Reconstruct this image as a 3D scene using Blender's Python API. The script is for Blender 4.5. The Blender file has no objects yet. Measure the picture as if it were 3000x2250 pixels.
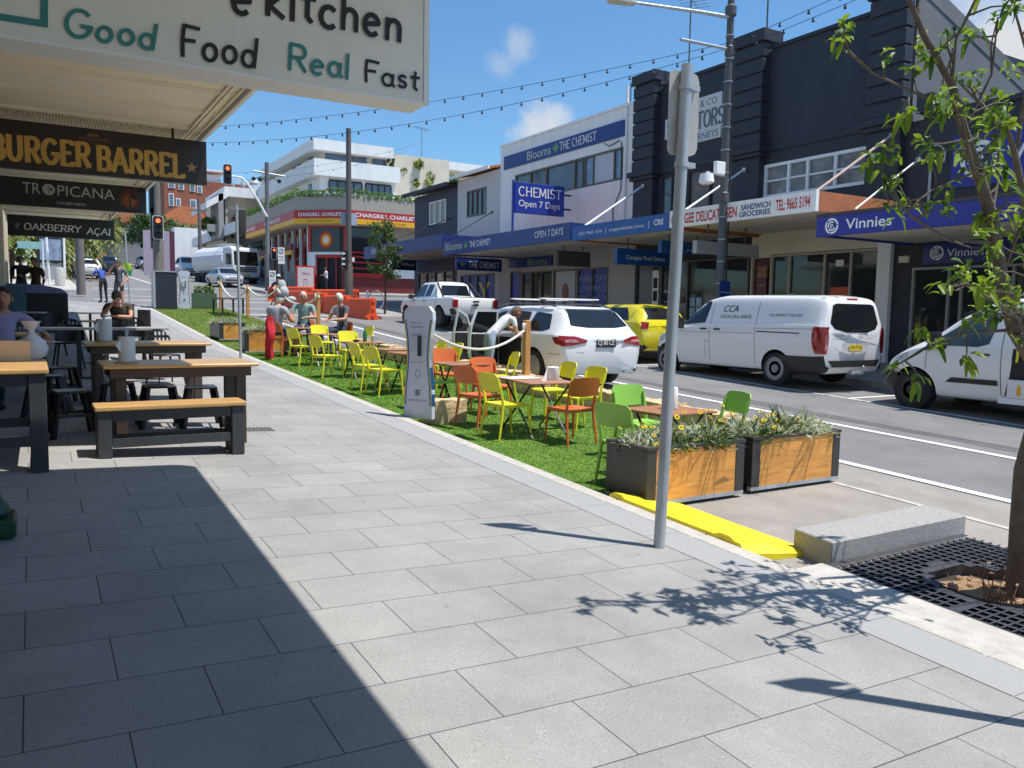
import bpy, bmesh, math, random
from mathutils import Vector, Matrix

SC = bpy.context.scene
COL = SC.collection
R = random.Random(7)
rad = math.radians

# ------------------------------------------------------------------ camera
CAMH = 1.492
cam_d = bpy.data.cameras.new("camera")
cam = bpy.data.objects.new("camera", cam_d)
COL.objects.link(cam)
_yaw, _pit, _rol = rad(30.8391), rad(5.12405), rad(-0.92432)
_f = Vector((math.sin(_yaw)*math.cos(_pit), math.cos(_yaw)*math.cos(_pit), -math.sin(_pit)))
_r = Vector((math.cos(_yaw), -math.sin(_yaw), 0))
_d = _f.cross(_r)
_r2 = math.cos(_rol)*_r + math.sin(_rol)*_d
_d2 = -math.sin(_rol)*_r + math.cos(_rol)*_d
cam.matrix_world = Matrix(((_r2.x, -_d2.x, -_f.x, 0), (_r2.y, -_d2.y, -_f.y, 0), (_r2.z, -_d2.z, -_f.z, CAMH), (0, 0, 0, 1)))
cam_d.sensor_width = 36
cam_d.lens = 36*2347.18/3000
cam_d.clip_end = 3000
cam_d.clip_start = 0.05
SC.camera = cam

# ------------------------------------------------------------------ light
SUN = Vector((.92, -.766, 3.0)).normalized()
SC.view_settings.view_transform = 'Standard'
SC.view_settings.look = 'None'
SC.view_settings.exposure = 0.24
SC.view_settings.gamma = 1
SC.cycles.diffuse_bounces = 5
SC.cycles.max_bounces = 10
sun_d = bpy.data.lights.new("sun", 'SUN')
sun_d.energy = 5.0
sun_d.angle = rad(.5)
sun_d.color = (1, .955, .89)
sun = bpy.data.objects.new("sun", sun_d)
COL.objects.link(sun)
sun.rotation_euler = SUN.to_track_quat('Z', 'Y').to_euler()
W = bpy.data.worlds.new("World")
SC.world = W
W.use_nodes = True
nt = W.node_tree
nt.nodes.clear()
def wn(t, **k):
    n = nt.nodes.new(t)
    for a, b in k.items():
        setattr(n, a, b)
    return n
wo = wn('ShaderNodeOutputWorld'); wb = wn('ShaderNodeBackground'); wb.inputs[1].default_value = .08
sky = wn('ShaderNodeTexSky', sky_type='NISHITA', sun_disc=False)
sky.sun_elevation = math.asin(SUN.z)
sky.sun_rotation = math.atan2(SUN.x, SUN.y)
sky.air_density = 1.15; sky.dust_density = .35; sky.ozone_density = 2.6
tc = wn('ShaderNodeTexCoord')
nz = wn('ShaderNodeTexNoise'); nz.inputs['Scale'].default_value = 19; nz.inputs['Detail'].default_value = 8; nz.inputs['Roughness'].default_value = .62
nt.links.new(tc.outputs['Generated'], nz.inputs['Vector'])
tint = wn('ShaderNodeMix', data_type='RGBA', blend_type='MULTIPLY'); tint.inputs[0].default_value = 1; tint.clamp_result = False
nt.links.new(sky.outputs[0], tint.inputs[6]); tint.inputs[7].default_value = (.92, 1.34, 1.62, 1)
prev = tint.outputs[2]
# small fair-weather clouds: direction, half-size (rad), strength
CLOUDS = [((.489, .817, .307), .030, .42), ((.476, .832, .285), .024, .3), ((.523, .823, .221), .036, .75), ((.543, .809, .226), .026, .6), ((.513, .832, .211), .030, .5),
          ((.841, .47, .27), .11, 1.0), ((.863, .453, .224), .10, .9)]
for d, s, a in CLOUDS:
    v = Vector(d).normalized()
    dp = wn('ShaderNodeVectorMath', operation='DISTANCE'); dp.inputs[1].default_value = v
    nt.links.new(tc.outputs['Generated'], dp.inputs[0])
    m1 = wn('ShaderNodeMapRange'); m1.inputs[1].default_value = 0; m1.inputs[2].default_value = s*1.5; m1.inputs[3].default_value = .95; m1.inputs[4].default_value = 0
    nt.links.new(dp.outputs['Value'], m1.inputs[0])
    ad = wn('ShaderNodeMath', operation='ADD'); nt.links.new(m1.outputs[0], ad.inputs[0]); nt.links.new(nz.outputs[0], ad.inputs[1])
    m2 = wn('ShaderNodeMapRange'); m2.interpolation_type = 'SMOOTHSTEP'
    m2.inputs[1].default_value = .88; m2.inputs[2].default_value = 1.35; m2.inputs[3].default_value = 0; m2.inputs[4].default_value = a
    nt.links.new(ad.outputs[0], m2.inputs[0])
    mx = wn('ShaderNodeMix', data_type='RGBA'); nt.links.new(m2.outputs[0], mx.inputs[0]); nt.links.new(prev, mx.inputs[6])
    mx.inputs[7].default_value = (7.6, 7.9, 8.3, 1)
    prev = mx.outputs[2]
nt.links.new(prev, wb.inputs[0]); nt.links.new(wb.outputs[0], wo.inputs[0])

# ------------------------------------------------------------------ materials
def lin(*c):
    if len(c) == 1: c = c[0]
    return tuple((x/255/12.92 if x <= 10 else ((x/255+.055)/1.055)**2.4) for x in c)
MATS = {}
def mat(name, rgb=(.5, .5, .5), rough=.6, metal=0, var=.12, scale=6., bump=0., bscale=60., spec=.5, coat=0, stretch=None, emit=0, coord='Object', alpha=1, trans=0, rough2=None, dirt=0):
    """principled material whose colour is broken up by two octaves of noise"""
    if name in MATS: return MATS[name]
    m = bpy.data.materials.new(name); m.use_nodes = True
    n = m.node_tree.nodes; l = m.node_tree.links
    b = n['Principled BSDF']
    b.inputs['Roughness'].default_value = rough; b.inputs['Metallic'].default_value = metal
    b.inputs['Specular IOR Level'].default_value = spec; b.inputs['Coat Weight'].default_value = coat
    b.inputs['Alpha'].default_value = alpha; b.inputs['Transmission Weight'].default_value = trans
    b.inputs['Base Color'].default_value = (*rgb, 1)
    t = n.new('ShaderNodeTexCoord'); mp = n.new('ShaderNodeMapping')
    if stretch: mp.inputs['Scale'].default_value = stretch
    l.new(t.outputs['Object' if coord == 'Object' else coord], mp.inputs[0])
    if var > 0:
        z = n.new('ShaderNodeTexNoise'); z.inputs['Scale'].default_value = scale; z.inputs['Detail'].default_value = 6; z.inputs['Roughness'].default_value = .6
        l.new(mp.outputs[0], z.inputs['Vector'])
        r = n.new('ShaderNodeMapRange'); r.inputs[1].default_value = .3; r.inputs[2].default_value = .7; r.inputs[3].default_value = 1-var; r.inputs[4].default_value = 1+var
        l.new(z.outputs[0], r.inputs[0])
        v = n.new('ShaderNodeVectorMath'); v.operation = 'SCALE'; v.inputs[0].default_value = rgb
        l.new(r.outputs[0], v.inputs['Scale']); l.new(v.outputs[0], b.inputs['Base Color'])
        if dirt:
            z2 = n.new('ShaderNodeTexNoise'); z2.inputs['Scale'].default_value = scale*.3; z2.inputs['Detail'].default_value = 9; z2.inputs['Roughness'].default_value = .7
            l.new(mp.outputs[0], z2.inputs['Vector'])
            r2 = n.new('ShaderNodeMapRange'); r2.inputs[1].default_value = .52; r2.inputs[2].default_value = .75; r2.inputs[3].default_value = 0; r2.inputs[4].default_value = dirt
            l.new(z2.outputs[0], r2.inputs[0])
            mx = n.new('ShaderNodeMix'); mx.data_type = 'RGBA'; l.new(r2.outputs[0], mx.inputs[0]); l.new(v.outputs[0], mx.inputs[6])
            mx.inputs[7].default_value = (.10, .09, .075, 1); l.new(mx.outputs[2], b.inputs['Base Color'])
        rr = n.new('ShaderNodeMapRange'); rr.inputs[3].default_value = max(0, rough-.08); rr.inputs[4].default_value = min(1, rough+.08)
        l.new(z.outputs[0], rr.inputs[0]); l.new(rr.outputs[0], b.inputs['Roughness'])
    if bump:
        z3 = n.new('ShaderNodeTexNoise'); z3.inputs['Scale'].default_value = bscale; z3.inputs['Detail'].default_value = 4
        l.new(mp.outputs[0], z3.inputs['Vector'])
        bp = n.new('ShaderNodeBump'); bp.inputs['Strength'].default_value = bump; bp.inputs['Distance'].default_value = .02
        l.new(z3.outputs[0], bp.inputs['Height']); l.new(bp.outputs[0], b.inputs['Normal'])
    if emit:
        b.inputs['Emission Color'].default_value = (*rgb, 1); b.inputs['Emission Strength'].default_value = emit
    MATS[name] = m
    return m
def matn(name): return MATS[name].node_tree

def wood(name, rgb, rough=.35, k=(1, 14, 14), amt=.35, bump=.05):
    if name in MATS: return MATS[name]
    m = mat(name, rgb, rough, var=amt*.5, scale=3, stretch=k, bump=bump, bscale=12)
    return m

# pavers: granite 600 x 400 running bond
def paver_mat():
    m = bpy.data.materials.new('granite_pavers'); m.use_nodes = True
    n = m.node_tree.nodes; l = m.node_tree.links; b = n['Principled BSDF']
    g = n.new('ShaderNodeNewGeometry')
    mp = n.new('ShaderNodeMapping'); mp.inputs['Location'].default_value = (.0718, -2.4092, 0)
    l.new(g.outputs['Position'], mp.inputs[0])
    br = n.new('ShaderNodeTexBrick'); br.offset = .5; br.offset_frequency = 2
    br.inputs['Scale'].default_value = 1; br.inputs['Brick Width'].default_value = .6; br.inputs['Row Height'].default_value = .4
    br.inputs['Mortar Size'].default_value = .0028; br.inputs['Mortar Smooth'].default_value = .2; br.inputs['Bias'].default_value = 0
    br.inputs['Color1'].default_value = (.290, .284, .274, 1); br.inputs['Color2'].default_value = (.325, .318, .306, 1); br.inputs['Mortar'].default_value = (.055, .055, .058, 1)
    l.new(mp.outputs[0], br.inputs['Vector'])
    z = n.new('ShaderNodeTexNoise'); z.inputs['Scale'].default_value = 170; z.inputs['Detail'].default_value = 3; l.new(g.outputs['Position'], z.inputs['Vector'])
    r = n.new('ShaderNodeMapRange'); r.inputs[1].default_value = .3; r.inputs[2].default_value = .7; r.inputs[3].default_value = .78; r.inputs[4].default_value = 1.22; l.new(z.outputs[0], r.inputs[0])
    z2 = n.new('ShaderNodeTexNoise'); z2.inputs['Scale'].default_value = 1.1; z2.inputs['Detail'].default_value = 8; z2.inputs['Roughness'].default_value = .7; l.new(g.outputs['Position'], z2.inputs['Vector'])
    r2 = n.new('ShaderNodeMapRange'); r2.inputs[1].default_value = .3; r2.inputs[2].default_value = .7; r2.inputs[3].default_value = .80; r2.inputs[4].default_value = 1.14; l.new(z2.outputs[0], r2.inputs[0])
    # a few dark spots of old spills
    z4 = n.new('ShaderNodeTexVoronoi'); z4.inputs['Scale'].default_value = 2.6; l.new(g.outputs['Position'], z4.inputs['Vector'])
    r4 = n.new('ShaderNodeMapRange'); r4.inputs[1].default_value = .025; r4.inputs[2].default_value = .06; r4.inputs[3].default_value = .66; r4.inputs[4].default_value = 1; l.new(z4.outputs['Distance'], r4.inputs[0])
    mu = n.new('ShaderNodeMath'); mu.operation = 'MULTIPLY'; l.new(r.outputs[0], mu.inputs[0]); l.new(r2.outputs[0], mu.inputs[1])
    mu2 = n.new('ShaderNodeMath'); mu2.operation = 'MULTIPLY'; l.new(mu.outputs[0], mu2.inputs[0]); l.new(r4.outputs[0], mu2.inputs[1])
    v = n.new('ShaderNodeVectorMath'); v.operation = 'SCALE'; l.new(br.outputs['Color'], v.inputs[0]); l.new(mu2.outputs[0], v.inputs['Scale'])
    l.new(v.outputs[0], b.inputs['Base Color']); b.inputs['Roughness'].default_value = .72; b.inputs['Specular IOR Level'].default_value = .35
    bp = n.new('ShaderNodeBump'); bp.inputs['Strength'].default_value = .25; bp.inputs['Distance'].default_value = .003
    l.new(z.outputs[0], bp.inputs['Height']); l.new(bp.outputs[0], b.inputs['Normal'])
    MATS['granite_pavers'] = m
    return m

def brick_mat(name, c1, c2, mort, w=.24, hgt=.086, axis='XZ', bump=.3):
    m = bpy.data.materials.new(name); m.use_nodes = True
    n = m.node_tree.nodes; l = m.node_tree.links; b = n['Principled BSDF']
    g = n.new('ShaderNodeNewGeometry'); sp = n.new('ShaderNodeSeparateXYZ'); l.new(g.outputs['Position'], sp.inputs[0])
    ad = n.new('ShaderNodeMath'); ad.operation = 'ADD'; l.new(sp.outputs[0], ad.inputs[0]); l.new(sp.outputs[1], ad.inputs[1])
    cb = n.new('ShaderNodeCombineXYZ'); l.new(ad.outputs[0], cb.inputs[0]); l.new(sp.outputs[2], cb.inputs[1])
    br = n.new('ShaderNodeTexBrick'); br.inputs['Scale'].default_value = 1; br.inputs['Brick Width'].default_value = w; br.inputs['Row Height'].default_value = hgt
    br.inputs['Mortar Size'].default_value = .008
    for k, c in (('Color1', c1), ('Color2', c2), ('Mortar', mort)): br.inputs[k].default_value = (*c, 1)
    l.new(cb.outputs[0], br.inputs['Vector']); l.new(br.outputs[0], b.inputs['Base Color']); b.inputs['Roughness'].default_value = .85
    MATS[name] = m
    return m

M_ASPH = mat('asphalt', (.19, .187, .183), .85, var=.16, scale=1.3, bump=.5, bscale=150, coord='Object', dirt=.18)
M_CONC = mat('concrete_pad', (.30, .275, .245), .85, var=.16, scale=2.2, bump=.4, bscale=110, dirt=.25)
M_PAVE = paver_mat()
M_FPATH = mat('far_pavement', (.30, .29, .28), .8, var=.12, scale=1.5, bump=.2)
M_KERB = mat('kerb_stone', (.47, .44, .395), .8, var=.14, scale=9, bump=.3, bscale=90, dirt=.2)
M_LINE = mat('road_paint', (.72, .72, .70), .7, var=.1, scale=12, dirt=.3)
M_WHITE = mat('white_render', (.84, .84, .84), .75, var=.06, scale=2.2, bump=.1, bscale=40, dirt=.13, stretch=(1, 1, .2))
M_WPAINT = mat('white_car_paint', (.80, .80, .80), .25, var=.0, coat=.6)
M_SILV = mat('silver_car_paint', (.50, .53, .57), .28, metal=.4, var=0, coat=.6)
M_CREAM = mat('cream_render', (.70, .63, .51), .8, var=.08, scale=1.5, bump=.1, dirt=.12)
M_CREAMB = mat('cream_board', (.86, .78, .62), .7, var=.05, scale=3, bump=.05, dirt=.07)
M_BEIGE = mat('taupe_render', (.40, .355, .30), .8, var=.06, scale=1.5, bump=.1)
M_GREYR = mat('grey_render', (.33, .32, .31), .8, var=.06, scale=1.5, bump=.1)
M_DARK = mat('charcoal_paint', (.026, .029, .040), .6, var=.2, scale=1.6, bump=.1, bscale=30, dirt=.10, stretch=(1, 1, .25))
M_NAVY = mat('navy_paint', (.045, .048, .075), .65, var=.12, scale=1.5, bump=.08)
M_BLACK = mat('black_metal', (.018, .018, .020), .4, var=.15, scale=8)
M_BLK2 = mat('black_plastic', (.022, .022, .024), .5, var=.12, scale=6)
M_TYRE = mat('tyre_rubber', (.02, .02, .021), .85, var=.2, scale=14, bump=.2)
M_RIM = mat('alloy_rim', (.42, .43, .44), .35, metal=.7, var=.06)
M_SRIM = mat('steel_rim', (.25, .26, .28), .4, metal=.5, var=.1)
M_STEEL = mat('galvanised_steel', (.44, .47, .49), .45, metal=.35, var=.18, scale=9, stretch=(1, 1, .25))
M_PGREY = mat('grey_pole_paint', (.085, .085, .088), .5, var=.1, scale=5)
M_GLASS = mat('tinted_glass', (.012, .014, .016), .04, var=0, spec=.7)
M_SHOPG = mat('shop_glass', (.028, .033, .035), .05, var=0, spec=.6)
M_WINB = mat('window_glass', (.10, .13, .16), .06, var=.3, scale=.8, spec=.7)
M_BLUEW = mat('sky_window_glass', (.11, .16, .24), .06, var=.35, scale=.7, spec=.7)
M_TIMB = wood('timber_top', (.56, .33, .125), .30, k=(1.2, 16, 16), amt=.4)
M_DTIM = wood('charcoal_timber', (.040, .042, .046), .6, k=(10, 10, 1.5), amt=.5, bump=.15)
M_BTIM = wood('brown_stained_timber', (.065, .045, .035), .55, k=(3, 12, 12), amt=.5)
M_ORTIM = wood('oiled_pine', (.56, .27, .085), .55, k=(14, 14, 1.5), amt=.45, bump=.1)
M_PLY = wood('marine_ply', (.74, .33, .075), .42, k=(1.4, 9, 9), amt=.5)
M_SLAT = wood('acacia_slats', (.34, .15, .065), .5, k=(12, 2, 12), amt=.5)
M_ZINC = mat('dark_zinc', (.075, .072, .07), .45, metal=.5, var=.15, scale=5)
M_SAND = mat('split_sandstone', (.62, .47, .27), .9, var=.32, scale=16, bump=.9, bscale=45)
M_YEL = mat('yellow_powdercoat', (.82, .74, .03), .45, var=.06, scale=4, bump=.02)
M_YELR = mat('yellow_rubber', (.86, .70, .02), .5, var=.08, scale=5, dirt=.28, bump=.12, bscale=30)
M_ORG = mat('orange_powdercoat', (.66, .15, .035), .45, var=.06, scale=4)
M_GRN = mat('green_powdercoat', (.27, .52, .075), .45, var=.06, scale=4)
M_ROPE = mat('white_rope', (.74, .72, .66), .85, var=.12, scale=40, bump=.6, bscale=80)
M_PAPER = mat('white_paper', (.78, .77, .75), .8, var=.04)
M_ORPL = mat('orange_barrier_plastic', (.80, .10, .025), .5, var=.08, scale=2)
M_RED = mat('red_paint', (.50, .028, .022), .45, var=.08)
M_SIGNR = mat('sign_red', (.52, .02, .025), .4, var=.03)
M_SIGNY = mat('sign_yellow', (.85, .45, .02), .4, var=.03)
M_MAROON = mat('maroon_tile', (.16, .022, .020), .5, var=.15, scale=3)
M_BLUE = mat('sign_navy_blue', (.014, .036, .20), .35, var=.04)
M_BLUE2 = mat('sign_royal_blue', (.02, .05, .34), .35, var=.04)
M_BLUE3 = mat('sign_mid_blue', (.012, .085, .33), .35, var=.04)
M_BLUE4 = mat('sign_deep_blue', (.014, .026, .27), .35, var=.04)
M_WTXT = mat('white_letter', (.80, .80, .80), .5, var=0)
M_BTXT = mat('black_letter', (.012, .012, .014), .5, var=0)
M_GTXT = mat('green_letter', (.22, .42, .10), .5, var=0)
M_CTXT = mat('pale_green_letter', (.50, .60, .46), .5, var=0)
M_TEAL = mat('teal_letter', (.035, .22, .21), .5, var=.05)
M_GOLD = mat('gold_letter', (.60, .34, .07), .5, var=.15, scale=3)
M_RTXT = mat('red_letter', (.50, .02, .02), .5, var=0)
M_NTXT = mat('navy_letter', (.02, .03, .15), .5, var=0)
M_GREYL = mat('grey_letter', (.12, .13, .14), .5, var=0)
M_TERRA = mat('terracotta_paint', (.44, .15, .065), .8, var=.15, scale=3, dirt=.15)
M_TILE = mat('terracotta_tiles', (.50, .17, .07), .8, var=.25, scale=4, bump=.3, bscale=8)
M_BARK = mat('grey_brown_bark', (.13, .10, .08), .85, var=.3, scale=14, bump=.5, bscale=40)
M_DBARK = mat('dark_bark', (.085, .06, .045), .85, var=.3, scale=10, bump=.5, bscale=30)
M_POLEW = mat('weathered_timber_pole', (.17, .15, .14), .85, var=.2, scale=6, stretch=(6, 6, .8), bump=.3)
M_SOIL = mat('sandy_soil', (.30, .19, .10), .95, var=.35, scale=20, bump=.8)
M_GRATE = mat('cast_iron', (.075, .078, .085), .5, metal=.4, var=.3, scale=7)
M_GRAN = mat('speckled_granite', (.34, .325, .31), .75, var=.36, scale=95, bump=.15, bscale=120)
M_SKIN = mat('skin', (.52, .25, .155), .55, var=.08, scale=14)
M_SKIN2 = mat('tanned_skin', (.28, .13, .085), .55, var=.08, scale=14)
M_GHAIR = mat('grey_hair', (.66, .65, .62), .8, var=.25, scale=60)
M_DHAIR = mat('dark_hair', (.03, .02, .016), .7, var=.2, scale=60)
M_BHAIR = mat('brown_hair', (.12, .065, .035), .7, var=.25, scale=60)
M_REDL = mat('red_lamp', (1.0, .10, .03), .3, var=0, emit=3.2)
M_LENS = mat('tail_lamp_red', (.30, .012, .016), .15, var=.25, scale=9, coat=.5)
M_CLEAR = mat('headlamp_glass', (.50, .52, .55), .1, var=.3, scale=7, metal=.3)
M_PLATE = mat('yellow_number_plate', (.72, .55, .05), .45, var=.03)
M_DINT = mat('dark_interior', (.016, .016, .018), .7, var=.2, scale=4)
def leaf_mat(name, rgb, var=.4, scale=2.2, trans=.25):
    m = mat(name, rgb, .5, var=var, scale=scale, coord='Object', spec=.4)
    n = m.node_tree.nodes; l = m.node_tree.links
    b = n['Principled BSDF']; o = n['Material Output']
    t = n.new('ShaderNodeBsdfTranslucent'); t.inputs[0].default_value = (rgb[0]*1.9, rgb[1]*1.8, rgb[2]*.8, 1)
    mx = n.new('ShaderNodeMixShader'); mx.inputs[0].default_value = trans
    l.new(b.outputs[0], mx.inputs[1]); l.new(t.outputs[0], mx.inputs[2]); l.new(mx.outputs[0], o.inputs[0])
    return m
M_LEAF = leaf_mat('fresh_leaf', (.17, .26, .028), .35, 5, .32)
M_LEAF2 = leaf_mat('olive_leaf', (.075, .12, .030), .45, 1.6)
M_LEAF3 = leaf_mat('deep_green_leaf', (.035, .075, .018), .5, 1.1)
M_HEDGE = leaf_mat('hedge_leaf', (.085, .17, .020), .45, 2.0)
M_SILVL = leaf_mat('silver_leaf', (.46, .49, .40), .25, 9)
M_PALM = leaf_mat('palm_leaf', (.14, .17, .035), .5, 1.5)
M_FLOW = mat('yellow_petals', (.86, .66, .02), .6, var=.05)

# ------------------------------------------------------------------ geometry kit
def gp(y): return .0357*y if y < 20 else .714+.062*(y-20)
def zF(x, y): return gp(y)-.0442*x            # near footpath
def zR(x, y): return gp(y)-.28                # road
def zT(x, y): return gp(y)-.262               # artificial turf
def zS(x, y): return gp(y)-.15+.02*(x-14.6)   # far footpath

class MB:
    def __init__(s): s.v = []; s.f = []; s.mi = []; s.m = 0; s.T = None
    def vv(s, p):
        p = Vector(p)
        if s.T: p = s.T @ p
        s.v.append(p); return len(s.v)-1
    def face(s, ids): s.f.append(tuple(ids)); s.mi.append(s.m)
    def quad(s, *ps): s.face([s.vv(p) for p in ps])
    def bx(s, x0, x1, y0, y1, z0, z1, sk=None):
        i = [s.vv((x, y, z+(sk(x, y) if sk else 0))) for z in (z0, z1) for y in (y0, y1) for x in (x0, x1)]
        for q in ((0, 2, 3, 1), (4, 5, 7, 6), (0, 1, 5, 4), (2, 6, 7, 3), (0, 4, 6, 2), (1, 3, 7, 5)): s.face([i[k] for k in q])
    def bar(s, p0, p1, w, h, up=(0, 0, 1)):
        p0, p1 = Vector(p0), Vector(p1); d = (p1-p0).normalized(); u = Vector(up)
        if abs(d.dot(u)) > .98: u = Vector((0, 1, 0))
        a = d.cross(u).normalized()*w/2; b = a.cross(d).normalized()*h/2
        i = [s.vv(p+e) for p in (p0, p1) for e in (-a-b, a-b, a+b, -a+b)]
        for q in ((3, 2, 1, 0), (4, 5, 6, 7), (0, 1, 5, 4), (1, 2, 6, 5), (2, 3, 7, 6), (3, 0, 4, 7)): s.face([i[k] for k in q])
    def tube(s, pts, r, n=8, caps=True):
        pts = [Vector(p) for p in pts]
        if not isinstance(r, (list, tuple)): r = [r]*len(pts)
        rings = []; ref = None
        for k, p in enumerate(pts):
            d = (pts[min(k+1, len(pts)-1)]-pts[max(k-1, 0)])
            d = d.normalized() if d.length > 1e-9 else Vector((0, 0, 1))
            if ref is None: ref = Vector((1, 0, 0)) if abs(d.x) < .9 else Vector((0, 1, 0))
            a = (ref-d*ref.dot(d)).normalized(); ref = a; b = d.cross(a)
            rings.append([s.vv(p+(a*math.cos(t)+b*math.sin(t))*r[k]) for t in [2*math.pi*j/n for j in range(n)]])
        for q, w in zip(rings, rings[1:]):
            for j in range(n): s.face((q[j], q[(j+1) % n], w[(j+1) % n], w[j]))
        if caps: s.face(rings[0][::-1]); s.face(rings[-1])
    def cyl(s, p0, p1, r0, r1=None, n=12): s.tube([p0, p1], [r0, r0 if r1 is None else r1], n)
    def lathe(s, prof, c=(0, 0, 0), n=16, axis='z'):
        c = Vector(c); rings = []
        for r, z in prof:
            ring = []
            for j in range(n):
                t = 2*math.pi*j/n; a, b = r*math.cos(t), r*math.sin(t)
                ring.append(s.vv(c+(Vector((a, b, z)) if axis == 'z' else Vector((z, a, b)) if axis == 'x' else Vector((b, z, a)))))
            rings.append(ring)
        for q, w in zip(rings, rings[1:]):
            for j in range(n): s.face((q[j], q[(j+1) % n], w[(j+1) % n], w[j]))
        s.face(rings[0][::-1]); s.face(rings[-1])
    def ball(s, c, r, n=10, m=7, sq=(1, 1, 1)):
        prof = [(max(1e-4, math.sin(math.pi*k/m)), -math.cos(math.pi*k/m)) for k in range(m+1)]
        c = Vector(c); rings = []
        for a, z in prof:
            rings.append([s.vv(c+Vector((a*math.cos(2*math.pi*j/n)*r*sq[0], a*math.sin(2*math.pi*j/n)*r*sq[1], z*r*sq[2]))) for j in range(n)])
        for q, w in zip(rings, rings[1:]):
            for j in range(n): s.face((q[j], q[(j+1) % n], w[(j+1) % n], w[j]))
    def prism(s, poly, o, u, v, w):
        """poly (a,b) in plane o+u*a+v*b, extruded by the vector w"""
        o, u, v, w = Vector(o), Vector(u), Vector(v), Vector(w); n = len(poly)
        A = [s.vv(o+u*a+v*b) for a, b in poly]; B = [s.vv(o+u*a+v*b+w) for a, b in poly]
        s.face(A[::-1]); s.face(B)
        for k in range(n): s.face((A[k], A[(k+1) % n], B[(k+1) % n], B[k]))
    def grid(s, P):
        ids = [[s.vv(p) for p in row] for row in P]
        for a, b in zip(ids, ids[1:]):
            for k in range(len(a)-1): s.face((a[k], a[k+1], b[k+1], b[k]))
    def build(s, name, m, parent=None, smooth=False, bevel=0, world=True, seg=1, weld=False):
        me = bpy.data.meshes.new(name)
        off = parent.location if (parent is not None and world) else Vector((0, 0, 0))
        if parent is not None and world and parent.parent is not None: off = off+parent.parent.location
        me.from_pydata([p-off for p in s.v], [], s.f)
        for q in (m if isinstance(m, (list, tuple)) else [m]): me.materials.append(q)
        for p, k in zip(me.polygons, s.mi): p.material_index = k
        bm = bmesh.new(); bm.from_mesh(me)
        if weld: bmesh.ops.remove_doubles(bm, verts=bm.verts, dist=1e-4)
        bmesh.ops.recalc_face_normals(bm, faces=bm.faces)
        if bevel:
            ed = [e for e in bm.edges if len(e.link_faces) == 2 and e.calc_face_angle(0) > .6]
            bmesh.ops.bevel(bm, geom=ed, offset=bevel, segments=seg, affect='EDGES', profile=.5, clamp_overlap=True)
        bm.to_mesh(me); bm.free()
        if smooth:
            for p in me.polygons: p.use_smooth = True
            try: me.set_sharp_from_angle(angle=rad(smooth if smooth > 1 else 38))
            except Exception: pass
        o = bpy.data.objects.new(name, me); COL.objects.link(o)
        if parent is not None: o.parent = parent
        return o

def tag(o, label, cat, group=None, kind=None):
    if label: o['label'] = label
    if cat: o['category'] = cat
    if group: o['group'] = group
    if kind: o['kind'] = kind
    return o
def thing(name, label, cat, loc=(0, 0, 0), rz=0, group=None):
    o = bpy.data.objects.new(name, None); COL.objects.link(o); o.location = loc; o.rotation_euler = (0, 0, rz)
    o.empty_display_size = .2
    return tag(o, label, cat, group)
def struct(mb, name, m, **k):
    return tag(mb.build(name, m, **k), None, None, kind='structure')
def dup(src, loc, rz=None, label=None, group=None, mats=None):
    c = src.copy(); COL.objects.link(c); c.location = loc
    if rz is not None: c.rotation_euler = (0, 0, rz)
    if label: c['label'] = label
    if group: c['group'] = group
    def rec(a, b):
        for ch in [x for x in SC.objects if x.parent == a]:
            d = ch.copy(); COL.objects.link(d); d.parent = b
            if mats and len(d.material_slots):
                for k, sl in enumerate(d.material_slots):
                    if sl.material in mats:
                        sl.link = 'OBJECT'; sl.material = mats[d.data.materials[k]]
            rec(ch, d)
    rec(src, c)
    return c

# ------------------------------------------------------------------ lettering
_TC = {}
def glyphs(s, bold=0.0):
    """outline of a line of text set in the built-in face: unit-box verts + faces + aspect"""
    k = (s, bold)
    if k in _TC: return _TC[k]
    cu = bpy.data.curves.new('t', 'FONT'); cu.body = s; cu.size = 1; cu.offset = bold; cu.resolution_u = 3; cu.fill_mode = 'FRONT'
    ob = bpy.data.objects.new('t', cu); COL.objects.link(ob)
    dg = bpy.context.evaluated_depsgraph_get(); dg.update()
    me = bpy.data.meshes.new_from_object(ob.evaluated_get(dg))
    vs = [(v.co.x, v.co.y) for v in me.vertices]; fs = [tuple(p.vertices) for p in me.polygons]
    bpy.data.objects.remove(ob); bpy.data.curves.remove(cu); bpy.data.meshes.remove(me)
    x0 = min(v[0] for v in vs); x1 = max(v[0] for v in vs); y0 = min(v[1] for v in vs); y1 = max(v[1] for v in vs)
    _TC[k] = ([((x-x0)/(x1-x0), (y-y0)/(y1-y0)) for x, y in vs], fs, (x1-x0)/(y1-y0))
    return _TC[k]
def put(mb, s, o, u, v, w, h, bold=0.0, slant=0, off=.004):
    """text s into the box of width w, height h with lower left corner o"""
    vs, fs, _ = glyphs(s, bold); o, u, v = Vector(o), Vector(u).normalized(), Vector(v).normalized(); n = u.cross(v)
    ids = [mb.vv(o+u*(a*w+slant*b*h)+v*b*h+n*off) for a, b in vs]
    for f in fs: mb.face([ids[k] for k in f])
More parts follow.
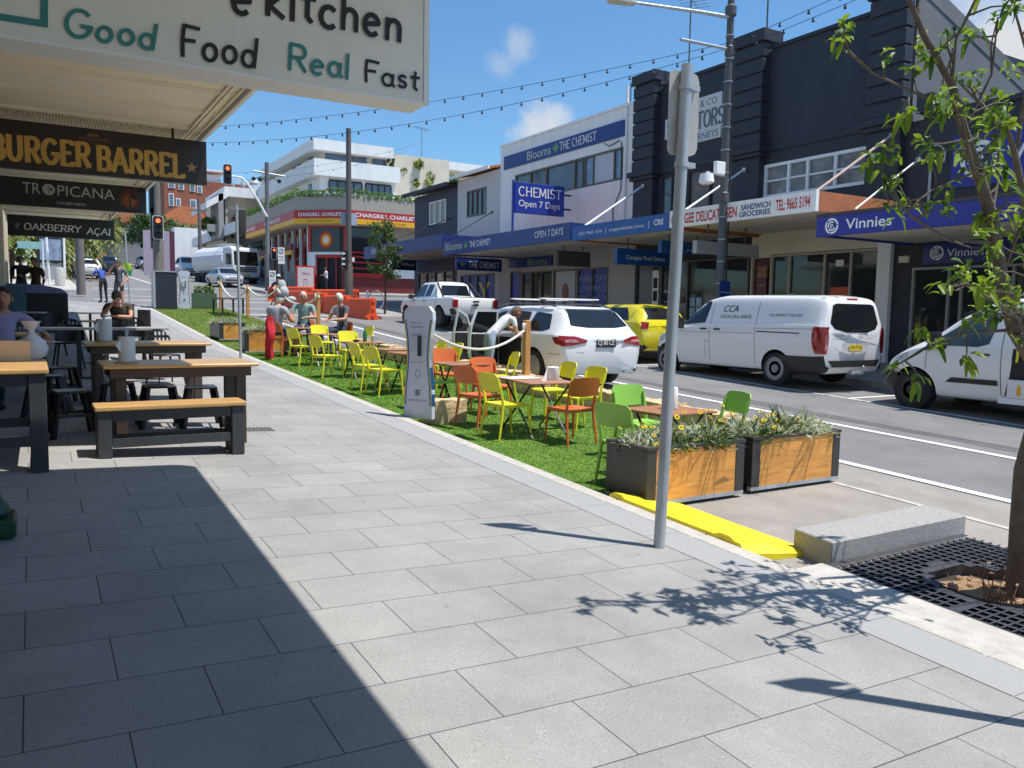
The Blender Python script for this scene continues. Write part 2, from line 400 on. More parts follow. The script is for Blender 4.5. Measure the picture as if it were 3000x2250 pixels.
# stroke letters: polylines on a 0..1 box (width in the first entry); 'a:cx,cy,rx,ry,t0,t1' arcs
def arc(cx, cy, rx, ry, a, b, n=10): return [(cx+rx*math.cos(rad(a+(b-a)*k/n)), cy+ry*math.sin(rad(a+(b-a)*k/n))) for k in range(n+1)]
ST = {
 'A': (.8, [[(0, 0), (.4, 1), (.8, 0)], [(.14, .36), (.66, .36)]]), 'B': (.68, [[(.08, 0), (.08, 1)], [(.08, 1), (.38, 1)]+arc(.38, .76, .24, .24, 90, -90)+[(.08, .52)], [(.38, .52)]+arc(.40, .26, .27, .26, 90, -90)+[(.08, 0)]]),
 'C': (.74, [arc(.40, .5, .38, .5, 48, 312, 16)]), 'Ç': (.74, [arc(.40, .5, .38, .5, 48, 312, 16), [(.40, 0), (.46, -.12)]+arc(.38, -.18, .1, .07, 60, -140, 6)]),
 'E': (.62, [[(.08, 0), (.08, 1)], [(.08, 1), (.6, 1)], [(.08, .52), (.48, .52)], [(.08, 0), (.62, 0)]]), 'G': (.78, [arc(.40, .5, .38, .5, 48, 350, 16)+[(.77, .42), (.48, .42)]]),
 'H': (.76, [[(.08, 0), (.08, 1)], [(.68, 0), (.68, 1)], [(.08, .52), (.68, .52)]]), 'I': (.2, [[(.1, 0), (.1, 1)]]), 'K': (.72, [[(.08, 0), (.08, 1)], [(.64, 1), (.1, .45)], [(.24, .6), (.68, 0)]]),
 'L': (.6, [[(.08, 1), (.08, 0)], [(.08, 0), (.6, 0)]]), 'M': (.9, [[(.06, 0), (.10, 1), (.45, .18), (.80, 1), (.84, 0)]]), 'N': (.74, [[(.08, 0), (.08, 1), (.66, 0), (.66, 1)]]), 'O': (.8, [arc(.40, .5, .38, .5, 90, 450, 20)]),
 'P': (.64, [[(.08, 0), (.08, 1)], [(.08, 1), (.36, 1)]+arc(.36, .74, .26, .26, 90, -90)+[(.08, .48)]]), 'R': (.7, [[(.08, 0), (.08, 1)], [(.08, 1), (.38, 1)]+arc(.38, .75, .25, .25, 90, -90)+[(.08, .5)], [(.34, .5), (.66, 0)]]),
 'S': (.62, [arc(.32, .75, .25, .25, 30, 270, 10)+arc(.30, .25, .27, .25, 90, -150, 10)]), 'T': (.72, [[(.36, 0), (.36, 1)], [(0, 1), (.72, 1)]]), 'U': (.74, [[(.08, 1), (.08, .36)]+arc(.37, .34, .29, .34, 180, 360)+[(.66, 1)]]), 'Y': (.74, [[(0, 1), (.37, .48), (.37, 0)], [(.74, 1), (.37, .48)]]),
 'F': (.58, [[(.10, 0), (.06, .5), (.08, 1), (.58, .97)], [(.06, .52), (.46, .54)]]),
 'a': (.52, [arc(.26, .27, .22, .27, 40, 330, 14), [(.48, .54), (.46, .12), (.54, 0)]]), 'c': (.44, [arc(.25, .27, .22, .27, 50, 310, 12)]), 'd': (.52, [arc(.25, .27, .22, .27, 20, 380, 14), [(.50, .98), (.46, .0)]]),
 'e': (.50, [[(.05, .27), (.44, .33)]+arc(.25, .27, .21, .27, 20, 310, 14)]), 'h': (.48, [[(.06, 1), (.06, 0)], [(.06, .3)]+arc(.25, .34, .18, .2, 180, 0, 8)+[(.43, 0)]]), 'i': (.14, [[(.07, .54), (.07, 0)], [(.07, .74), (.075, .76)]]),
 'k': (.48, [[(.06, 1), (.06, 0)], [(.42, .56), (.08, .25), (.46, 0)]]), 'l': (.14, [[(.07, 1), (.07, 0)]]), 'n': (.48, [[(.06, .56), (.06, 0)], [(.06, .3)]+arc(.25, .34, .18, .2, 180, 0, 8)+[(.43, 0)]]), 'o': (.52, [arc(.26, .27, .22, .27, 90, 450, 16)]),
 's': (.42, [arc(.22, .41, .15, .13, 40, 265, 8)+arc(.2, .14, .17, .14, 85, -150, 8)]), 't': (.36, [[(.18, .85), (.17, .12), (.28, 0)], [(.0, .58), (.36, .60)]]), 'r': (.34, [[(.06, .56), (.06, 0)], [(.06, .3)]+arc(.24, .34, .18, .2, 180, 60, 6)]),
 "'": (.14, [[(.08, 1), (.06, .82)]]), ' ': (.34, []), '*': (.0, []), '7': (.6, [[(.0, 1), (.6, 1), (.2, 0)]]), 'D': (.76, [[(.08, 0), (.08, 1)], [(.08, 1), (.3, 1)]+arc(.3, .5, .42, .5, 90, -90)+[(.08, 0)]]),
}
def strokes(mb, s, o, u, v, w, h, t=.1, slab=0, slant=0, off=.004, gap=.16, contrast=1.0, wob=0):
    o, u, v = Vector(o), Vector(u).normalized(), Vector(v).normalized(); n = u.cross(v)
    tot = sum(ST[c][0]+gap for c in s)-gap; kx = w/(tot*h); x = 0; lay = 0; rr = random.Random(len(s))
    def P(a, b, k): return o+u*((a*kx+slant*b)*h)+v*b*h+n*(off+k*.00012)
    for c in s:
        cw, pl = ST[c]; dy = rr.uniform(-wob, wob); ends = {}
        for q in pl:
            q = [(x+a, b+dy) for a, b in q]
            for (a0, b0), (a1, b1) in zip(q, q[1:]):
                dx, dyy = (a1-a0)*kx, b1-b0; L = math.hypot(dx, dyy) or 1
                th = t*(contrast+(1-contrast)*abs(dyy)/L)/2
                ex, ey = dx/L*th*.55, dyy/L*th*.55; px, py = -dyy/L*th, dx/L*th; lay += 1
                mb.quad(*[P(a/1.0, b, lay % 61) for a, b in ((a0+(-ex-px)/kx, b0-ey-py), (a1+(ex-px)/kx, b1+ey-py), (a1+(ex+px)/kx, b1+ey+py), (a0+(-ex+px)/kx, b0-ey+py))])
            if slab:
                for a, b in (q[0], q[-1]):
                    if abs(b-dy) < .02 or abs(b-dy-1) < .02:
                        if c in 'ABEFHIKLMNPRTUYD' and not (c in 'BDPR' and abs(a-x-.08) > .02 and b-dy > .5):
                            lay += 1; s2 = slab; b2 = b+(t*.3 if b-dy < .5 else -t*.3)
                            mb.quad(*[P(a+i*s2, b2+j*t*.42, lay % 61) for i, j in ((-1, -1), (1, -1), (1, 1), (-1, 1))])
        x += cw+gap
X1, Y1, Z1 = Vector((1, 0, 0)), Vector((0, 1, 0)), Vector((0, 0, 1))
# ================================================================== the setting
def sheet(x0, x1, y0, y1, zf, dz=0, step=1.5, skirt=0, mb=None):
    mb = mb or MB(); n = max(1, int((y1-y0)/step)); P = []
    for k in range(n+1):
        y = y0+(y1-y0)*k/n; r = [(x0, y, zf(x0, y)+dz), (x1, y, zf(x1, y)+dz)]
        if skirt: r = [(x0, y, zf(x0, y)-skirt)]+r+[(x1, y, zf(x1, y)-skirt)]
        P.append(r)
    mb.grid(P)
    if skirt:
        for y in (y0, y1): mb.quad((x0, y, zf(x0, y)-skirt), (x1, y, zf(x1, y)-skirt), (x1, y, zf(x1, y)), (x0, y, zf(x0, y)))
    return mb
def gfar(x, y): return gp(min(y, 150))+(max(0, y-150)*.04)-.33
mb = MB(); mb.grid([[(x, y, gfar(x, y)) for x in (-400, -60, -6, 4, 16, 60, 400)] for y in (-60, -20, 0, 10, 20, 40, 70, 110, 150, 260, 600)])
M_EARTH = mat('earth', (.20, .19, .12), .95, var=.3, scale=.6)
struct(mb, 'ground', M_EARTH)
mb = sheet(-40, 60, -14, 150, zR, step=2); struct(mb, 'road', M_ASPH, weld=True)
mb = sheet(4.02, 7.42, -14, 5.9, zR, .004); struct(mb, 'parking_bay', M_CONC)
mb = sheet(-1.2, 3.83, -10, 36, zF, 0, .75, skirt=.5); struct(mb, 'footpath', M_PAVE, weld=True)
# kerb stones (each about 1 m, tiny gaps)
mb = MB(); y = -10
while y < 36:
    L = min(1.0, 36-y); mb.bx(3.835, 4.0, y+.003, y+L-.003, -.35, .003, sk=lambda a, b: zF(a, b)); y += L
struct(mb, 'kerb', M_KERB, bevel=.012)
mb = sheet(4.0, 4.32, -10, 3.3, lambda x, y: gp(y)-.205, 0, 1, skirt=.3); struct(mb, 'gutter_strip', M_KERB)
# border course of the footpath
mb = MB(); y = -10.3
while y < 36:
    L = .8; mb.bx(3.51, 3.828, y+.002, y+L-.003, -.06, .0035, sk=lambda a, b: zF(a, b)); y += L
M_BORD = mat('border_paver', (.325, .325, .32), .72, var=.2, scale=150)
struct(mb, 'footpath_border', M_BORD)
# far footpath with its kerb, the corner build-out, Charlie corner, far left corner
mb = sheet(14.75, 19.2, -14, 43, zS, 0, 1, skirt=.4); struct(mb, 'far_footpath', M_FPATH, weld=True)
mb = sheet(14.6, 14.748, -14, 43, zS, .003, 1, skirt=.4); struct(mb, 'far_kerb', M_KERB)
mb = sheet(12.35, 14.598, 31, 42, lambda x, y: gp(y)-.15, 0, 1, skirt=.4); struct(mb, 'corner_path', M_FPATH, weld=True)
mb = sheet(12.2, 12.348, 31, 42, lambda x, y: gp(y)-.15, .003, 1, skirt=.4); mb = sheet(12.2, 14.6, 30.85, 30.998, lambda x, y: gp(y)-.15, .003, 1, skirt=.4, mb=mb); struct(mb, 'corner_kerb', M_KERB)
mb = sheet(12.6, 60, 51.5, 150, lambda x, y: gp(y)-.15, 0, 2, skirt=.4); struct(mb, 'corner_footpath', M_FPATH, weld=True)
mb = sheet(-40, 2.0, 47, 150, lambda x, y: gp(y)-.12, 0, 2, skirt=.4); struct(mb, 'side_street_footpath', mat('pale_footpath', (.42, .40, .36), .85, var=.1, scale=1.5), weld=True)
mb = sheet(1.98, 2.15, 47, 150, lambda x, y: gp(y)-.12, .003, 2, skirt=.4); mb = sheet(-30, 2.15, 46.85, 46.998, lambda x, y: gp(y)-.12, .003, 2, skirt=.4, mb=mb); struct(mb, 'side_street_kerb', M_KERB)
# painted lines
def line(x0, x1, y0, y1, m=M_LINE, dz=.008, nm='road_marking'): return struct(sheet(x0, x1, y0, y1, zR, dz, 2), nm, m)
line(7.47, 7.60, -14, 31); line(9.63, 9.76, -14, 31); line(12.42, 12.50, -14, 30)
line(6.56, 6.63, -14, 5.2, m=mat('worn_paint', (.46, .44, .40), .8, var=.25, scale=9), dz=.009)
line(4.5, 12.2, 32.6, 32.85); line(4.5, 12.2, 36.2, 36.4); line(2.4, 12.5, 41.2, 41.45); line(3.0, 12.5, 45.0, 45.2); line(3.0, 8, 53.2, 53.6)
line(7.3, 7.45, 55, 120)
for k in range(3):     # tar-sealed cracks
    mb = MB(); pts = [(10.15+.13*k+.03*math.sin(yy*1.3+k), yy, zR(0, yy)+.007) for yy in [i*.6-8 for i in range(66)]]
    for a, b in zip(pts, pts[1:]): mb.quad((a[0]-.012, a[1], a[2]), (a[0]+.012, a[1], a[2]), (b[0]+.012, b[1], b[2]), (b[0]-.012, b[1], b[2]))
    struct(mb, 'road_crack', mat('tar_seal', (.035, .035, .036), .6, var=.1))
# parking-bay box by the vans
mb = MB()
for (xa, ya, xb, yb) in ((12.5, 9.1, 14.5, 9.1), (12.5, 15.0, 14.5, 15.0)): mb.bx(xa, xb, ya, ya+.09, .008, .0085, sk=lambda a, b: zR(a, b))
struct(mb, 'bay_marking', M_LINE)

# turf of the parklet and the lawn beyond it
mb = sheet(4.02, 7.05, 5.35, 20, zT, 0, 1, skirt=.15)
struct(mb, 'turf_base', mat('turf_backing', (.10, .19, .022), .95, var=.25, scale=2.5), weld=True)
mb = sheet(4.02, 6.9, 20, 35.6, lambda x, y: zF(4.1, y)-.03, 0, 1, skirt=.25)
struct(mb, 'lawn_base', mat('lawn_soil', (.12, .17, .030), .95, var=.3, scale=1.5), weld=True)
def blades(n, x0, x1, y0, y1, zf, hmin, hmax, mats, near=0):
    mb = MB()
    for k in range(n):
        t = R.random(); y = y0+(y1-y0)*(t**1.8 if near else t); x = R.uniform(x0, x1); a = R.uniform(0, 6.28); hh = R.uniform(hmin, hmax); w = .0045+.0012*(y-y0)*(1 if near else .0)
        dx, dy = math.cos(a)*w, math.sin(a)*w; lx, ly = R.gauss(0, hh*.45), R.gauss(0, hh*.45); z = zf(x, y)-.003
        mb.m = R.randrange(len(mats)); mb.face([mb.vv((x-dx, y-dy, z)), mb.vv((x+dx, y+dy, z)), mb.vv((x+lx, y+ly, z+hh))])
    return mb
G1 = leaf_mat('turf_green', (.125, .26, .022), .2, 3, .35); G2 = leaf_mat('turf_dark', (.085, .19, .016), .2, 3, .35); G3 = leaf_mat('turf_light', (.17, .30, .04), .2, 3, .35)
tag(blades(60000, 4.03, 7.0, 5.36, 19.9, zT, .012, .024, [G1, G2, G3], 1).build('artificial_grass', [G1, G2, G3]), None, None, kind='stuff')
L1 = leaf_mat('lawn_green', (.15, .235, .03), .3, 2); L2 = leaf_mat('lawn_straw', (.24, .26, .055), .3, 2)
tag(blades(26000, 4.03, 6.9, 20.0, 35.5, lambda x, y: zF(4.1, y)-.03, .03, .075, [L1, L2, G1]).build('lawn_grass', [L1, L2, G1]), None, None, kind='stuff')

# ================================================================== buildings across the road (front plane x = 18.5)
FX = 18.5
def flat(mb, y0, y1, z0, z1, x=FX, d=.12): mb.bx(x, x+d, y0, y1, z0, z1)
def text_f(mb, s, y0, y1, z0, z1, x, fn=put, **k):
    """text on a face looking at -x: reads from large y (left) to small y (right)"""
    fn(mb, s, (x, y1, z0), (0, -1, 0), (0, 0, 1), y1-y0, z1-z0, **k)
def win_f(par, y0, y1, z0, z1, cols, mf, mg, fw=.06, x=FX, rows=1, name='window', out=.02, depth=.10, split=None):
    """a framed window on a -x face: frame bars butted, panes set back"""
    f = MB(); xo = x-out
    f.bx(xo, x+depth, y0, y1, z0, z0+fw); f.bx(xo, x+depth, y0, y1, z1-fw, z1)
    ys = [y0+(y1-y0)*k/cols for k in range(cols+1)] if split is None else split
    for k, y in enumerate(ys):
        a = max(y0, y-fw/2) if k else y0; b = a+fw if k < len(ys)-1 else y1
        if k == len(ys)-1: a = y1-fw
        f.bx(xo+.004, x+depth, a, b, z0+fw, z1-fw)
    for r in range(1, rows):
        z = z0+(z1-z0)*r/rows
        for a, b in zip(ys, ys[1:]): f.bx(xo+.012, x+depth-.01, a+fw*.6, b-fw*.6, z-fw*.3, z+fw*.3)
    fo = f.build(name, mf, par)
    g = MB(); g.bx(x+depth*.55, x+depth*.7, y0+fw*.5, y1-fw*.5, z0+fw*.5, z1-fw*.5); g.build('pane', mg, fo)
    return fo
def holes(y0, y1, z0, z1, hs):
    """rectangles covering [y0,y1]x[z0,z1] minus the openings hs"""
    ys = sorted({y0, y1, *[h[0] for h in hs], *[h[1] for h in hs]}); out = []
    for a, b in zip(ys, ys[1:]):
        m = (a+b)/2; zs = z0
        for h in sorted([h for h in hs if h[0] < m < h[1]], key=lambda h: h[2]):
            if h[2] > zs: out.append((a, b, zs, h[2]))
            zs = h[3]
        if zs < z1: out.append((a, b, zs, z1))
    return out
def shell_f(mb, y0, y1, z0, z1, hs, x=FX, d=.3):
    for a, b, c, e in holes(y0, y1, z0, z1, hs): mb.bx(x, x+d, a, b, c, e)
def awning(name, label, y0, y1, z0, z1, fas, soff, roofm, side=None, x0=15.0, zlow=None, loc=None):
    t = thing(name, label, 'awning', (x0, (y0+y1)/2, z0))
    a = MB(); a.bx(x0, x0+.10, y0, y1, z0, z1); a.build('fascia', fas, t)
    a = MB(); a.bx(x0+.102, FX-.002, y0+.05, y1-.05, z0+.06, z0+.12); a.build('soffit', soff, t)
    a = MB(); a.bx(x0+.102, FX-.002, y0+.05, y1-.05, z0+.20, z1-.14); a.build('roof_deck', roofm, t)
    for yy in (y0, y1-.06):
        a = MB(); a.bx(x0+.102, FX-.002, yy, yy+.06, z0+.01, z1-.01); a.build('side_fascia', side or fas, t)
    return t
def stay(name, label, p, q, r=.022, m=None):
    a = MB(); a.tube([p, q], r, 8); a.lathe([(.0, -.02), (.06, -.02), (.06, .02), (0, .02)], q, 10, 'x')
    return tag(a.build(name, m or M_WHITE), label, 'awning stay', 'stays holding the awnings')
GZ = lambda y: zS(FX, y)
# --- chemist
t = thing('chemist_building', 'white two storey chemist building with long navy sign band', 'building', (FX, 27, 0))
hsU = [(23.4, 31.0, 6.35, 7.52)]; hsG = [(30.35, 31.3, .6, 3.3), (27.9, 30.3, .75, 3.25), (24.1, 26.1, .5, 3.25), (26.15, 27.8, .6, 3.25)]
a = MB(); shell_f(a, 22.55, 32.3, 3.9, 8.9, hsU); a.bx(FX+.3, 34, 22.55, 32.3, .5, 8.6); a.build('wall', M_WHITE, t)
a = MB(); shell_f(a, 22.55, 32.3, .3, 3.898, hsG, d=.29); a.build('shopfront_wall', mat('pinkish_tile', (.42, .38, .36), .5, var=.06, scale=2), t)
a = MB(); a.bx(FX-.05, FX+.35, 22.55, 32.35, 8.905, 9.0); a.build('parapet_cap', M_WHITE, t)
a = MB(); a.bx(FX-.045, FX-.003, 23.3, 31.95, 7.87, 8.45)
b = a.build('sign_band', M_BLUE, t)
a = MB(); a.m = 0; text_f(a, "Blooms", 28.1, 29.95, 7.99, 8.36, FX-.046); a.m = 1
text_f(a, "THE CHEMIST", 25.0, 27.45, 8.02, 8.33, FX-.046, strokes, t=.13, slab=.09, contrast=.75)
a.m = 2
for s, c in ((-.28, .30), (0, .42), (.28, .30)): a.prism([(0, 0), (s*.5-.06, c*.55), (s*.6, c), (s*.5+.06, c*.55)], (FX-.0475, 27.75, 8.0), (0, -1, 0), (0, 0, 1), (-.002, 0, 0))
a.build('lettering', [M_CTXT, M_WTXT, M_GTXT], b)
M_BRZ = mat('bronze_frame', (.16, .14, .11), .5, metal=.3, var=.1)
win_f(t, 25.86, 30.98, 6.36, 7.5, 4, M_BRZ, M_WINB, split=[25.86, 26.42, 28.47, 29.7, 30.98])
f = win_f(t, 23.42, 25.8, 6.36, 7.5, 3, M_BRZ, mat('frosted_blue_glass', (.20, .30, .42), .1, var=.4, scale=2.2), split=[23.42, 23.92, 25.2, 25.8])
a = MB(); a.bx(FX+.03, FX+.045, 23.96, 25.16, 6.42, 7.44); b = a.build('poster', mat('pale_poster', (.50, .54, .60), .4, var=.05), f)
a = MB(); text_f(a, "Cherish", 24.1, 25.05, 6.86, 7.22, FX+.028, slant=.25); text_f(a, "9664 4663", 24.25, 24.95, 6.55, 6.64, FX+.028); a.build('lettering', M_GREYL, b)
for y0, y1, z0, z1, c, m in ((30.36, 31.29, .62, 3.29, 1, M_BLUE2), (27.91, 30.29, .77, 3.24, 3, M_SHOPG), (24.11, 26.09, .52, 3.24, 2, M_BLUE2)): win_f(t, y0, y1, z0, z1, c, M_BRZ, m, name='shop_window')
f = win_f(t, 26.16, 27.79, .62, 3.24, 1, M_BRZ, mat('grey_poster', (.46, .47, .48), .3, var=.05), name='poster_window')
a = MB()
a.ball((FX+.03, 26.97, 2.35), .34, 14, 10, (.06, .62, 1)); a.build('portrait_poster', M_SKIN2, f)
a = MB()
for k, (s, zz) in enumerate((("EVERYDAY", 2.7), ("LOW PRICE", 2.32), ("PRICE MATCH", 1.94), ("GUARANTEE", 1.6))): text_f(a, s, 24.2, 26.0, zz, zz+.25, FX+.035)
a.build('window_lettering', mat('pale_blue_letter', (.30, .40, .62), .5, var=0), t)
a = MB(); a.bx(FX-.08, FX-.003, 27.85, 31.3, 3.45, 3.86); b = a.build('shop_sign', M_BLUE, t)
a = MB(); text_f(a, "Blooms", 28.2, 29.7, 3.5, 3.8, FX-.081); a.build('lettering', M_GTXT, b)
a = MB(); a.tube([(FX-.05, 23.2, 9.6), (FX-.05, 23.2, 4.5)], .045, 8); a.build('downpipe', M_WHITE, t)
a = MB(); a.tube([(FX-.02, 23.5, 7.7), (FX-.03, 23.46, 6.0), (FX-.03, 23.9, 5.3), (FX-.03, 23.85, 4.5)], .018, 6); a.tube([(FX-.2, 24.3, 7.75), (FX-.12, 24.1, 7.62), (FX-.03, 23.6, 7.75)], .02, 6); a.build('cable', M_BLK2, t)
awning('chemist_awning', 'long navy awning along the chemist shop', 21.6, 31.0, 3.85, 4.42, M_BLUE, M_CREAM, M_TERRA)
o = SC.objects.get('fascia'); a = MB()
def last(nm):
    return [x for x in SC.objects if x.name.split('.')[0] == nm][-1]
fa = max((x for x in SC.objects if x.name.startswith('fascia')), key=lambda x: x.name)
a = MB(); a.m = 0; text_f(a, "Blooms", 29.25, 30.75, 4.02, 4.32, 14.998); a.m = 1; text_f(a, "THE CHEMIST", 26.9, 28.6, 4.03, 4.27, 14.998); a.m = 1; text_f(a, "OPEN 7 DAYS", 22.0, 23.75, 4.05, 4.28, 14.998)
a.m = 2
for s, c in ((-.2, .22), (0, .32), (.2, .22)): a.prism([(0, 0), (s*.5-.05, c*.55), (s*.6, c), (s*.5+.05, c*.55)], (14.995, 28.92, 4.0), (0, -1, 0), (0, 0, 1), (-.002, 0, 0))
a.build('lettering', [M_CTXT, M_WTXT, M_GTXT], fa)
def downlights(y0, y1, z, n, nm):
    for k in range(n):
        a = MB(); yy = y0+(y1-y0)*k/max(1, n-1); a.lathe([(.11, 0), (.11, -.02), (.09, -.025)], (16.2, yy, z), 12)
        tag(a.build('soffit_light', M_WTXT), 'round white downlight under the chemist awning', 'light', 'downlights under the chemist awning')
downlights(23.5, 30, 3.905, 4, '')
# projecting CHEMIST sign (faces -y)
def perp_sign(name, label, y, x0, x1, z0, z1, m, d=.16, hang=None, cat='sign'):
    t = thing(name, label, cat, ((x0+x1)/2, y, z0))
    a = MB(); a.bx(x0, x1, y, y+d, z0, z1); a.build('board', m, t, bevel=.008)
    if hang:
        for xx in (x0+.2*(x1-x0), x0+.8*(x1-x0)):
            a = MB(); a.cyl((xx, y+d/2, z1), (xx, y+d/2, hang), .02, n=8); a.lathe([(.05, -.012), (.05, 0)], (xx, y+d/2, hang), 10); a.build('hanger', M_PGREY, t)
    return t
def text_p(mb, s, x0, x1, z0, z1, y, fn=put, **k): fn(mb, s, (x0, y, z0), (1, 0, 0), (0, 0, 1), x1-x0, z1-z0, **k)
t = perp_sign('projecting_sign', 'bright blue projecting chemist sign with white serif heading', 26.6, 15.88, 18.15, 5.28, 6.44, M_BLUE2)
a = MB(); text_p(a, "CHEMIST", 16.05, 18.0, 5.93, 6.27, 26.598, strokes, t=.14, slab=.08, contrast=.7); text_p(a, "Open 7 Days", 16.05, 17.95, 5.45, 5.78, 26.598); a.build('lettering', M_WTXT, t)
a = MB(); a.tube([(15.84, 26.68, 6.5), (15.84, 26.68, 4.4)], .05, 8); a.build('post', M_BLUE2, t)
a = MB()
for zz in (5.55, 6.1): a.bx(18.15, 18.5, 26.64, 26.72, zz, zz+.06)
a.build('bracket', M_BLACK, t)
t = perp_sign('hanging_sign', 'navy chemist sign with green leaf hung under the awning', 31.2, 15.75, 18.0, 3.28, 3.82, M_BLUE, hang=4.0)
a = MB(); text_p(a, "THE CHEMIST", 16.35, 17.85, 3.42, 3.66, 31.198, strokes, t=.12, slab=.07); a.m = 1
for s in (-.1, 0, .1): a.prism([(0, 0), (s-.03, .14), (s*1.3, .24), (s+.03, .14)], (16.05, 31.194, 3.42), X1, Z1, (0, -.002, 0))
a.build('lettering', [M_WTXT, M_GTXT], t)
t = perp_sign('hanging_sign', 'dark grey menu board hung beside the blue real estate awning', 23.6, 15.9, 17.3, 3.15, 3.68, mat('slate_board', (.06, .06, .062), .6, var=.15), hang=3.86)
a = MB(); text_p(a, "No Appointment", 16.1, 16.8, 3.5, 3.58, 23.598); text_p(a, "Open 7 Days", 16.1, 16.75, 3.36, 3.43, 23.598); text_p(a, "Vaccines", 16.1, 16.6, 3.22, 3.29, 23.598); a.build('lettering', M_GREYL, t)
# --- white house, navy house
t = thing('white_shop_house', 'pale two storey house with gutter between chemist and navy house', 'building', (FX, 34.4, 0))
a = MB(); shell_f(a, 32.31, 36.6, 3.9, 8.0, [(33.6, 35.6, 6.08, 7.36)]); shell_f(a, 32.31, 36.6, .8, 3.898, [(32.7, 36.2, 1.3, 3.3)], d=.29); a.bx(FX+.3, 32, 32.31, 36.6, .8, 8.0); a.build('wall', mat('pinkish_render', (.56, .54, .55), .8, var=.05, scale=1.2, dirt=.12), t)
a = MB(); a.prism([(0, 0), (4.6, 1.0), (4.6, .9), (0, -.1)], (FX-.35, 32.7, 8.15), (1, 0, 0), Z1, (0, 4.0, 0)); a.build('roof', M_TILE, t)
a = MB(); a.bx(FX-.45, FX-.33, 32.7, 36.7, 8.02, 8.16); a.build('gutter', M_WHITE, t)
win_f(t, 33.62, 35.58, 6.1, 7.34, 4, M_BRZ, M_WINB)
win_f(t, 32.72, 36.18, 1.32, 3.28, 4, M_BRZ, M_BLUE2, name='shop_window')
a = MB(); text_f(a, "*"if 0 else "Y", 33.2, 34.4, 1.8, 2.9, FX+.05); a.build('window_sticker', mat('yellow_letter', (.7, .62, .05), .5, var=0), t)
t = thing('navy_shop_house', 'dark navy two storey house with one pale window', 'building', (FX, 39.3, 0))
a = MB(); shell_f(a, 36.61, 41.9, 4.0, 7.75, [(37.9, 39.97, 6.06, 7.3)]); shell_f(a, 36.61, 41.9, 1.1, 3.998, [(37, 41.4, 1.6, 3.6)], d=.29); a.bx(FX+.3, 32, 36.61, 41.9, 1.1, 7.75); a.build('wall', M_NAVY, t)
a = MB(); a.prism([(0, 0), (4.6, 1.0), (4.6, .86), (0, -.14)], (FX-.5, 36.75, 7.9), (1, 0, 0), Z1, (0, 5.5, 0)); a.build('roof', M_DARK, t)
a = MB(); a.bx(FX-.62, FX-.5, 36.72, 42.3, 7.74, 7.92); a.build('gutter', M_DARK, t)
win_f(t, 37.92, 39.95, 6.08, 7.28, 3, M_WHITE, mat('curtain_glass', (.30, .29, .22), .2, var=.3, scale=3))
win_f(t, 37.02, 41.38, 1.62, 3.58, 4, M_BRZ, M_SHOPG, name='shop_window')
awning('navy_awning', 'dark navy awning on the house beside the red chicken shop', 31.1, 40.5, 4.15, 4.75, M_BLUE, M_BEIGE, M_GREYR)
fa = max((x for x in SC.objects if x.name.startswith('fascia')), key=lambda x: x.name)
a = MB(); text_f(a, "OPEN 7 DAYS", 37.4, 39.4, 4.33, 4.58, 14.998); a.build('lettering', M_WTXT, fa)
t = perp_sign('hanging_sign', 'black hanging sign with white zigzag mark beside the red shop', 41.3, 16.95, 18.35, 3.7, 4.24, M_BLACK, hang=4.9)
a = MB(); text_p(a, "NGFarah", 17.45, 18.25, 3.93, 4.1, 41.298); a.m = 0; a.prism([(0, .1), (.18, .34), (.22, .34), (.06, .12), (.26, .12), (.26, .09), (0, .09)], (17.1, 41.296, 3.78), X1, Z1, (0, -.002, 0)); a.build('lettering', M_WTXT, t)
stay('awning_stay', 'thin dark stay from navy awning up to the pale house', (15.1, 30.9, 4.5), (18.45, 33.0, 6.1), .02, M_BLACK)
stay('awning_stay', 'thin dark stay from navy awning up to the navy house', (15.1, 37.4, 4.8), (18.45, 37.4, 6.2), .02, M_BLACK)
# --- charcoal building
t = thing('charcoal_building', 'charcoal painted two storey building with banded pilasters and solicitors sign', 'building', (FX, 17.5, 0))
hU = [(13.33, 16.8, 4.9, 5.9), (20.2, 21.3, 4.75, 6.2), (17.96, 20.0, 4.75, 6.17)]; hG = [(12.86, 16.4, .45, 3.28), (17.2, 21.2, .6, 3.3), (16.42, 17.1, .5, 3.2), (21.6, 22.4, .7, 3.3)]
a = MB(); shell_f(a, 12.5, 22.55, 3.91, 9.12, hU); a.bx(FX+.3, 34, 12.56, 22.54, .5, 8.7); a.build('wall', M_DARK, t)
a = MB(); shell_f(a, 12.5, 17.15, .3, 3.908, hG[:1]+hG[2:3], d=.29); a.build('shopfront_wall', M_CREAM, t)
a = MB(); shell_f(a, 17.16, 22.55, .3, 3.908, hG[1:2]+hG[3:], d=.29); a.build('shopfront_wall', M_DARK, t)
a = MB(); a.bx(FX-.06, FX+.36, 13.36, 16.7, 9.125, 9.22); a.bx(FX-.06, FX+.36, 17.93, 21.4, 9.125, 9.22); a.build('parapet_cap', M_DARK, t)
for (y0, y1) in ((21.45, 22.55), (16.75, 17.9), (12.32, 13.33)):
    a = MB(); z = 6.42; k = 0
    while z < 9.2:
        a.bx(FX-.30, FX+.02, y0, y1, z, z+.36); a.bx(FX-.25, FX+.02, y0+.04, y1-.04, z+.36, z+.42); z += .42
    a.bx(FX-.36, FX+.45, y0-.06, y1+.06, z, z+.34); a.bx(FX-.42, FX+.02, y0-.12, y1+.12, 6.24, 6.42); a.bx(FX-.34, FX+.02, y0-.06, y1+.06, 6.12, 6.24)
    a.bx(FX-.24, FX+.02, y0+.04, y1-.04, 4.2, 6.12); a.build('pilaster', M_DARK, t, bevel=.012)
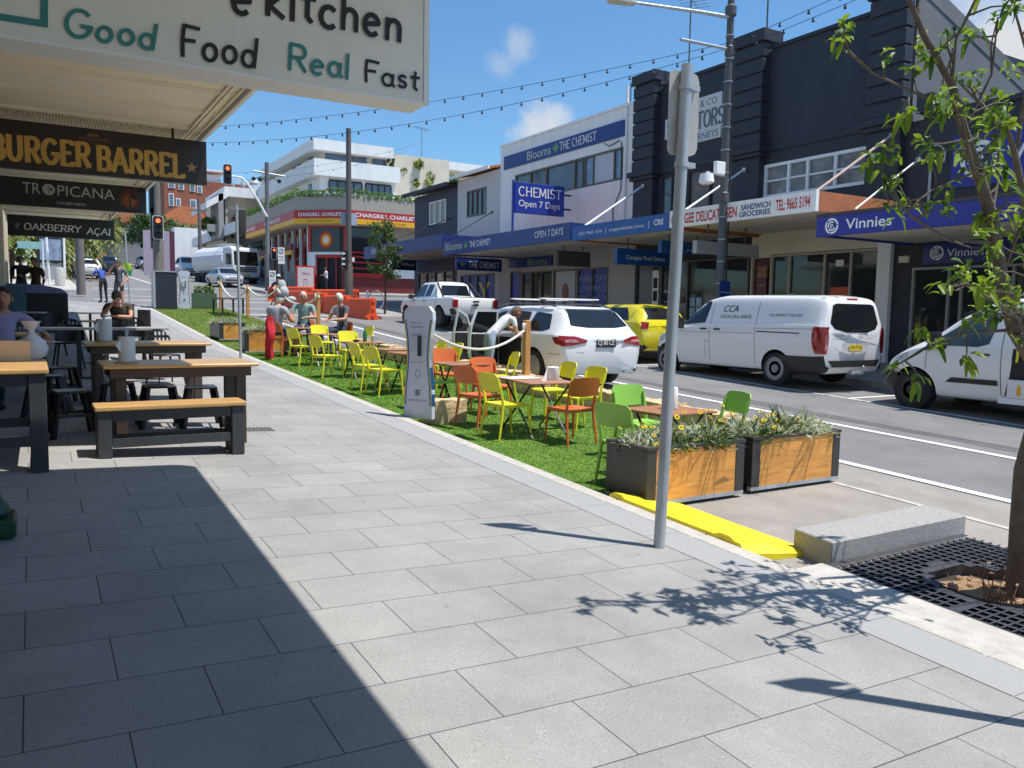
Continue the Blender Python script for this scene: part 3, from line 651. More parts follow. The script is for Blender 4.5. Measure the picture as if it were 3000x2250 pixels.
a = MB(); a.bx(FX-.05, FX-.002, 17.95, 21.4, 6.25, 6.4); a.bx(FX-.05, FX-.002, 13.4, 16.7, 6.25, 6.4); a.build('string_course', M_DARK, t)
# solicitors board of three stepped panels
a = MB()
for y0, y1, z0, z1 in ((18.55, 20.8, 8.0, 8.38), (18.3, 21.12, 7.34, 7.998), (18.55, 20.8, 7.0, 7.338)): a.bx(FX-.06, FX-.003, y0, y1, z0, z1)
b = a.build('solicitors_sign', mat('sign_white', (.60, .61, .62), .6, var=.05, dirt=.1), t)
a = MB(); text_f(a, "COHEN & CO", 18.75, 20.65, 8.07, 8.28, FX-.061, strokes if 0 else put); text_f(a, "SOLICITORS", 18.45, 21.0, 7.42, 7.92, FX-.061, strokes, t=.17, slab=.11, contrast=.6); text_f(a, "& ATTORNEYS", 18.65, 20.7, 7.06, 7.27, FX-.061); a.build('lettering', M_GREYL, b)
win_f(t, 13.35, 16.78, 4.92, 5.88, 4, M_WHITE, mat('curtained_glass', (.20, .19, .18), .15, var=.7, scale=1.4), fw=.085, rows=2, split=[13.35, 14.35, 15.25, 15.9, 16.78])
win_f(t, 20.22, 21.28, 4.77, 6.18, 2, M_DARK, M_WINB)
win_f(t, 17.98, 19.98, 4.77, 6.15, 2, M_DARK, mat('painted_brick_reflection_glass', (.15, .095, .07), .1, var=.5, scale=1.2))  # brown base colour paints a brick reflection into the panes
f = win_f(t, 12.88, 16.38, .5, 3.26, 4, mat('cream_frame', (.45, .41, .33), .5, var=.05), M_SHOPG, name='shop_window', split=[12.88, 13.72, 14.54, 15.72, 16.38])
a = MB(); a.bx(FX+.02, FX+.035, 13.78, 14.34, 1.5, 2.3); b = a.build('lease_poster', mat('orange_poster', (.62, .10, .03), .5, var=.03), f)
a = MB()
for s, z in (("SHOP", 2.06), ("FOR", 1.84), ("LEASE", 1.62)): text_f(a, s, 13.86, 14.26, z, z+.15, FX+.018)
a.build('lettering', M_WTXT, b)
a = MB(); a.bx(FX+.02, FX+.03, 13.95, 14.2, 2.85, 3.02); a.build('notice', M_PAPER, f)
win_f(t, 17.22, 21.18, .62, 3.28, 3, M_BRZ, M_SHOPG, name='shop_window')
a = MB(); 
for k in range(9): a.bx(FX+.03, FX+.04, 17.5+.28*(k % 3), 17.72+.28*(k % 3), 1.2+.32*(k//3), 1.45+.32*(k//3))
for k in range(6): a.bx(FX+.03, FX+.04, 19.2+.3*(k % 2), 19.44+.3*(k % 2), 1.1+.34*(k//2), 1.38+.34*(k//2))
a.build('property_cards', mat('pale_cards', (.34, .46, .55), .4, var=.4, scale=5), t)
a = MB(); a.bx(FX+.1, FX+.14, 16.43, 17.09, .5, 3.2); f = a.build('doorway', mat('maroon_door', (.10, .018, .016), .4, var=.2), t)
a = MB(); text_f(a, "202", 16.55, 16.95, 2.75, 2.98, FX+.098); text_f(a, "OPEN", 16.5, 16.95, 1.95, 2.06, FX+.098); a.build('lettering', mat('dull_white_letter', (.40, .36, .33), .5, var=0), f)
a = MB(); a.bx(FX-.03, FX-.002, 16.5, 16.86, 2.62, 2.95); a.m = 1; a.bx(FX-.03, FX-.002, 16.5, 16.86, 1.5, 2.6); f = a.build('menu_panel', [mat('orange_brown_panel', (.30, .11, .05), .5, var=.2), mat('dark_red_panel', (.12, .012, .014), .4, var=.15)], t)
a = MB(); text_f(a, "FAMILY", 16.56, 16.8, 2.82, 2.9, FX-.031); text_f(a, "PLATE", 16.56, 16.8, 2.68, 2.76, FX-.031); text_f(a, "Burgers", 16.55, 16.8, 2.35, 2.44, FX-.031); text_f(a, "MORE FISH", 16.55, 16.8, 2.0, 2.06, FX-.031); a.build('lettering', mat('tan_letter', (.5, .36, .28), .5, var=0), f)
a = MB(); a.bx(FX+.05, FX+.1, 21.62, 22.38, .7, 3.28); a.build('entry_door', mat('grey_door', (.14, .14, .135), .3, var=.1), t)
a = MB(); a.bx(FX-.02, FX-.002, 21.25, 21.57, 1.5, 3.0); a.m = 1; a.bx(FX-.025, FX-.0205, 21.3, 21.52, 2.4, 2.75); a.bx(FX-.025, FX-.0205, 21.3, 21.52, 1.95, 2.3); a.build('directory_board', [M_WHITE, M_DINT], t)
a = MB(); a.prism([(0, 0), (15.0, -4.9), (15, -5.4), (0, -.4)], (FX+.35, 12.45, 9.9), X1, Z1, (0, .1, 0)); a.bx(FX+.35, 34, 12.46, 12.54, 4, 6.2)
a.m = 0; a.prism([(0, -.4), (15, -5.4), (15, -7.5), (0, -7.5)], (FX+.35, 12.47, 9.9), X1, Z1, (0, .07, 0)); a.build('side_wall', mat('grey_side_render', (.16, .165, .175), .8, var=.12, scale=.8, dirt=.15), t)
# delicatessen awnings
awning('estate_awning', 'blue real estate awning with web address', 16.9, 21.5, 3.80, 4.26, M_BLUE3, M_CREAM, M_GREYR, side=M_TERRA)
fa = max((x for x in SC.objects if x.name.startswith('fascia')), key=lambda x: x.name)
a = MB(); text_f(a, "(02) 9665 3341", 19.9, 21.1, 3.93, 4.06, 14.998); text_f(a, "|", 19.72, 19.74, 3.9, 4.1, 14.998); text_f(a, "coogeerealestate.com.au", 17.95, 19.55, 3.93, 4.07, 14.998); text_f(a, "|", 17.72, 17.74, 3.9, 4.12, 14.998); text_f(a, "CRE", 17.12, 17.52, 3.97, 4.13, 14.998, bold=.02); a.build('lettering', M_WTXT, fa)
awning('deli_awning', 'white awning lettered in red for the delicatessen', 12.1, 16.88, 3.84, 4.30, M_WHITE, M_CREAM, M_GREYR, side=M_TERRA)
fa = max((x for x in SC.objects if x.name.startswith('fascia')), key=lambda x: x.name)
a = MB(); text_f(a, "COOGEE DELICATESSEN", 14.43, 16.8, 3.92, 4.19, 14.998, bold=.02); text_f(a, "TEL: 9665 5194", 12.25, 13.22, 3.94, 4.2, 14.998, bold=.02); a.m = 1; text_f(a, "SANDWICH", 13.38, 14.3, 4.06, 4.2, 14.998, bold=.02); text_f(a, "GROCERIES", 13.38, 14.36, 3.9, 4.03, 14.998, bold=.02); a.build('lettering', [M_RTXT, M_NTXT], fa)
t = perp_sign('hanging_sign', 'mid blue real estate sign hung under its awning', 19.9, 15.6, 18.0, 3.04, 3.53, M_BLUE3, hang=3.86)
a = MB(); text_p(a, "Coogee Real Estate", 15.95, 17.55, 3.16, 3.33, 19.898, bold=.01); a.build('lettering', M_WTXT, t)
t = perp_sign('light_box', 'blank grey light box under delicatessen awning', 15.9, 15.1, 17.45, 3.12, 3.46, mat('grey_lightbox', (.36, .36, .37), .5, var=.05), hang=3.9)
t = perp_sign('hanging_sign', 'small blue property sign behind the real estate sign', 18.2, 15.9, 17.7, 3.3, 3.66, M_BLUE3, hang=3.86)
a = MB(); text_p(a, "property", 16.9, 17.5, 3.36, 3.46, 18.198); a.build('lettering', M_WTXT, t)
stay('awning_stay', 'thick pale stay from terracotta awning side to charcoal pilaster', (15.15, 12.4, 4.2), (18.2, 12.55, 5.95), .035, mat('pinkish_steel', (.50, .38, .32), .5, var=.1))
stay('awning_stay', 'white stay above the blue real estate awning', (15.15, 21.2, 4.2), (18.2, 21.9, 5.9), .035)
stay('awning_stay', 'thin pale stay above blue op shop awning', (15.15, 11.2, 3.8), (18.35, 11.9, 5.3), .02)
stay('awning_stay', 'pale stay behind the tall grey lamp post', (15.15, 16.7, 4.2), (18.2, 17.3, 5.8), .03)
# --- op shop
t = thing('op_shop_building', 'dark low op shop building with blue wall sign', 'building', (FX, 9, 0))
a = MB(); shell_f(a, -4, 12.48, .1, 6.25, [(4, 12.0, .4, 2.75)], d=.3); a.bx(FX+.3, 34, -4, 12.44, .1, 6.0); a.build('wall', M_DARK, t)
a = MB(); a.bx(FX-.08, FX+.4, -4, 11.9, 6.255, 6.38); a.bx(FX-.2, FX+.4, 11.6, 12.0, 6.38, 6.8); a.build('parapet_cap', M_DARK, t)
a = MB(); a.bx(FX-.06, FX-.003, 5.5, 11.13, 4.52, 5.68); b = a.build('wall_sign', M_BLUE4, t)
def rose(mb, c, r, u, v, n):
    c, u, v, n = Vector(c), Vector(u), Vector(v), Vector(n)
    for k, (a0, a1, r0, r1) in enumerate(((10, 130, .75, 1), (140, 250, .75, 1), (260, 365, .75, 1), (60, 200, .42, .62), (215, 340, .42, .62), (0, 300, .1, .26))):
        o = arc(0, 0, r*r1, r*r1, a0, a1, 10); i = arc(0, 0, r*r0, r*r0, a0, a1, 10)
        for p, q, s, w in zip(o, o[1:], i[1:], i): mb.quad(*[c+u*a+v*b+n*.004 for a, b in (p, q, s, w)])
a = MB(); rose(a, (FX-.061, 10.5, 5.1), .42, (0, -1, 0), Z1, (-1, 0, 0)); text_f(a, "Vinnies", 8.0, 9.9, 4.85, 5.3, FX-.061, bold=.01); a.build('lettering', M_WTXT, b)
win_f(t, 4.02, 11.98, .42, 2.73, 6, mat('grey_alu_frame', (.30, .31, .32), .4, var=.05), M_SHOPG, name='shop_window', split=[4.02, 6, 8, 9.6, 10.75, 11.05, 11.98])
a = MB(); a.bx(FX-.06, FX-.003, 5, 11.69, 2.8, 3.28); b = a.build('shop_sign', M_BLUE, t)
a = MB(); rose(a, (FX-.061, 11.35, 3.05), .17, (0, -1, 0), Z1, (-1, 0, 0)); text_f(a, "Vinnies", 10.25, 11.1, 2.95, 3.13, FX-.061); a.build('lettering', M_WTXT, b)
a = MB(); a.bx(FX-.14, FX+.02, 12.5, 12.86, .3, 3.38); a.build('white_pier', M_WHITE, t)
a = MB(); a.bx(FX-.1, FX-.003, 12.05, 12.3, 2.86, 3.02); a.build('meter_box', M_CREAM, t)
a = MB(); a.tube([(FX-.04, 11.65, 5.4), (FX-.04, 11.65, 3.8)], .035, 8); a.tube(arc(0, 0, 1, 1, 0, 1, 1) and [(FX-.05, 11.55-.25*math.sin(rad(k)), 5.3+.28*math.cos(rad(k))) for k in range(-40, 140, 20)], .02, 6); a.build('conduit', mat('grey_conduit', (.4, .41, .42), .5, var=.1), t)
awning('op_shop_awning', 'deep blue awning with white rose emblem over the op shop', 2, 12.05, 3.26, 3.69, M_BLUE4, M_CREAM, M_GREYR)
fa = max((x for x in SC.objects if x.name.startswith('fascia')), key=lambda x: x.name)
a = MB(); rose(a, (14.998, 11.65, 3.47), .17, (0, -1, 0), Z1, (-1, 0, 0)); text_f(a, "Vinnies", 10.22, 11.3, 3.37, 3.59, 14.998, bold=.012); a.build('lettering', M_WTXT, fa)
a = MB(); a.bx(14.98, 15.12, 2, 12.05, 3.695, 3.76); tag(a.build('awning_flashing', M_ZINC), 'grey metal flashing along the top of the deep blue awning', 'flashing')
for yy in (9.3, 7.0): 
    a = MB(); a.cyl((16.6, yy, 2.8), (16.6, yy, 3.32), .025); tag(a.build('hanger_rod', M_BLACK), 'black rod hanging below the deep blue awning', 'rod', 'rods under the deep blue awning')
# ================================================================== the shops on the left
LX = -.62
t = thing('left_shop_building', 'cream shop building along the left footpath behind the awnings', 'building', (LX, 14, 0))
a = MB(); a.bx(-9, LX-.9, -4, 30, -.5, 9); a.bx(LX-.9, LX, -4, 30, 4.6, 9)
for y0, y1 in ((-4, -3.2), (5.9, 6.6), (12.4, 12.9), (18.9, 19.4), (25.4, 25.9), (29.4, 30)): a.bx(LX-.9, LX, y0, y1, -.4, 4.598)
a.build('wall', M_CREAMB, t)
M_ALU = mat('dark_alu_frame', (.07, .07, .075), .35, metal=.5, var=.1)
for y0, y1 in ((-3.2, 5.9), (6.6, 12.4), (12.9, 18.9), (19.4, 25.4), (25.9, 29.4)):
    f = MB(); z = gp((y0+y1)/2)
    n = int((y1-y0)/1.15)
    for k in range(n+1):
        yy = y0+(y1-y0)*k/n; f.bx(LX-.22, LX-.14, max(y0, yy-.035), min(y1, yy+.035), z-.2, z+2.9)
    f.bx(LX-.23, LX-.13, y0, y1, z+2.9, z+2.98); fo = f.build('shopfront_frame', M_ALU, t)
    f = MB(); f.bx(LX-.19, LX-.17, y0, y1, z-.2, z+2.9); f.build('pane', M_SHOPG, fo)
def l_awning(label, y0, y1, z0, z1, x1=2.1, beams=5, slats=False):
    t = thing('shop_awning', label, 'awning', (x1, (y0+y1)/2, z0), group='cream awnings over the left shops')
    a = MB(); a.bx(LX, x1-.10, y0+.08, y1-.08, z0+.10, z0+.16); so = a.build('soffit', M_CREAMB, t)
    a = MB()
    for k in range(beams+1):
        yy = y0+.14+(y1-y0-.28)*k/beams
        a.bx(LX+.02, x1-.14, yy-.06, yy-.035, z0+.075, z0+.10); a.bx(LX+.02, x1-.14, yy+.02, yy+.045, z0+.075, z0+.10)
    for d in (.12, .22, .27): a.bx(x1-d-.025, x1-d, y0+.1, y1-.1, z0+.066, z0+.1)
    a.build('cover_batten', M_CREAMB, so)
    a = MB(); a.bx(x1-.098, x1-.04, y0, y1, z0+.02, z1); a.bx(x1-.039, x1, y0, y1, z0+.10, z1-.06); a.build('fascia', M_WHITE, t, bevel=.008)
    for ya in (y0, y1-.078):
        a = MB(); a.bx(LX, x1-.1, ya, ya+.078, z0+.02, z1-.02); a.build('end_fascia', M_WHITE, t)
    a = MB(); a.bx(LX, x1-.1, y0+.08, y1-.08, z1-.10, z1-.05); a.build('roof_deck', M_GREYR, t)
    if slats:
        a = MB(); yy = y1-1.0
        for k in range(74):
            x = LX+.06+k*.034; a.bx(x, x+.011, yy, y1-.1, z0+.07, z0+.098)
        a.build('fine_batten', M_CREAMB, so)
    return t
l_awning('cream awning above the camera carrying the kitchen sign', -4, 6.0, 3.45, 3.95, x1=2.13)
l_awning('cream awning between the kitchen sign and the brown burger sign', 7.0, 12.45, 3.70, 4.12, slats=True)
l_awning('cream awning between the brown burger sign and the palm sign', 12.6, 19.0, 3.78, 4.2, beams=6)
l_awning('cream awning above the black berry sign', 19.2, 29.0, 3.98, 4.4, beams=8)
# hanging signs
t = thing('kitchen_sign', 'large grey sign box with teal and black hand lettering', 'sign', (.8, 3.95, 2.567))
a = MB(); a.bx(LX, 1.815, 3.947, 4.17, 2.567, 3.18); b = a.build('box', mat('grey_white_sign', (.80, .77, .70), .6, var=.06, scale=2.5, dirt=.10), t, bevel=.006)
a = MB(); a.bx(LX, 1.819, 3.941, 3.945, 2.565, 2.579); a.bx(1.789, 1.819, 3.941, 3.945, 2.579, 3.18); a.build('edge_trim', M_WHITE, t)
a = MB(); YK = 3.944; a.m = 0
strokes(a, "Good", (.150, YK, 2.619), X1, Z1, .345, .110, t=.15, slant=.12, wob=.06)
strokes(a, "Real", (1.079, YK, 2.633), X1, Z1, .30, .118, t=.145, slant=.06, wob=.06); a.m = 1
strokes(a, "Food", (.599, YK, 2.614), X1, Z1, .33, .133, t=.13, slant=.08, wob=.06)
strokes(a, "Fast", (1.461, YK, 2.635), X1, Z1, .296, .105, t=.14, slant=.05, wob=.06)
strokes(a, "kitchen", (.978, YK, 2.865), X1, Z1, .678, .18, t=.135, slant=.04, wob=.05)
strokes(a, "e", (.825, YK, 2.842), X1, Z1, .086, .18, t=.135, slant=.04)
a.m = 0; a.prism([(-.51, 0), (.09, .010), (.099, .257), (.073, .257), (.064, .036), (-.51, .026)], (0, YK, 2.624), X1, Z1, (0, -.002, 0))
a.build('lettering', [M_TEAL, M_BTXT], b)
t = thing('burger_sign', 'brown black sign with big gold western lettering', 'sign', (.7, 11.3, 3.1))
a = MB(); a.bx(LX, 2.02, 11.3, 11.42, 3.09, 3.65); b = a.build('board', mat('dark_brown_board', (.022, .012, .010), .35, var=.25, scale=2.5), t, bevel=.004)
a = MB(); strokes(a, "BURGER", (-.37, 11.299, 3.185), X1, Z1, 1.02, .275, t=.21, slab=.155, contrast=.72, gap=.22)
strokes(a, "BARREL", (.745, 11.299, 3.165), X1, Z1, .985, .275, t=.21, slab=.155, contrast=.72, gap=.22)
a.build('lettering', M_GOLD, b)
def star(mb, c, r, u, v, n, k=5):
    pts = [(math.sin(math.pi*j/k)*(r if j % 2 == 0 else r*.42), math.cos(math.pi*j/k)*(r if j % 2 == 0 else r*.42)) for j in range(2*k)]
    mb.prism(pts, c, u, v, n)
a = MB(); star(a, (1.835, 11.297, 3.30), .075, X1, Z1, (0, -.003, 0)); a.build('star', mat('tan_star', (.42, .22, .08), .5, var=.1), b)
a = MB(); put(a, "BURGER BARREL", (.54, 11.299, 3.50), X1, Z1, .34, .045); put(a, "GOOD BURGERS", (.60, 11.299, 3.46), X1, Z1, .22, .018); a.prism([(-.07, 0), (.07, 0), (.05, .035), (-.05, .035)], (.70, 11.297, 3.555), X1, Z1, (0, -.002, 0)); a.build('small_logo', mat('dull_copper', (.20, .085, .04), .5, var=.1), b)
for xx in (-.3, 1.62):
    a = MB(); a.cyl((xx, 11.36, 3.65), (xx, 11.36, 3.86), .016); a.bx(xx-.05, xx+.05, 11.31, 11.41, 3.79, 3.80); a.build('hanger', M_BLACK, t)
t = thing('tropical_sign', 'black sign with silver lettering and orange palm sunset', 'sign', (.7, 17.8, 3.34))
a = MB(); a.bx(LX, 2.02, 17.8, 17.92, 3.34, 3.89); b = a.build('board', mat('matt_black_board', (.012, .012, .013), .4, var=.2), t, bevel=.004)
a = MB(); put(a, "TR", (-.1, 17.799, 3.57), X1, Z1, .29, .2); put(a, "PICANA", (.47, 17.799, 3.565), X1, Z1, .98, .2); put(a, "LICENSED", (.46, 17.799, 3.405), X1, Z1, .49, .05, bold=.01)
a.lathe([(.105, 0), (.105, .002)], (.325, 17.794, 3.665), 20, 'y'); a.build('lettering', mat('silver_letter', (.45, .45, .45), .5, var=.05), b)
def palm_icon(mb, c, s):
    c = Vector(c); u, v, w = X1*s, Z1*s, Vector((0, -.0015, 0))
    mb.prism([(-.02, -.5), (.05, -.5), (.02, .1), (-.03, .1)], c, u, v, w)
    for an in (20, 70, 115, 160, -15, 195):
        ca, sa = math.cos(rad(an)), math.sin(rad(an)); mb.prism([(0, .1), (.25*ca-.07*sa, .1+.25*sa+.07*ca), (.5*ca, -.02+.42*sa), (.22*ca, .02+.2*sa)], c, u, v, w)
a = MB(); palm_icon(a, (.325, 17.790, 3.655), .17); a.build('palm_letter', M_BTXT, b); a = MB(); a.m = 1; a.lathe([(.20, 0), (.20, .002)], (1.72, 17.796, 3.6), 24, 'y'); a.m = 2; a.lathe([(.13, 0), (.13, .002)], (1.72, 17.793, 3.57), 20, 'y'); a.m = 0; palm_icon(a, (1.72, 17.789, 3.62), .40)
a.build('palm_emblem', [M_BTXT, mat('sunset_rim', (.10, .022, .010), .6, var=.3, scale=5), mat('sunset_core', (.28, .065, .015), .6, var=.2)], b)
for xx in (-.2, 1.5):
    a = MB(); a.cyl((xx, 17.86, 3.89), (xx, 17.86, 4.0), .014); a.build('hanger', M_BLACK, t)
t = thing('berry_sign', 'black sign with white slab lettering, farthest under the awnings', 'sign', (.7, 25.5, 3.3))
a = MB(); a.bx(-.52, 2.05, 25.5, 25.62, 3.33, 3.88); b = a.build('board', MATS['matt_black_board'], t, bevel=.004)
a = MB(); strokes(a, "OAKBERRY", (-.14, 25.499, 3.5), X1, Z1, 1.34, .17, t=.17, slab=.11, contrast=.7, slant=.08); strokes(a, "AÇAI", (1.36, 25.499, 3.47), X1, Z1, .57, .17, t=.17, slab=.11, contrast=.7, slant=.08); a.build('lettering', M_WTXT, b)
a = MB(); a.prism([(-.02, 0), (.03, 0), (.05, .1), (.1, .13), (.02, .17), (-.06, .13), (-.05, .08)], (-.3, 25.497, 3.5), X1, Z1, (0, -.002, 0)); a.build('berry_emblem', M_GREYL, b)
a = MB(); a.cyl((1.95, 25.56, 3.88), (1.95, 25.56, 4.2), .014); a.build('hanger', M_BLACK, t)
# green column at the left edge of the picture
t = thing('green_column', 'dark green iron column with square plinth at the left edge', 'column', (-.28, 5.28, zF(-.28, 5.28)))
M_IRON = mat('green_iron', (.012, .055, .030), .35, var=.15, scale=5, bump=.1, bscale=20)
z0 = zF(-.28, 5.28)
a = MB(); a.bx(-.43, -.12, 5.13, 5.43, z0, z0+.10); a.build('plinth', M_IRON, t, bevel=.012)
a = MB(); a.lathe([(.125, .10), (.14, .13), (.12, .17), (.095, .20), (.088, .26), (.082, .7), (.078, 2.5), (.11, 2.55), (.11, 3.2)], (-.28, 5.28, z0), 20); a.build('shaft', M_IRON, t, smooth=1)

# ================================================================== corner chicken shop and the terraced flats above it
t = thing('chicken_shop_building', 'corner shop building with red and yellow fascia and hedge topped parapet', 'building', (18.6, 53.5, 2.8))
C1, C2 = Vector((18.6, 53.5, 0)), Vector((15.75, 56.2, 0)); DU = (C1-C2).normalized(); DN = Vector((DU.y, -DU.x, 0))  # DN faces the camera side
FP3 = [(Vector((34, 53.5, 0)), C1), (C1, C2), (C2, Vector((15.75, 71, 0)))]
def ring(z0, z1, d0, d1, seg=None):
    """three fascia runs between offsets d0 (outer) and d1 (inner)"""
    mb = MB(); pts = [Vector((34, 53.5, 0)), C1, C2, Vector((15.75, 71, 0))]
    def off(d): return [pts[0]+Vector((0, d, 0)), C1+Vector((d*.42, d, 0)), C2+Vector((d, d*.40, 0)), pts[3]+Vector((d, 0, 0))]
    o, i = off(d0), off(d1)
    for k in range(3):
        q = [o[k], o[k+1], i[k+1], i[k]]; A = [mb.vv(p+Z1*z0) for p in q]; B = [mb.vv(p+Z1*z1) for p in q]
        mb.face(A[::-1]); mb.face(B)
        for j in range(4): mb.face((A[j], A[(j+1) % 4], B[(j+1) % 4], B[j]))
    return mb
ring(8.28, 9.28, .05, .35).build('parapet', M_BEIGE, t)
ring(7.72, 8.26, 0, .2).build('fascia', M_SIGNR, t)
ring(7.36, 7.718, 0, .2).build('yellow_fascia', M_SIGNY, t)
ring(7.33, 7.43, .22, 1.9).build('soffit', M_BEIGE, t)
a = MB(); a.grid([[(18.9, 54, 8.4), (34, 54, 8.4)], [(16.3, 57, 8.4), (34, 57, 8.4)], [(16.3, 71, 8.4), (34, 71, 8.4)]]); a.build('roof_deck', M_GREYR, t)
fa = [x for x in SC.objects if x.parent == t and x.name.startswith('fascia')][0]
a = MB()
p = C2+DU*.25-Vector((DU.y, -DU.x, 0))*0; 
put(a, "CHARGRILL CHARLIE'S", C2+DU*.3+Z1*7.86, DU, Z1, 3.2, .26, bold=.025, off=.006)
put(a, "CHARGRILL CHARLIE'S", (19.2, 53.5, 7.84), X1, Z1, 4.6, .30, bold=.025, off=.006)
put(a, "CHARLIE'S", (15.75, 64.5, 7.86), (0, -1, 0), Z1, 4.5, .28, bold=.025, off=.006); put(a, "BURGERS", (15.75, 70.6, 7.86), (0, -1, 0), Z1, 3.0, .28, bold=.02, off=.006)
a.m = 1; put(a, "GOURMET FOOD AT ITS BEST", C2+DU*1.0+Z1*7.48, DU, Z1, 1.9, .10, off=.006); put(a, "GOURMET FOOD AT ITS BEST", (20.4, 53.5, 7.47), X1, Z1, 2.6, .12, off=.006)
a.build('lettering', [M_WTXT, mat('brown_letter', (.12, .03, .01), .5, var=0)], fa)
# walls below: right wall, entry wall (diagonal), left wall
a = MB(); YW = 54.6
a.m = 0; a.bx(22.0, 34, YW, YW+.3, 5.1, 7.34); a.m = 1; a.bx(22.0, 34, YW, YW+.3, 3.8, 5.098); a.m = 2; a.bx(19.05, 34, YW, YW+.3, 2.0, 3.798) 
a.m = 3; a.bx(19.05, 21.998, YW, YW+.3, 3.8, 3.95)
a.build('right_wall', [M_BEIGE, M_WHITE, M_MAROON, M_RED], t)
f = MB(); f.bx(19.1, 21.95, YW+.1, YW+.16, 3.95, 7.33); f.build('upper_glass', M_SHOPG, t)
f = MB()
for z in (3.96, 4.35, 4.75, 5.15, 5.45): f.bx(19.25, 21.9, YW-.06, YW+.02, z, z+.10)
for x in (19.25, 21.8): f.bx(x, x+.1, YW-.065, YW+.02, 3.96, 5.55)
f.build('window_frame', M_RED, t)
E2, E1 = C2+Vector((1.1, .44, 0)), C1+Vector((.46, 1.1, 0)); L = (E1-E2).length
def dbox(mb, u0, u1, z0, z1, d0=0, d1=.2):
    mb.T = Matrix(((DU.x, -DN.x, 0, E2.x), (DU.y, -DN.y, 0, E2.y), (0, 0, 1, 0), (0, 0, 0, 1)))
    mb.bx(u0*L, u1*L, d0, d1, z0, z1); mb.T = None
a = MB(); a.m = 0; dbox(a, 0, .17, 3.9, 5.32); a.m = 1; dbox(a, 0, .17, 2.5, 3.898); dbox(a, .84, 1, 2.5, 5.32); a.m = 0; dbox(a, 0, 1, 5.322, 5.5); a.m = 2; dbox(a, 0, .07, 5.502, 7.34); dbox(a, .9, 1, 5.502, 7.34); dbox(a, .0701, .8999, 7.22, 7.34)
a.build('entry_wall', [M_WHITE, M_MAROON, M_RED], t)
a = MB(); dbox(a, .071, .899, 5.502, 7.218, .08, .14); b = a.build('menu_window', M_SHOPG, t)
def dpt(u, z, d=0): return E2+DU*(u*L)-DN*d+Z1*z
a = MB()
for k, (r0, r1) in enumerate(((.36, .52), (.2, .36), (.0, .2))):
    a.m = k; o = arc(0, 0, r1, r1*1.15, 0, 360, 24); i = arc(0, 0, max(r0, 1e-3), max(r0, 1e-3)*1.15, 0, 360, 24)
    for p, q, s, w in zip(o, o[1:], i[1:], i): a.quad(*[dpt(.44+x/L, 6.35+z, .072) for x, z in (p, q, s, w)])
a.build('round_emblem', [M_SIGNR, M_SIGNY, M_WTXT], b)
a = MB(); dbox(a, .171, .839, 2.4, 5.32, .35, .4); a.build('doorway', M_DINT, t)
a = MB()
for u in (.171, .42, .66, .81): dbox(a, u, u+.028, 2.4, 5.3, .2, .26)
dbox(a, .171, .839, 5.1, 5.3, .19, .27); a.build('door_frame', M_RED, t)
a = MB(); a.m = 0
for k in range(7): a.bx(17.0, 17.2, 57.2+2*k, 57.45+2*k, 2.6, 7.34)
a.m = 1; a.bx(17.05, 17.15, 57.2, 71, 2.4, 3.6); a.m = 2
for k in range(6): a.bx(17.03, 17.12, 57.47+2*k, 57.6+2*k, 3.6, 7.2); a.bx(17.03, 17.12, 58.4+2*k, 58.5+2*k, 3.6, 7.2)
a.build('side_mullion', [M_WHITE, M_MAROON, M_RED], t)
a = MB(); a.bx(17.16, 17.18, 57.2, 71, 3.0, 7.3); a.build('side_glass', M_SHOPG, t)
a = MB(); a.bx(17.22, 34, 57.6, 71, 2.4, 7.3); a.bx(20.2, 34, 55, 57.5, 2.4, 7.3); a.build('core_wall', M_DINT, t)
t = thing('under_awning_sign', 'long red and orange menu sign under the corner shop awning', 'sign', (16.4, 63, 5.6))
a = MB(); a.m = 0; a.bx(16.3, 16.45, 59, 70, 5.75, 6.2); a.m = 1; a.bx(16.3, 16.45, 59, 70, 5.45, 5.748); a.build('board', [M_MAROON, M_SIGNY], t)
# clipped hedge on the parapet, one per wall
def leaf_quad(mb, p, n, s, asp=.5, fold=.25):
    n = n.normalized(); u = n.cross(Vector((R.gauss(0, 1), R.gauss(0, 1), R.gauss(0, 1)))).normalized(); v = n.cross(u)
    a = p-u*s*.5; b = p+u*s*.5; w = v*s*asp*.5
    mb.face([mb.vv(a), mb.vv(p+w-n*s*fold*.3), mb.vv(b), mb.vv(p-w-n*s*fold*.3)])
def rdir():
    while 1:
        v = Vector((R.uniform(-1, 1), R.uniform(-1, 1), R.uniform(-1, 1)))
        if .05 < v.length < 1: return v.normalized()
def hedge(nm, label, p, q, w, h, n, s, m=None, group='hedges on the corner parapet'):
    mb = MB(); p, q = Vector(p), Vector(q); d = q-p; side = Vector((-d.y, d.x, 0)).normalized()
    for k in range(n):
        t = R.random(); a = R.uniform(-1, 1); b = R.uniform(-.1, 1); hh = h*(.85+.25*math.sin(t*d.length*2.3)*math.sin(t*d.length*.9+1))
        e = max(abs(a), abs(b)); 
        if R.random() < .6: a, b = (a/e, b) if abs(a) > b else (a, b/e)
        leaf_quad(mb, p+d*t+side*a*w/2+Z1*(b*hh), (side*a+Z1*max(b, .1)+rdir()*.8), s*R.uniform(.6, 1.3))
    return tag(mb.build(nm, m or M_HEDGE), label, 'hedge', group)
hedge('hedge', 'clipped green hedge along sunlit right parapet of the corner shop', (18.8, 53.8, 9.2), (31, 53.8, 9.2), .55, .55, 2600, .17)
hedge('hedge', 'clipped green hedge above the angled corner fascia', (18.6, 53.9, 9.2), (16.1, 56.3, 9.2), .55, .55, 900, .17)
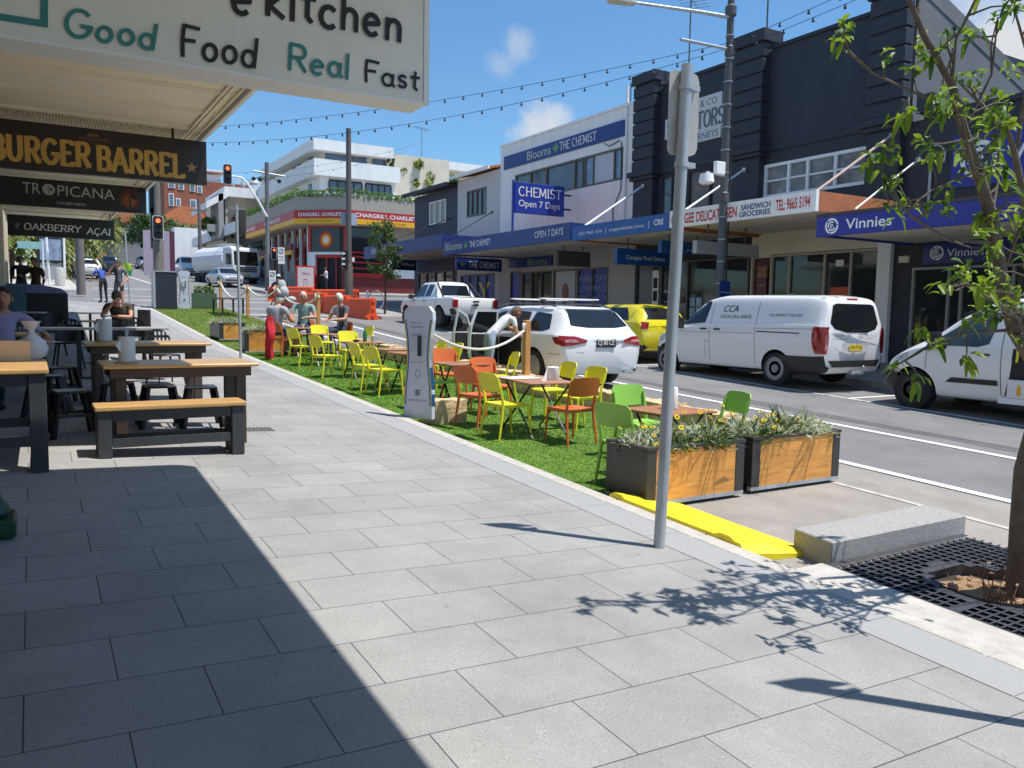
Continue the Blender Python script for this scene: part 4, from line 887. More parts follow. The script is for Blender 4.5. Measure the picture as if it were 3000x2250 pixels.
hedge('hedge', 'clipped green hedge running up street on the shaded side of the corner shop', (16.05, 56.3, 9.2), (16.05, 71, 9.2), .55, .6, 2600, .17)
t = thing('terraced_flats', 'white terraced block with deep balcony bands above the corner shop', 'building', (21, 64, 8))
a = MB(); a.bx(19.2, 30, 61, 80, 7.5, 13.9); a.build('wall', M_CREAM, t)
a = MB(); a.bx(18.3, 24.65, 60, 76, 13.35, 14.15); a.build('roof_band', M_WHITE, t)
a = MB(); a.bx(18.25, 18.5, 59.7, 77, 11.45, 12.65); a.bx(18.501, 25.1, 59.7, 59.95, 11.45, 12.65); a.bx(18.5, 25.1, 59.95, 77, 11.45, 11.6); a.build('balcony', M_WHITE, t)
a = MB(); a.bx(18.9, 25, 60.4, 60.7, 8, 11.44); a.bx(18.9, 19.1, 60.7, 77, 8, 11.44); a.bx(18.3, 18.6, 60.2, 77, 8.0, 8.4); a.build('lower_wall', M_WHITE, t)
for x0, x1, z0, z1, c in ((19.5, 21.9, 12.75, 13.3, 3), (22.0, 22.8, 12.75, 13.3, 1), (23.3, 24.4, 12.75, 13.3, 2)):
    f = MB(); f.bx(x0, x1, 60.9, 61.0, z0, z1); f.build('window', M_BLUEW, t)
for x0, x1 in ((19.6, 22.2), (22.5, 24.6)):
    f = MB(); f.bx(x0, x1, 60.36, 60.42, 10.4, 11.2)
    w = f.build('window', M_BLUEW, t); f = MB(); n = 4
    for k in range(n+1): f.bx(x0+(x1-x0)*k/n-.05, x0+(x1-x0)*k/n+.05, 60.32, 60.355, 10.4, 11.2)
    f.bx(x0, x1, 60.31, 60.3545, 11.2, 11.32); f.build('frame', M_BLACK, w)
for y0, y1 in ((63, 64), (66.5, 67), (68, 68.6)):
    f = MB(); f.bx(19.13, 19.25, y0, y1, 12.7, 13.3); f.build('window', M_SHOPG, t)
for y0, y1 in ((62.5, 63.3),):
    f = MB(); f.bx(18.85, 18.95, y0, y1, 9.6, 11.2); f.build('window', M_SHOPG, t)
a = MB(); a.m = 0; a.bx(27, 52, 66, 68, 14.15, 14.85); a.m = 1; a.bx(27.5, 52, 67, 78, 8, 14.148); tag(a.build('rear_flats', [M_WHITE, M_CREAM]), 'long low white roofed flats behind terrace shrubs', 'building')
a = MB(); a.m = 0; a.bx(28, 33, 66.85, 66.98, 12.4, 13.6); a.m = 1
o = a.build('blue_glazing', [M_BLUEW]); tag(o, 'blue glazed strip window below the long white roof', 'window')
# shops up the hill
t = thing('uphill_shops', 'pale shops with long white awning fascia running uphill', 'building', (15.75, 85, 5))
a = MB(); a.bx(15.75, 15.95, 71.02, 98, 8.25, 9.2); a.build('fascia', M_WHITE, t)
a = MB(); a.bx(15.96, 18.9, 71.02, 98, 8.3, 8.4); a.build('soffit', M_BEIGE, t)
a = MB(); a.bx(17.4, 30, 71.05, 98, 3.5, 8.9); a.build('wall', mat('dark_shop_wall', (.10, .095, .09), .7, var=.3, scale=.5), t)
a = MB(); a.bx(17.33, 17.39, 72, 97, 4.2, 7.4); a.build('shop_window', M_SHOPG, t)
for k in range(2):
    a = MB(); a.ball((16.2, 82-3.4*k, 8.1), .18, 8, 6); a.tube([(16.2, 82-3.4*k, 8.1), (16.3, 82.1-3.4*k, 8.32)], .05); a.build('spotlight', M_BLACK, t)
a = MB(); put(a, "CAFE", (15.748, 74.4, 8.5), (0, -1, 0), Z1, 1.3, .42) if 0 else a.bx(15.74, 15.749, 73.2, 74.2, 8.45, 9.0); a.build('fascia_panel', M_GREYR, t)
t = thing('terrace_house', 'white modern terrace with tall fins and flat roofs behind the hedge', 'building', (17, 82, 8))
a = MB(); a.bx(15.3, 15.75, 80, 84, 8.0, 12.2); a.bx(16.0, 16.25, 80.5, 80.8, 8, 12.1); a.build('fin', M_GREYR, t)
a = MB(); a.bx(15.9, 30, 80.2, 90, 12.0, 12.9); a.prism([(0, 0), (1.9, 1.25), (1.9, .55), (0, -.6)], (14.2, 80, 11.3), X1, Z1, (0, 8, 0)); a.build('roof', M_WHITE, t)
a = MB(); a.bx(16.3, 30, 81.5, 92, 7, 11.99); a.build('wall', M_CREAM, t)
a = MB(); a.bx(16.2, 19.8, 80.3, 80.38, 10.9, 10.96); a.bx(14.3, 20, 80.25, 80.4, 8.6, 9.3); a.build('balustrade', M_GREYR, t)
a = MB(); a.prism([(0, 0), (1.1, 0), (1.1, 1.6), (.5, 1.2)], (17.4, 80, 9.2), X1, Z1, (0, .4, 0)); a.build('tapered_fin', M_GREYR, t)
t = thing('roof_tank', 'round ribbed roof vent on the terrace roof', 'vent', (18.2, 85, 12.9))
a = MB()
for k in range(9): a.tube([(18.2+.55*math.cos(rad(j)), 84.6+.1*k, 13.4+.9*math.sin(rad(j))) for j in range(0, 181, 20)], .05, 5)
a.bx(17.65, 18.75, 84.6, 85.4, 12.9, 13.42); a.build('cage', M_STEEL, t)
a = MB(); a.lathe([(.32, 0), (.36, .25), (.55, .5), (.62, 1.0), (.4, 1.1), (.62, 1.3), (.5, 1.5), (0, 1.52)], (19.75, 85, 12.9), 12); tag(a.build('roof_cowl', M_STEEL, smooth=1), 'pale metal exhaust cowl beside the round vent', 'vent')
# far brick flats and tiled roofs on the hill
M_BRICK = brick_mat('red_brick', (.26, .075, .045), (.33, .11, .065), (.28, .20, .16), w=.6, hgt=.22)
def far_block(nm, label, x0, x1, y0, y1, z0, z1, m, wins=(), roof=None):
    t = thing(nm, label, 'building', ((x0+x1)/2, y0, z0))
    a = MB(); a.bx(x0, x1, y0, y1, z0, z1); a.build('wall', m, t)
    for (a0, a1, b0, b1) in wins:
        f = MB(); f.m = 0; f.bx(a0, a1, y0-.14, y0-.02, b0, b1); f.m = 1; f.bx(a0+.18, a1-.18, y0-.2, y0-.141, b0+.18, (b0+b1)/2-.06); f.bx(a0+.18, a1-.18, y0-.2, y0-.141, (b0+b1)/2+.06, b1-.18); f.build('window', [M_WHITE, M_BLUEW], t)
    if roof: 
        a = MB(); zz, ov = roof; a.prism([(x0-ov, 0), (x1+ov, 0), ((x0+x1)/2+(x1-x0)*.12, zz), ((x0+x1)/2-(x1-x0)*.12, zz)], (0, y0-ov, z1), X1, Z1, (0, y1-y0+2*ov, 0)); a.build('roof', M_TILE, t)
    return t
far_block('brick_flats', 'red brick block of flats with white sash windows on the hill', 26.2, 35.4, 198, 215, 8, 31.2, M_BRICK,
          [(27.0, 28.5, 28.2, 29.8), (29.2, 30.4, 28.0, 29.6), (31.6, 32.8, 27.8, 29.4), (33.2, 34.3, 27.6, 29.2), (27.1, 28.2, 24.2, 27), (28.6, 29.6, 24.2, 26), (31.6, 33, 24.2, 26), (27.2, 28.5, 20.8, 22), (29, 30.3, 20.6, 21.8), (31.8, 33.1, 20.6, 21.8)])
far_block('brick_flats', 'wider red brick block with flat roof behind the overhead signal', 36.2, 50, 205, 220, 8, 31.4, M_BRICK, [(39, 43, 28.6, 29.6)])
a = MB(); a.bx(36.5, 40, 206, 214, 31.5, 33.2); a.bx(36.2, 41, 205, 216, 33.9, 34.3); tag(a.build('roof_pavilion', M_WHITE), 'small white roof pavilion on the brick flats', 'pavilion')
far_block('tiled_house', 'house with orange tiled roof below the brick flats', 17.5, 26.5, 142, 152, 6, 14.8, M_CREAM, [(20, 21.6, 12, 13.4)], roof=(3.0, .8))
far_block('tiled_house', 'house with broad orange roof beside the near signal pole', 9.8, 16.5, 138, 148, 6, 14.2, mat('grey_blue_wall', (.22, .23, .26), .8, var=.1), [(11, 13, 12.2, 13.4)], roof=(2.6, .8))
far_block('flat_shop', 'low white fronted shop with flat parapet up the hill', 14.2, 22, 100, 118, 5.5, 10.6, M_WHITE, [])
far_block('dark_house', 'dark grey gabled house under the power lines', 6.0, 9.5, 122, 132, 6, 12.2, mat('slate_wall', (.09, .10, .12), .8, var=.2), [(7, 8.2, 9.8, 11)], roof=(1.4, .5))
far_block('ochre_building', 'low ochre fenced building at the top of street', 12.5, 15.8, 152, 160, 6, 11.7, mat('ochre_wall', (.46, .22, .05), .8, var=.15), [])
far_block('pale_cottage', 'pale cottage on the left beyond the bus shelter', -9, -1.5, 84, 100, 3, 9.2, M_CREAM, [(-4, -2.6, 6.2, 7.6)], roof=(2.2, .6))
far_block('cream_terrace_row', 'cream walled shop row at far left corner', -8, -1.2, 60, 78, 2.6, 6.6, M_CREAM, [(-3, -1.8, 4.2, 5.6)])
# ================================================================== parklet furniture
def chair_parts(m):
    t = thing('cafe_chair', 'x', 'chair')
    a = MB(); P = []
    for i in range(9):
        y = -.19+.39*i/8; row = []
        for j in range(9):
            x = -.195+.39*j/8; e = 1-.10*max(0, abs(y)/.2-.6)
            row.append((x*e, y, .413-.010*math.cos(x/.195*1.4)*math.cos(y/.2*1.3)-(.012 if i == 8 else 0)))
        P.append(row)
    a.grid(P); a.grid([[Vector(p)-Z1*.014 for p in r][::-1] for r in P])
    for r in (P[0], P[-1], [p[0] for p in P], [p[-1] for p in P]): a.grid([r, [Vector(p)-Z1*.014 for p in r]])
    for x in (-.06, 0, .06): a.bx(x-.022, x+.022, .02, .185, .404, .4085)
    a.build('seat', m, t, world=False, smooth=1, weld=True)
    a = MB(); a.bx(-.18, .18, -.18, -.165, .37, .398); a.bx(-.18, .18, .165, .18, .37, .398); a.bx(-.185, -.17, -.165, .165, .37, .398); a.bx(.17, .185, -.165, .165, .37, .398); a.build('seat_frame', m, t, world=False)
    a = MB(); n = 12; P = []; Q = []
    for j in range(n+1):
        x = -.205+.41*j/n; e = abs(x)/.205; zt = .775-.012*e**2-.035*max(0, e-.86)/.14; zb = .555+.012*e**2+.035*max(0, e-.86)/.14; yy = -.225-.028*(1-e*e)
        P.append([(x, yy-.05*(z-.55)/.23, z) for z in (zb, (zb+zt)/2, zt)]); Q.append([(x, yy-.05*(z-.55)/.23-.013, z) for z in (zb, (zb+zt)/2, zt)])
    a.grid(P); a.grid([r[::-1] for r in Q])
    for k in (0, 2): a.grid([[r[k] for r in P], [r[k] for r in Q]])
    for k in (0, n): a.grid([P[k], Q[k]])
    a.build('backrest', m, t, world=False, smooth=1, weld=True)
    for s in (-1, 1):
        a = MB(); a.tube([(s*.205, .205, 0), (s*.185, .172, .395)], [.0125, .018], 8); a.build('leg', m, t, world=False, smooth=1)
        a = MB(); a.tube([(s*.205, -.245, 0), (s*.19, -.195, .30), (s*.187, -.186, .42), (s*.187, -.205, .52), (s*.19, -.248, .70)], [.0125, .017, .018, .016, .013], 8); a.build('leg', m, t, world=False, smooth=1)
    return t
CH = {'yellow': M_YEL, 'orange': M_ORG, 'green': M_GRN}
proto_chair = chair_parts(M_YEL); proto_used = []
def chair(x, y, face, col, label, jit=True):
    """face: degrees, 0 = looks to +y, 90 = looks to +x"""
    rz = -rad(face+(R.uniform(-5, 5) if jit else 0)); loc = (x, y, zT(x, y)); g = 'coloured chairs in the parklet'
    if not proto_used:
        proto_used.append(1); o = proto_chair; o.location = loc; o.rotation_euler = (0, 0, rz); o['label'] = label; o['group'] = g; return o
    return dup(proto_chair, loc, rz, label, g, {M_YEL: CH[col]})
chair(4.74, 8.04, 84, 'yellow', 'yellow chair seen from behind, between two orange chairs near the stone block')
chair(4.80, 8.82, 72, 'orange', 'orange chair beside the cut stone block and wooden post')
chair(5.26, 7.50, 2, 'orange', 'nearest orange chair with its back square to us')
chair(5.98, 8.32, -96, 'yellow', 'yellow chair right of nearest orange chair, closer of that pair')
chair(5.98, 8.98, -88, 'yellow', 'yellow chair right of nearest orange chair, farther of that pair')
chair(6.05, 10.55, -80, 'yellow', 'yellow chair at the foot of the post before the white wagon')
chair(5.42, 9.62, 178, 'orange', 'orange chair with sunlit back on far side of the napkin table')
chair(5.50, 11.08, 182, 'orange', 'orange chair with sunlit back right behind the wooden post')
chair(6.02, 13.0, -90, 'yellow', 'yellow chair beyond the tall totem, far one by the stones')
chair(6.0, 12.35, -86, 'yellow', 'yellow chair beyond the tall totem, near one by the stones')
chair(4.78, 16.45, 70, 'yellow', 'yellow chair next to the red jacket')
chair(4.60, 14.3, 78, 'yellow', 'yellow chair standing clear on the turf kerb side, turned away')
chair(5.52, 17.5, 180, 'yellow', 'yellow chair between the grey haired men and slatted table')
chair(5.45, 15.4, 184, 'yellow', 'yellow chair in front of the table with green bottle')
chair(4.72, 12.5, 84, 'yellow', 'farther of two yellow chairs left of the totem')
chair(4.74, 11.85, 80, 'yellow', 'nearer of two yellow chairs left of the totem')
chair(6.25, 17.2, -92, 'yellow', 'yellow chair behind the green bottle')
chair(4.95, 10.3, 92, 'green', 'pale green chair tucked under the table behind the post')
chair(4.62, 5.62, 80, 'green', 'green chair left of the table behind the flower box')
chair(5.42, 6.42, 180, 'green', 'green chair behind the little table, facing us')
chair(5.90, 5.86, -82, 'green', 'lone green chair right of the paper roll among flowers')
def table(x, y, rz, label, lx=.64, ly=.64, top=.655):
    t = thing('slatted_table', label, 'table', (x, y, zT(x, y)), rz, 'slatted folding tables')
    a = MB(); n = int(ly/.066)
    for k in range(n):
        y0 = -ly/2+ly*k/n; a.bx(-lx/2, lx/2, y0+.004, y0+ly/n-.004, top-.018, top)
    a.build('slatted_top', M_SLAT, t, world=False, bevel=.003)
    a = MB()
    for s in (-1, 1): a.bx(s*(lx/2-.06)-.01, s*(lx/2-.06)+.01, -ly/2+.02, ly/2-.02, top-.034, top-.0185)
    a.build('top_frame', M_BLACK, t, world=False)
    for s in (-1, 1):
        for q in (-1, 1):
            a = MB(); a.bar((s*(lx/2-.08+.014*q), q*(ly/2-.08), 0), (s*(lx/2-.08+.014*q), -q*(ly/2-.12), top-.035), .012, .024, up=(1, 0, 0)); a.build('leg', M_BLACK, t, world=False)
    a = MB()
    for q in (-1, 1): a.cyl((-(lx/2-.08), q*(ly/2-.16), .10), ((lx/2-.08), q*(ly/2-.16), .10), .008, n=6)
    a.build('stretcher', M_BLACK, t, world=False)
    return t
table(5.15, 5.72, rad(4), 'slatted table behind the flower box with white paper roll')
table(5.22, 8.18, rad(-8), 'slatted table with white napkins amid orange and yellow chairs', ly=1.05)
table(5.22, 10.2, 0, 'slatted table right behind the wooden post')
table(5.24, 11.95, rad(3), 'slatted table left of the totem beside two yellow chairs')
table(5.26, 12.66, 0, 'slatted table hidden partly by the totem, farther along')
table(5.22, 14.2, rad(5), 'slatted table holding a green bottle and glasses')
table(5.24, 16.4, 0, 'bare slatted table in front of three seated men')
table(5.42, 18.5, 0, 'slatted table the three grey haired men sit at')
# things on the tables
tz = lambda y: zT(5, y)+.655
t = thing('paper_roll', 'white paper towel roll on a steel spike behind the flowers', 'paper towel', (5.22, 5.75, tz(5.75)))
a = MB(); a.lathe([(.06, 0), (.06, .008), (.01, .01)], (0, 0, 0), 16); a.cyl((0, 0, .008), (0, 0, .27), .012); a.lathe([(.016, .24), (.016, .29), (0, .295)], (0, 0, 0), 10); a.build('stand', M_STEEL, t, world=False, smooth=1)
a = MB(); a.lathe([(.048, .012), (.05, .02), (.05, .2), (.047, .205)], (0, 0, 0), 20); a.build('roll', M_PAPER, t, world=False, smooth=1)
t = thing('napkin_roll', 'fat white kitchen roll with loose sheet on the napkin table', 'paper towel', (5.36, 8.02, tz(8.02)))
a = MB(); a.lathe([(.07, 0), (.076, .01), (.076, .16), (.07, .165), (.02, .163)], (0, 0, 0), 20); a.build('roll', M_PAPER, t, world=False, smooth=1)
a = MB(); a.grid([[(-.075, .0, .0), (-.078, -.01, .16)], [(-.13, -.05, .002), (-.12, -.03, .12)], [(-.2, -.11, .003), (-.19, -.10, .06)], [(-.27, -.14, .004), (-.27, -.15, .02)]]); a.build('loose_sheet', M_PAPER, t, world=False)
a = MB(); a.bx(-.20, .26, -.02, .30, .0, .003); t = a.build('paper_mat', M_PAPER); t.location = (5.1, 8.25, tz(8.25)+.002); tag(t, 'white paper mats spread over the napkin table', 'paper mat')
def bottle(nm, label, loc, prof, m, cat='bottle'):
    a = MB(); a.lathe(prof, (0, 0, 0), 14); o = a.build(nm, m, smooth=1); o.location = loc; return tag(o, label, cat)
M_GBOT = mat('green_bottle_glass', (.02, .20, .06), .1, var=0, spec=.7)
bottle('water_bottle', 'green glass bottle on the slatted table', (5.30, 14.25, tz(14.2)), [(.036, 0), (.038, .01), (.038, .16), (.016, .22), (.014, .27), (0, .272)], M_GBOT)
bottle('drinking_glass', 'clear tumbler beside the green bottle', (5.38, 14.05, tz(14.1)), [(.03, 0), (.036, .11), (.033, .11), (.028, .01), (0, .01)], M_CLEAR, 'glass')
bottle('sauce_bottle', 'pale bottle right of the green bottle', (5.44, 14.2, tz(14.2)), [(.03, 0), (.03, .1), (.012, .14), (0, .15)], M_CREAM)
bottle('bowl', 'brown bowl left of the green bottle', (5.08, 14.12, tz(14.1)), [(.03, 0), (.07, .045), (.066, .045), (.02, .01), (0, .01)], M_BTIM, 'bowl')
bottle('coffee_cup', 'pale cup in front of the white haired man', (5.38, 18.55, tz(18.5)), [(.03, 0), (.042, .09), (.038, .09), (.028, .01), (0, .01)], M_PAPER, 'cup')
# red jacket over a chair back
t = thing('red_jacket', 'bright red jacket hanging off a seat back', 'jacket', (4.42, 17.7, zT(4.4, 17.7)))
a = MB(); P = []
for i in range(13):
    z = .92-.88*i/12; w = .05+.15*math.sin(min(1, i/9)*1.5)*(1-.25*(i/12)**2); row = []
    for j in range(13):
        u = -1+2*j/12; row.append((.03*math.sin(j*1.7+i*.5)+.07*(1-u*u)*(-1)-.02*i/12, u*w+.02*math.sin(i*.9), z+.03*math.sin(j*.8)))
    P.append(row)
a.grid(P); a.grid([[Vector(p)+Vector((.05, 0, 0)) for p in r][::-1] for r in P]); a.grid([[r[0] for r in P], [Vector(r[0])+Vector((.05, 0, 0)) for r in P]]); a.grid([[r[-1] for r in P], [Vector(r[-1])+Vector((.05, 0, 0)) for r in P]])
a.build('cloth', mat('red_cloth', (.55, .015, .025), .8, var=.15, scale=5, bump=.2, bscale=12), t, world=False, smooth=1)
# long stool the man in grey sits on
def simple_seat(nm, label, x, y, m):
    t = thing(nm, label, 'chair', (x, y, zT(x, y)), 0, 'coloured chairs in the parklet')
    return t
chair(4.9, 18.45, 60, 'orange', 'orange chair under the man in the grey shirt')
chair(5.85, 19.75, 190, 'orange', 'orange chair under the man in the teal shirt')
chair(6.35, 18.85, -110, 'orange', 'orange chair under the man in two tone tee')
# planters
def planter(label, x0, x1, y0, y1, z0, z1, ply=True, seed=1, n=1, left=None):
    t = thing('planter_box', label, 'planter', ((x0+x1)/2, (y0+y1)/2, z0), 0, 'wood fronted planter boxes')
    a = MB(); w = .022
    for q in ((x0, x1, y0+w, y0+2*w), (x0, x1, y1-w, y1)): a.bx(q[0]+.09, q[1]-.09, q[2], q[3], z0+.04, z1-.03)
    a.bx(x0+.003, x0+w, y0+.03, y1-.03, z0+.03, z1-.02); a.bx(x1-w, x1-.003, y0+.03, y1-.03, z0+.03, z1-.02); a.m = 1
    b = MB(); b.bx(x0+.1, x1-.1, y0+.006, y0+w-.001, z0+.010, z1-.027); b.build('front_panel', M_PLY, t)
    a.m = 0; a.build('side_panel', M_ZINC, t)
    for xa, xb in ((x0, x0+.105), (x1-.105, x1)):
        for ya, yb in ((y0, y0+.05), (y1-.05, y1)):
            b = MB(); b.bx(xa, xb, ya, yb, z0+.01, z1-.028); b.build('corner_post', M_ZINC, t, bevel=.004)
    b = MB(); b.bx(x0-.004, x1+.004, y0-.006, y0+.045, z1-.026, z1); b.bx(x0-.004, x1+.004, y1-.045, y1+.006, z1-.026, z1); b.bx(x0-.004, x0+.05, y0+.0451, y1-.0451, z1-.026, z1); b.bx(x1-.05, x1+.004, y0+.0451, y1-.0451, z1-.026, z1); b.build('top_rim', M_ZINC, t)
    b = MB(); b.bx(x0, x1, y0+.002, y0+.05, z0-.025, z0+.009); b.bx(x0, x1, y1-.05, y1, z0-.025, z0+.009); b.build('bottom_rail', M_STEEL, t)
    for xx in (x0+.12, x1-.12):
        for yy in (y0+.1, y1-.1):
            b = MB(); b.cyl((xx-.012, yy, z0-.055), (xx+.012, yy, z0-.055), .03, n=12); b.build('castor', M_BLK2, t)
    b = MB(); b.bx(x0+w, x1-w, y0+2*w+.001, y1-w-.001, z1-.09, z1-.05); b.build('soil', M_SOIL, t)
    return t
def daisy(mb, p, n, r):
    n = n.normalized(); u = n.orthogonal().normalized(); v = n.cross(u); k = 11
    for j in range(k):
        a = 6.283*j/k; d = u*math.cos(a)+v*math.sin(a); e = n.cross(d)*r*.16
        mb.face([mb.vv(p+d*r*.25), mb.vv(p+d*r*.7+e+n*r*.1), mb.vv(p+d*r), mb.vv(p+d*r*.7-e+n*r*.1)])
def daisy_bush(label, x0, x1, y0, y1, z, seed, n=26, flowers=16, dens=1.0, hh=.2):
    rr = random.Random(seed); t = thing('gazania_clump', label, 'plant', ((x0+x1)/2, (y0+y1)/2, z), 0, 'flowering clumps in planters')
    a = MB(); fl = MB()
    for k in range(int(n*dens)):
        c = Vector((rr.uniform(x0, x1), rr.uniform(y0, y1), z-.05)); h = hh*rr.uniform(.65, 1.35); dark = rr.random() < .30
        for j in range(64):
            d = Vector((rr.gauss(0, .75), rr.gauss(0, .75), rr.uniform(.25, 1.2))).normalized(); L = h*rr.uniform(.35, .95)*1.05
            p0 = c+Vector((rr.gauss(0, .05), rr.gauss(0, .05), rr.uniform(0, .06))); p1 = p0+d*L*.6; p2 = p1+(d+Vector((0, 0, -.55))).normalized()*L*.5
            s = d.cross(Vector((rr.gauss(0, 1), rr.gauss(0, 1), rr.gauss(0, 1)))).normalized()*.0062*rr.uniform(.7, 1.5); a.m = (1 if dark else 0) if rr.random() < .85 else 2
            A, B, C, D = a.vv(p0-s*.6), a.vv(p0+s*.6), a.vv(p1+s), a.vv(p1-s); a.face((A, B, C, D)); a.face((D, C, a.vv(p2)))
    for k in range(flowers):
        p = Vector((rr.uniform(x0-.05, x1+.05), rr.uniform(y0-.09, y1), z+rr.uniform(.05, hh*1.25)))
        if p.y < y0: p.z = z+rr.uniform(-.08, .08)
        fl.m = 0; daisy(fl, p, Vector((rr.gauss(0, .5), -.35+rr.gauss(0, .4), 1)), rr.uniform(.020, .031)); fl.m = 1; fl.ball(p+Z1*.004, .008, 6, 4); fl.m = 2; fl.tube([p-Z1*.005, p-Z1*.10+Vector((rr.gauss(0, .02), .03, 0))], .0022, 4)
    a.build('foliage', [M_SILVL, M_LEAF3, M_LEAF2], t); fl.build('flowers', [M_FLOW, mat('ochre_flower_centre', (.45, .22, .01), .7, var=0), M_LEAF2], t)
    return t
PZ = zR(5, 5.2)+.05
planter('nearest planter box beside the yellow ramp, fronted with ply', 4.22, 5.33, 4.92, 5.46, PZ, PZ+.46)
daisy_bush('silver leaved daisies spilling over the near planter corner', 4.30, 4.75, 4.99, 5.40, PZ+.42, 3, 24, 14)
daisy_bush('silver leaved daisies in the middle of the near planter', 4.80, 5.26, 4.99, 5.40, PZ+.42, 5, 26, 15, hh=.22)
planter('second planter box at the road end with ply front', 5.46, 6.66, 4.95, 5.50, PZ, PZ+.46)
daisy_bush('silver leaved daisies at the left of the road side planter', 5.52, 6.05, 5.02, 5.44, PZ+.42, 8, 26, 13, hh=.23)
daisy_bush('taller daisies at the right of the road side planter', 6.1, 6.60, 5.02, 5.44, PZ+.42, 11, 26, 15, hh=.24)
z = zT(4.5, 20)+.02
planter('far planter box behind the red jacket', 4.22, 5.3, 19.3, 19.85, z, z+.5)
daisy_bush('pale bushy plants in the planter behind the red jacket', 4.28, 5.24, 19.36, 19.8, z+.46, 15, 34, 0, hh=.24)
z = zF(4.1, 22.3)
planter('far planter box on the lawn left of the thin sign pole', 4.1, 4.75, 21.6, 22.9, z, z+.42)
daisy_bush('pale bushy plants in the lawn planter', 4.16, 4.7, 21.7, 22.8, z+.38, 19, 30, 0, hh=.22)
# yellow kerb ramp
t = thing('kerb_ramp', 'bright yellow rubber kerb ramp with raised moulded ends', 'ramp', (4.2, 4.4, zR(4, 4)))
a = MB(); P = []
for i in range(33):
    y = 3.66+1.50*i/32; row = []
    for j, u in enumerate((0, .05, .12, .22, .4, .6, .8, .95, 1)):
        x = 4.006+.60*u; h = .104*(1-u)**.9+.022
        if i in (3, 4, 5, 28, 29, 30): h += .022*max(0, 1-u)
        if i in (0, 32): h *= .55
        row.append((x, y-.10*u*(1-i/16) if i < 16 else y-.06*u*(i/16-1), zR(x, y)+h))
    P.append(row)
a.grid(P)
for e in ([r[-1] for r in P], P[0], P[-1], [r[0] for r in P]): a.grid([e, [(p[0], p[1], zR(p[0], p[1])+.0055) for p in e]])
a.build('ramp_body', M_YELR, t, smooth=1)
# granite block, tree grate, sign poles, totems
a = MB(); a.prism([(4.44, 3.32), (5.98, 3.32), (6.02, 3.68), (4.50, 3.68)], (0, 0, zR(5, 3.4)+.0), X1, Y1, Z1*.185); tag(a.build('granite_block', M_GRAN, bevel=.008), 'long speckled granite block beside the tree grate', 'block')
t = thing('tree_grate', 'dark cast iron tree grate with round opening', 'grate', (5.1, 2.4, zR(5, 2.4)+.06))
a = MB(); gx0, gx1, gy0, gy1 = 4.32, 5.86, 1.55, 3.28; nx, ny = 20, 30; cx, cy = 4.98, 2.55
for i in range(nx):
    for j in range(ny):
        x0 = gx0+(gx1-gx0)*i/nx; y0 = gy0+(gy1-gy0)*j/ny; dx = (gx1-gx0)/nx; dy = (gy1-gy0)/ny
        r = math.hypot(x0+dx/2-cx, y0+dy/2-cy)
        if r < .34: continue
        z = zR(0, y0)+.075; w = dx*.30; h = dy*.22
        if r < .42 or j in (0, ny-1, 15): a.quad((x0, y0, z), (x0+dx, y0, z), (x0+dx, y0+dy, z), (x0, y0+dy, z)); continue
        a.quad((x0, y0, z), (x0+dx, y0, z), (x0+dx, y0+h, z), (x0, y0+h, z)); a.quad((x0, y0+h, z), (x0+w, y0+h, z), (x0+w, y0+dy, z), (x0, y0+dy, z))
        a.quad((x0, y0+h, z), (x0+dx, y0+h, z), (x0+dx, y0+h, z-.03), (x0, y0+h, z-.03)); a.quad((x0+w, y0+h, z), (x0+w, y0+dy, z), (x0+w, y0+dy, z-.03), (x0+w, y0+h, z-.03))
a.build('bars', M_GRATE, t)
a = MB(); o = [(cx+.36*math.cos(rad(k)), cy+.36*math.sin(rad(k))) for k in range(0, 361, 12)]
for p, q in zip(o, o[1:]): a.quad((p[0], p[1], zR(0, cy)+.085), (q[0], q[1], zR(0, cy)+.085), (q[0], q[1], zR(0, cy)-.02), (p[0], p[1], zR(0, cy)-.02))
a.build('ring', M_GRATE, t)
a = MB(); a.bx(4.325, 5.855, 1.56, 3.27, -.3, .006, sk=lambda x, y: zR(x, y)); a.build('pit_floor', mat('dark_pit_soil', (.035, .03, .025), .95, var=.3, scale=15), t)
a = MB(); P = [[(cx+.33*r*math.cos(rad(k)), cy+.33*r*math.sin(rad(k)), zR(0, cy)+.012+.05*(1-r)+.012*math.sin(k*.3+r*9)) for k in range(0, 361, 15)] for r in (0.01, .35, .7, 1)]; a.grid(P); a.build('soil_mound', M_SOIL, t, smooth=1)
a = MB()
for k in range(26):
    an = R.uniform(0, 6.28); r = R.uniform(.05, .3); p = (cx+r*math.cos(an), cy+r*math.sin(an), zR(0, cy)+.05); a.ball(p, R.uniform(.012, .04), 6, 4, (1, .8, .6))
a.build('pebbles', mat('pit_stones', (.36, .22, .13), .9, var=.4, scale=9), t)['kind'] = 'stuff'
t = thing('steel_sign_pole', 'galvanised steel pole with a blank backed sign plate', 'sign pole', (3.45, 3.875, zF(3.45, 3.875)))
zb = zF(3.45, 3.875); tp = Vector((3.552, 3.88, 3.045)); bs = Vector((3.447, 3.875, zb))
a = MB(); a.tube([bs, bs.lerp(tp, .34), tp], .0375, 20); a.build('pole', M_STEEL, t, smooth=1)
for k in (.82, .975):
    a = MB(); c = bs.lerp(tp, k-.02); d = (tp-bs).normalized()*.03; a.tube([c-d*.6, c+d*.6], .044, 16); a.bx(c.x+.03, c.x+.10, c.y-.02, c.y+.02, c.z-.016, c.z+.016); a.build('clamp', M_STEEL, t, smooth=1)
a = MB(); pl = [(-.07, .03), (-.05, 0), (.10, 0), (.135, .015), (.15, .05), (.15, .46), (.135, .5), (.10, .515), (-.05, .515), (-.07, .49)]
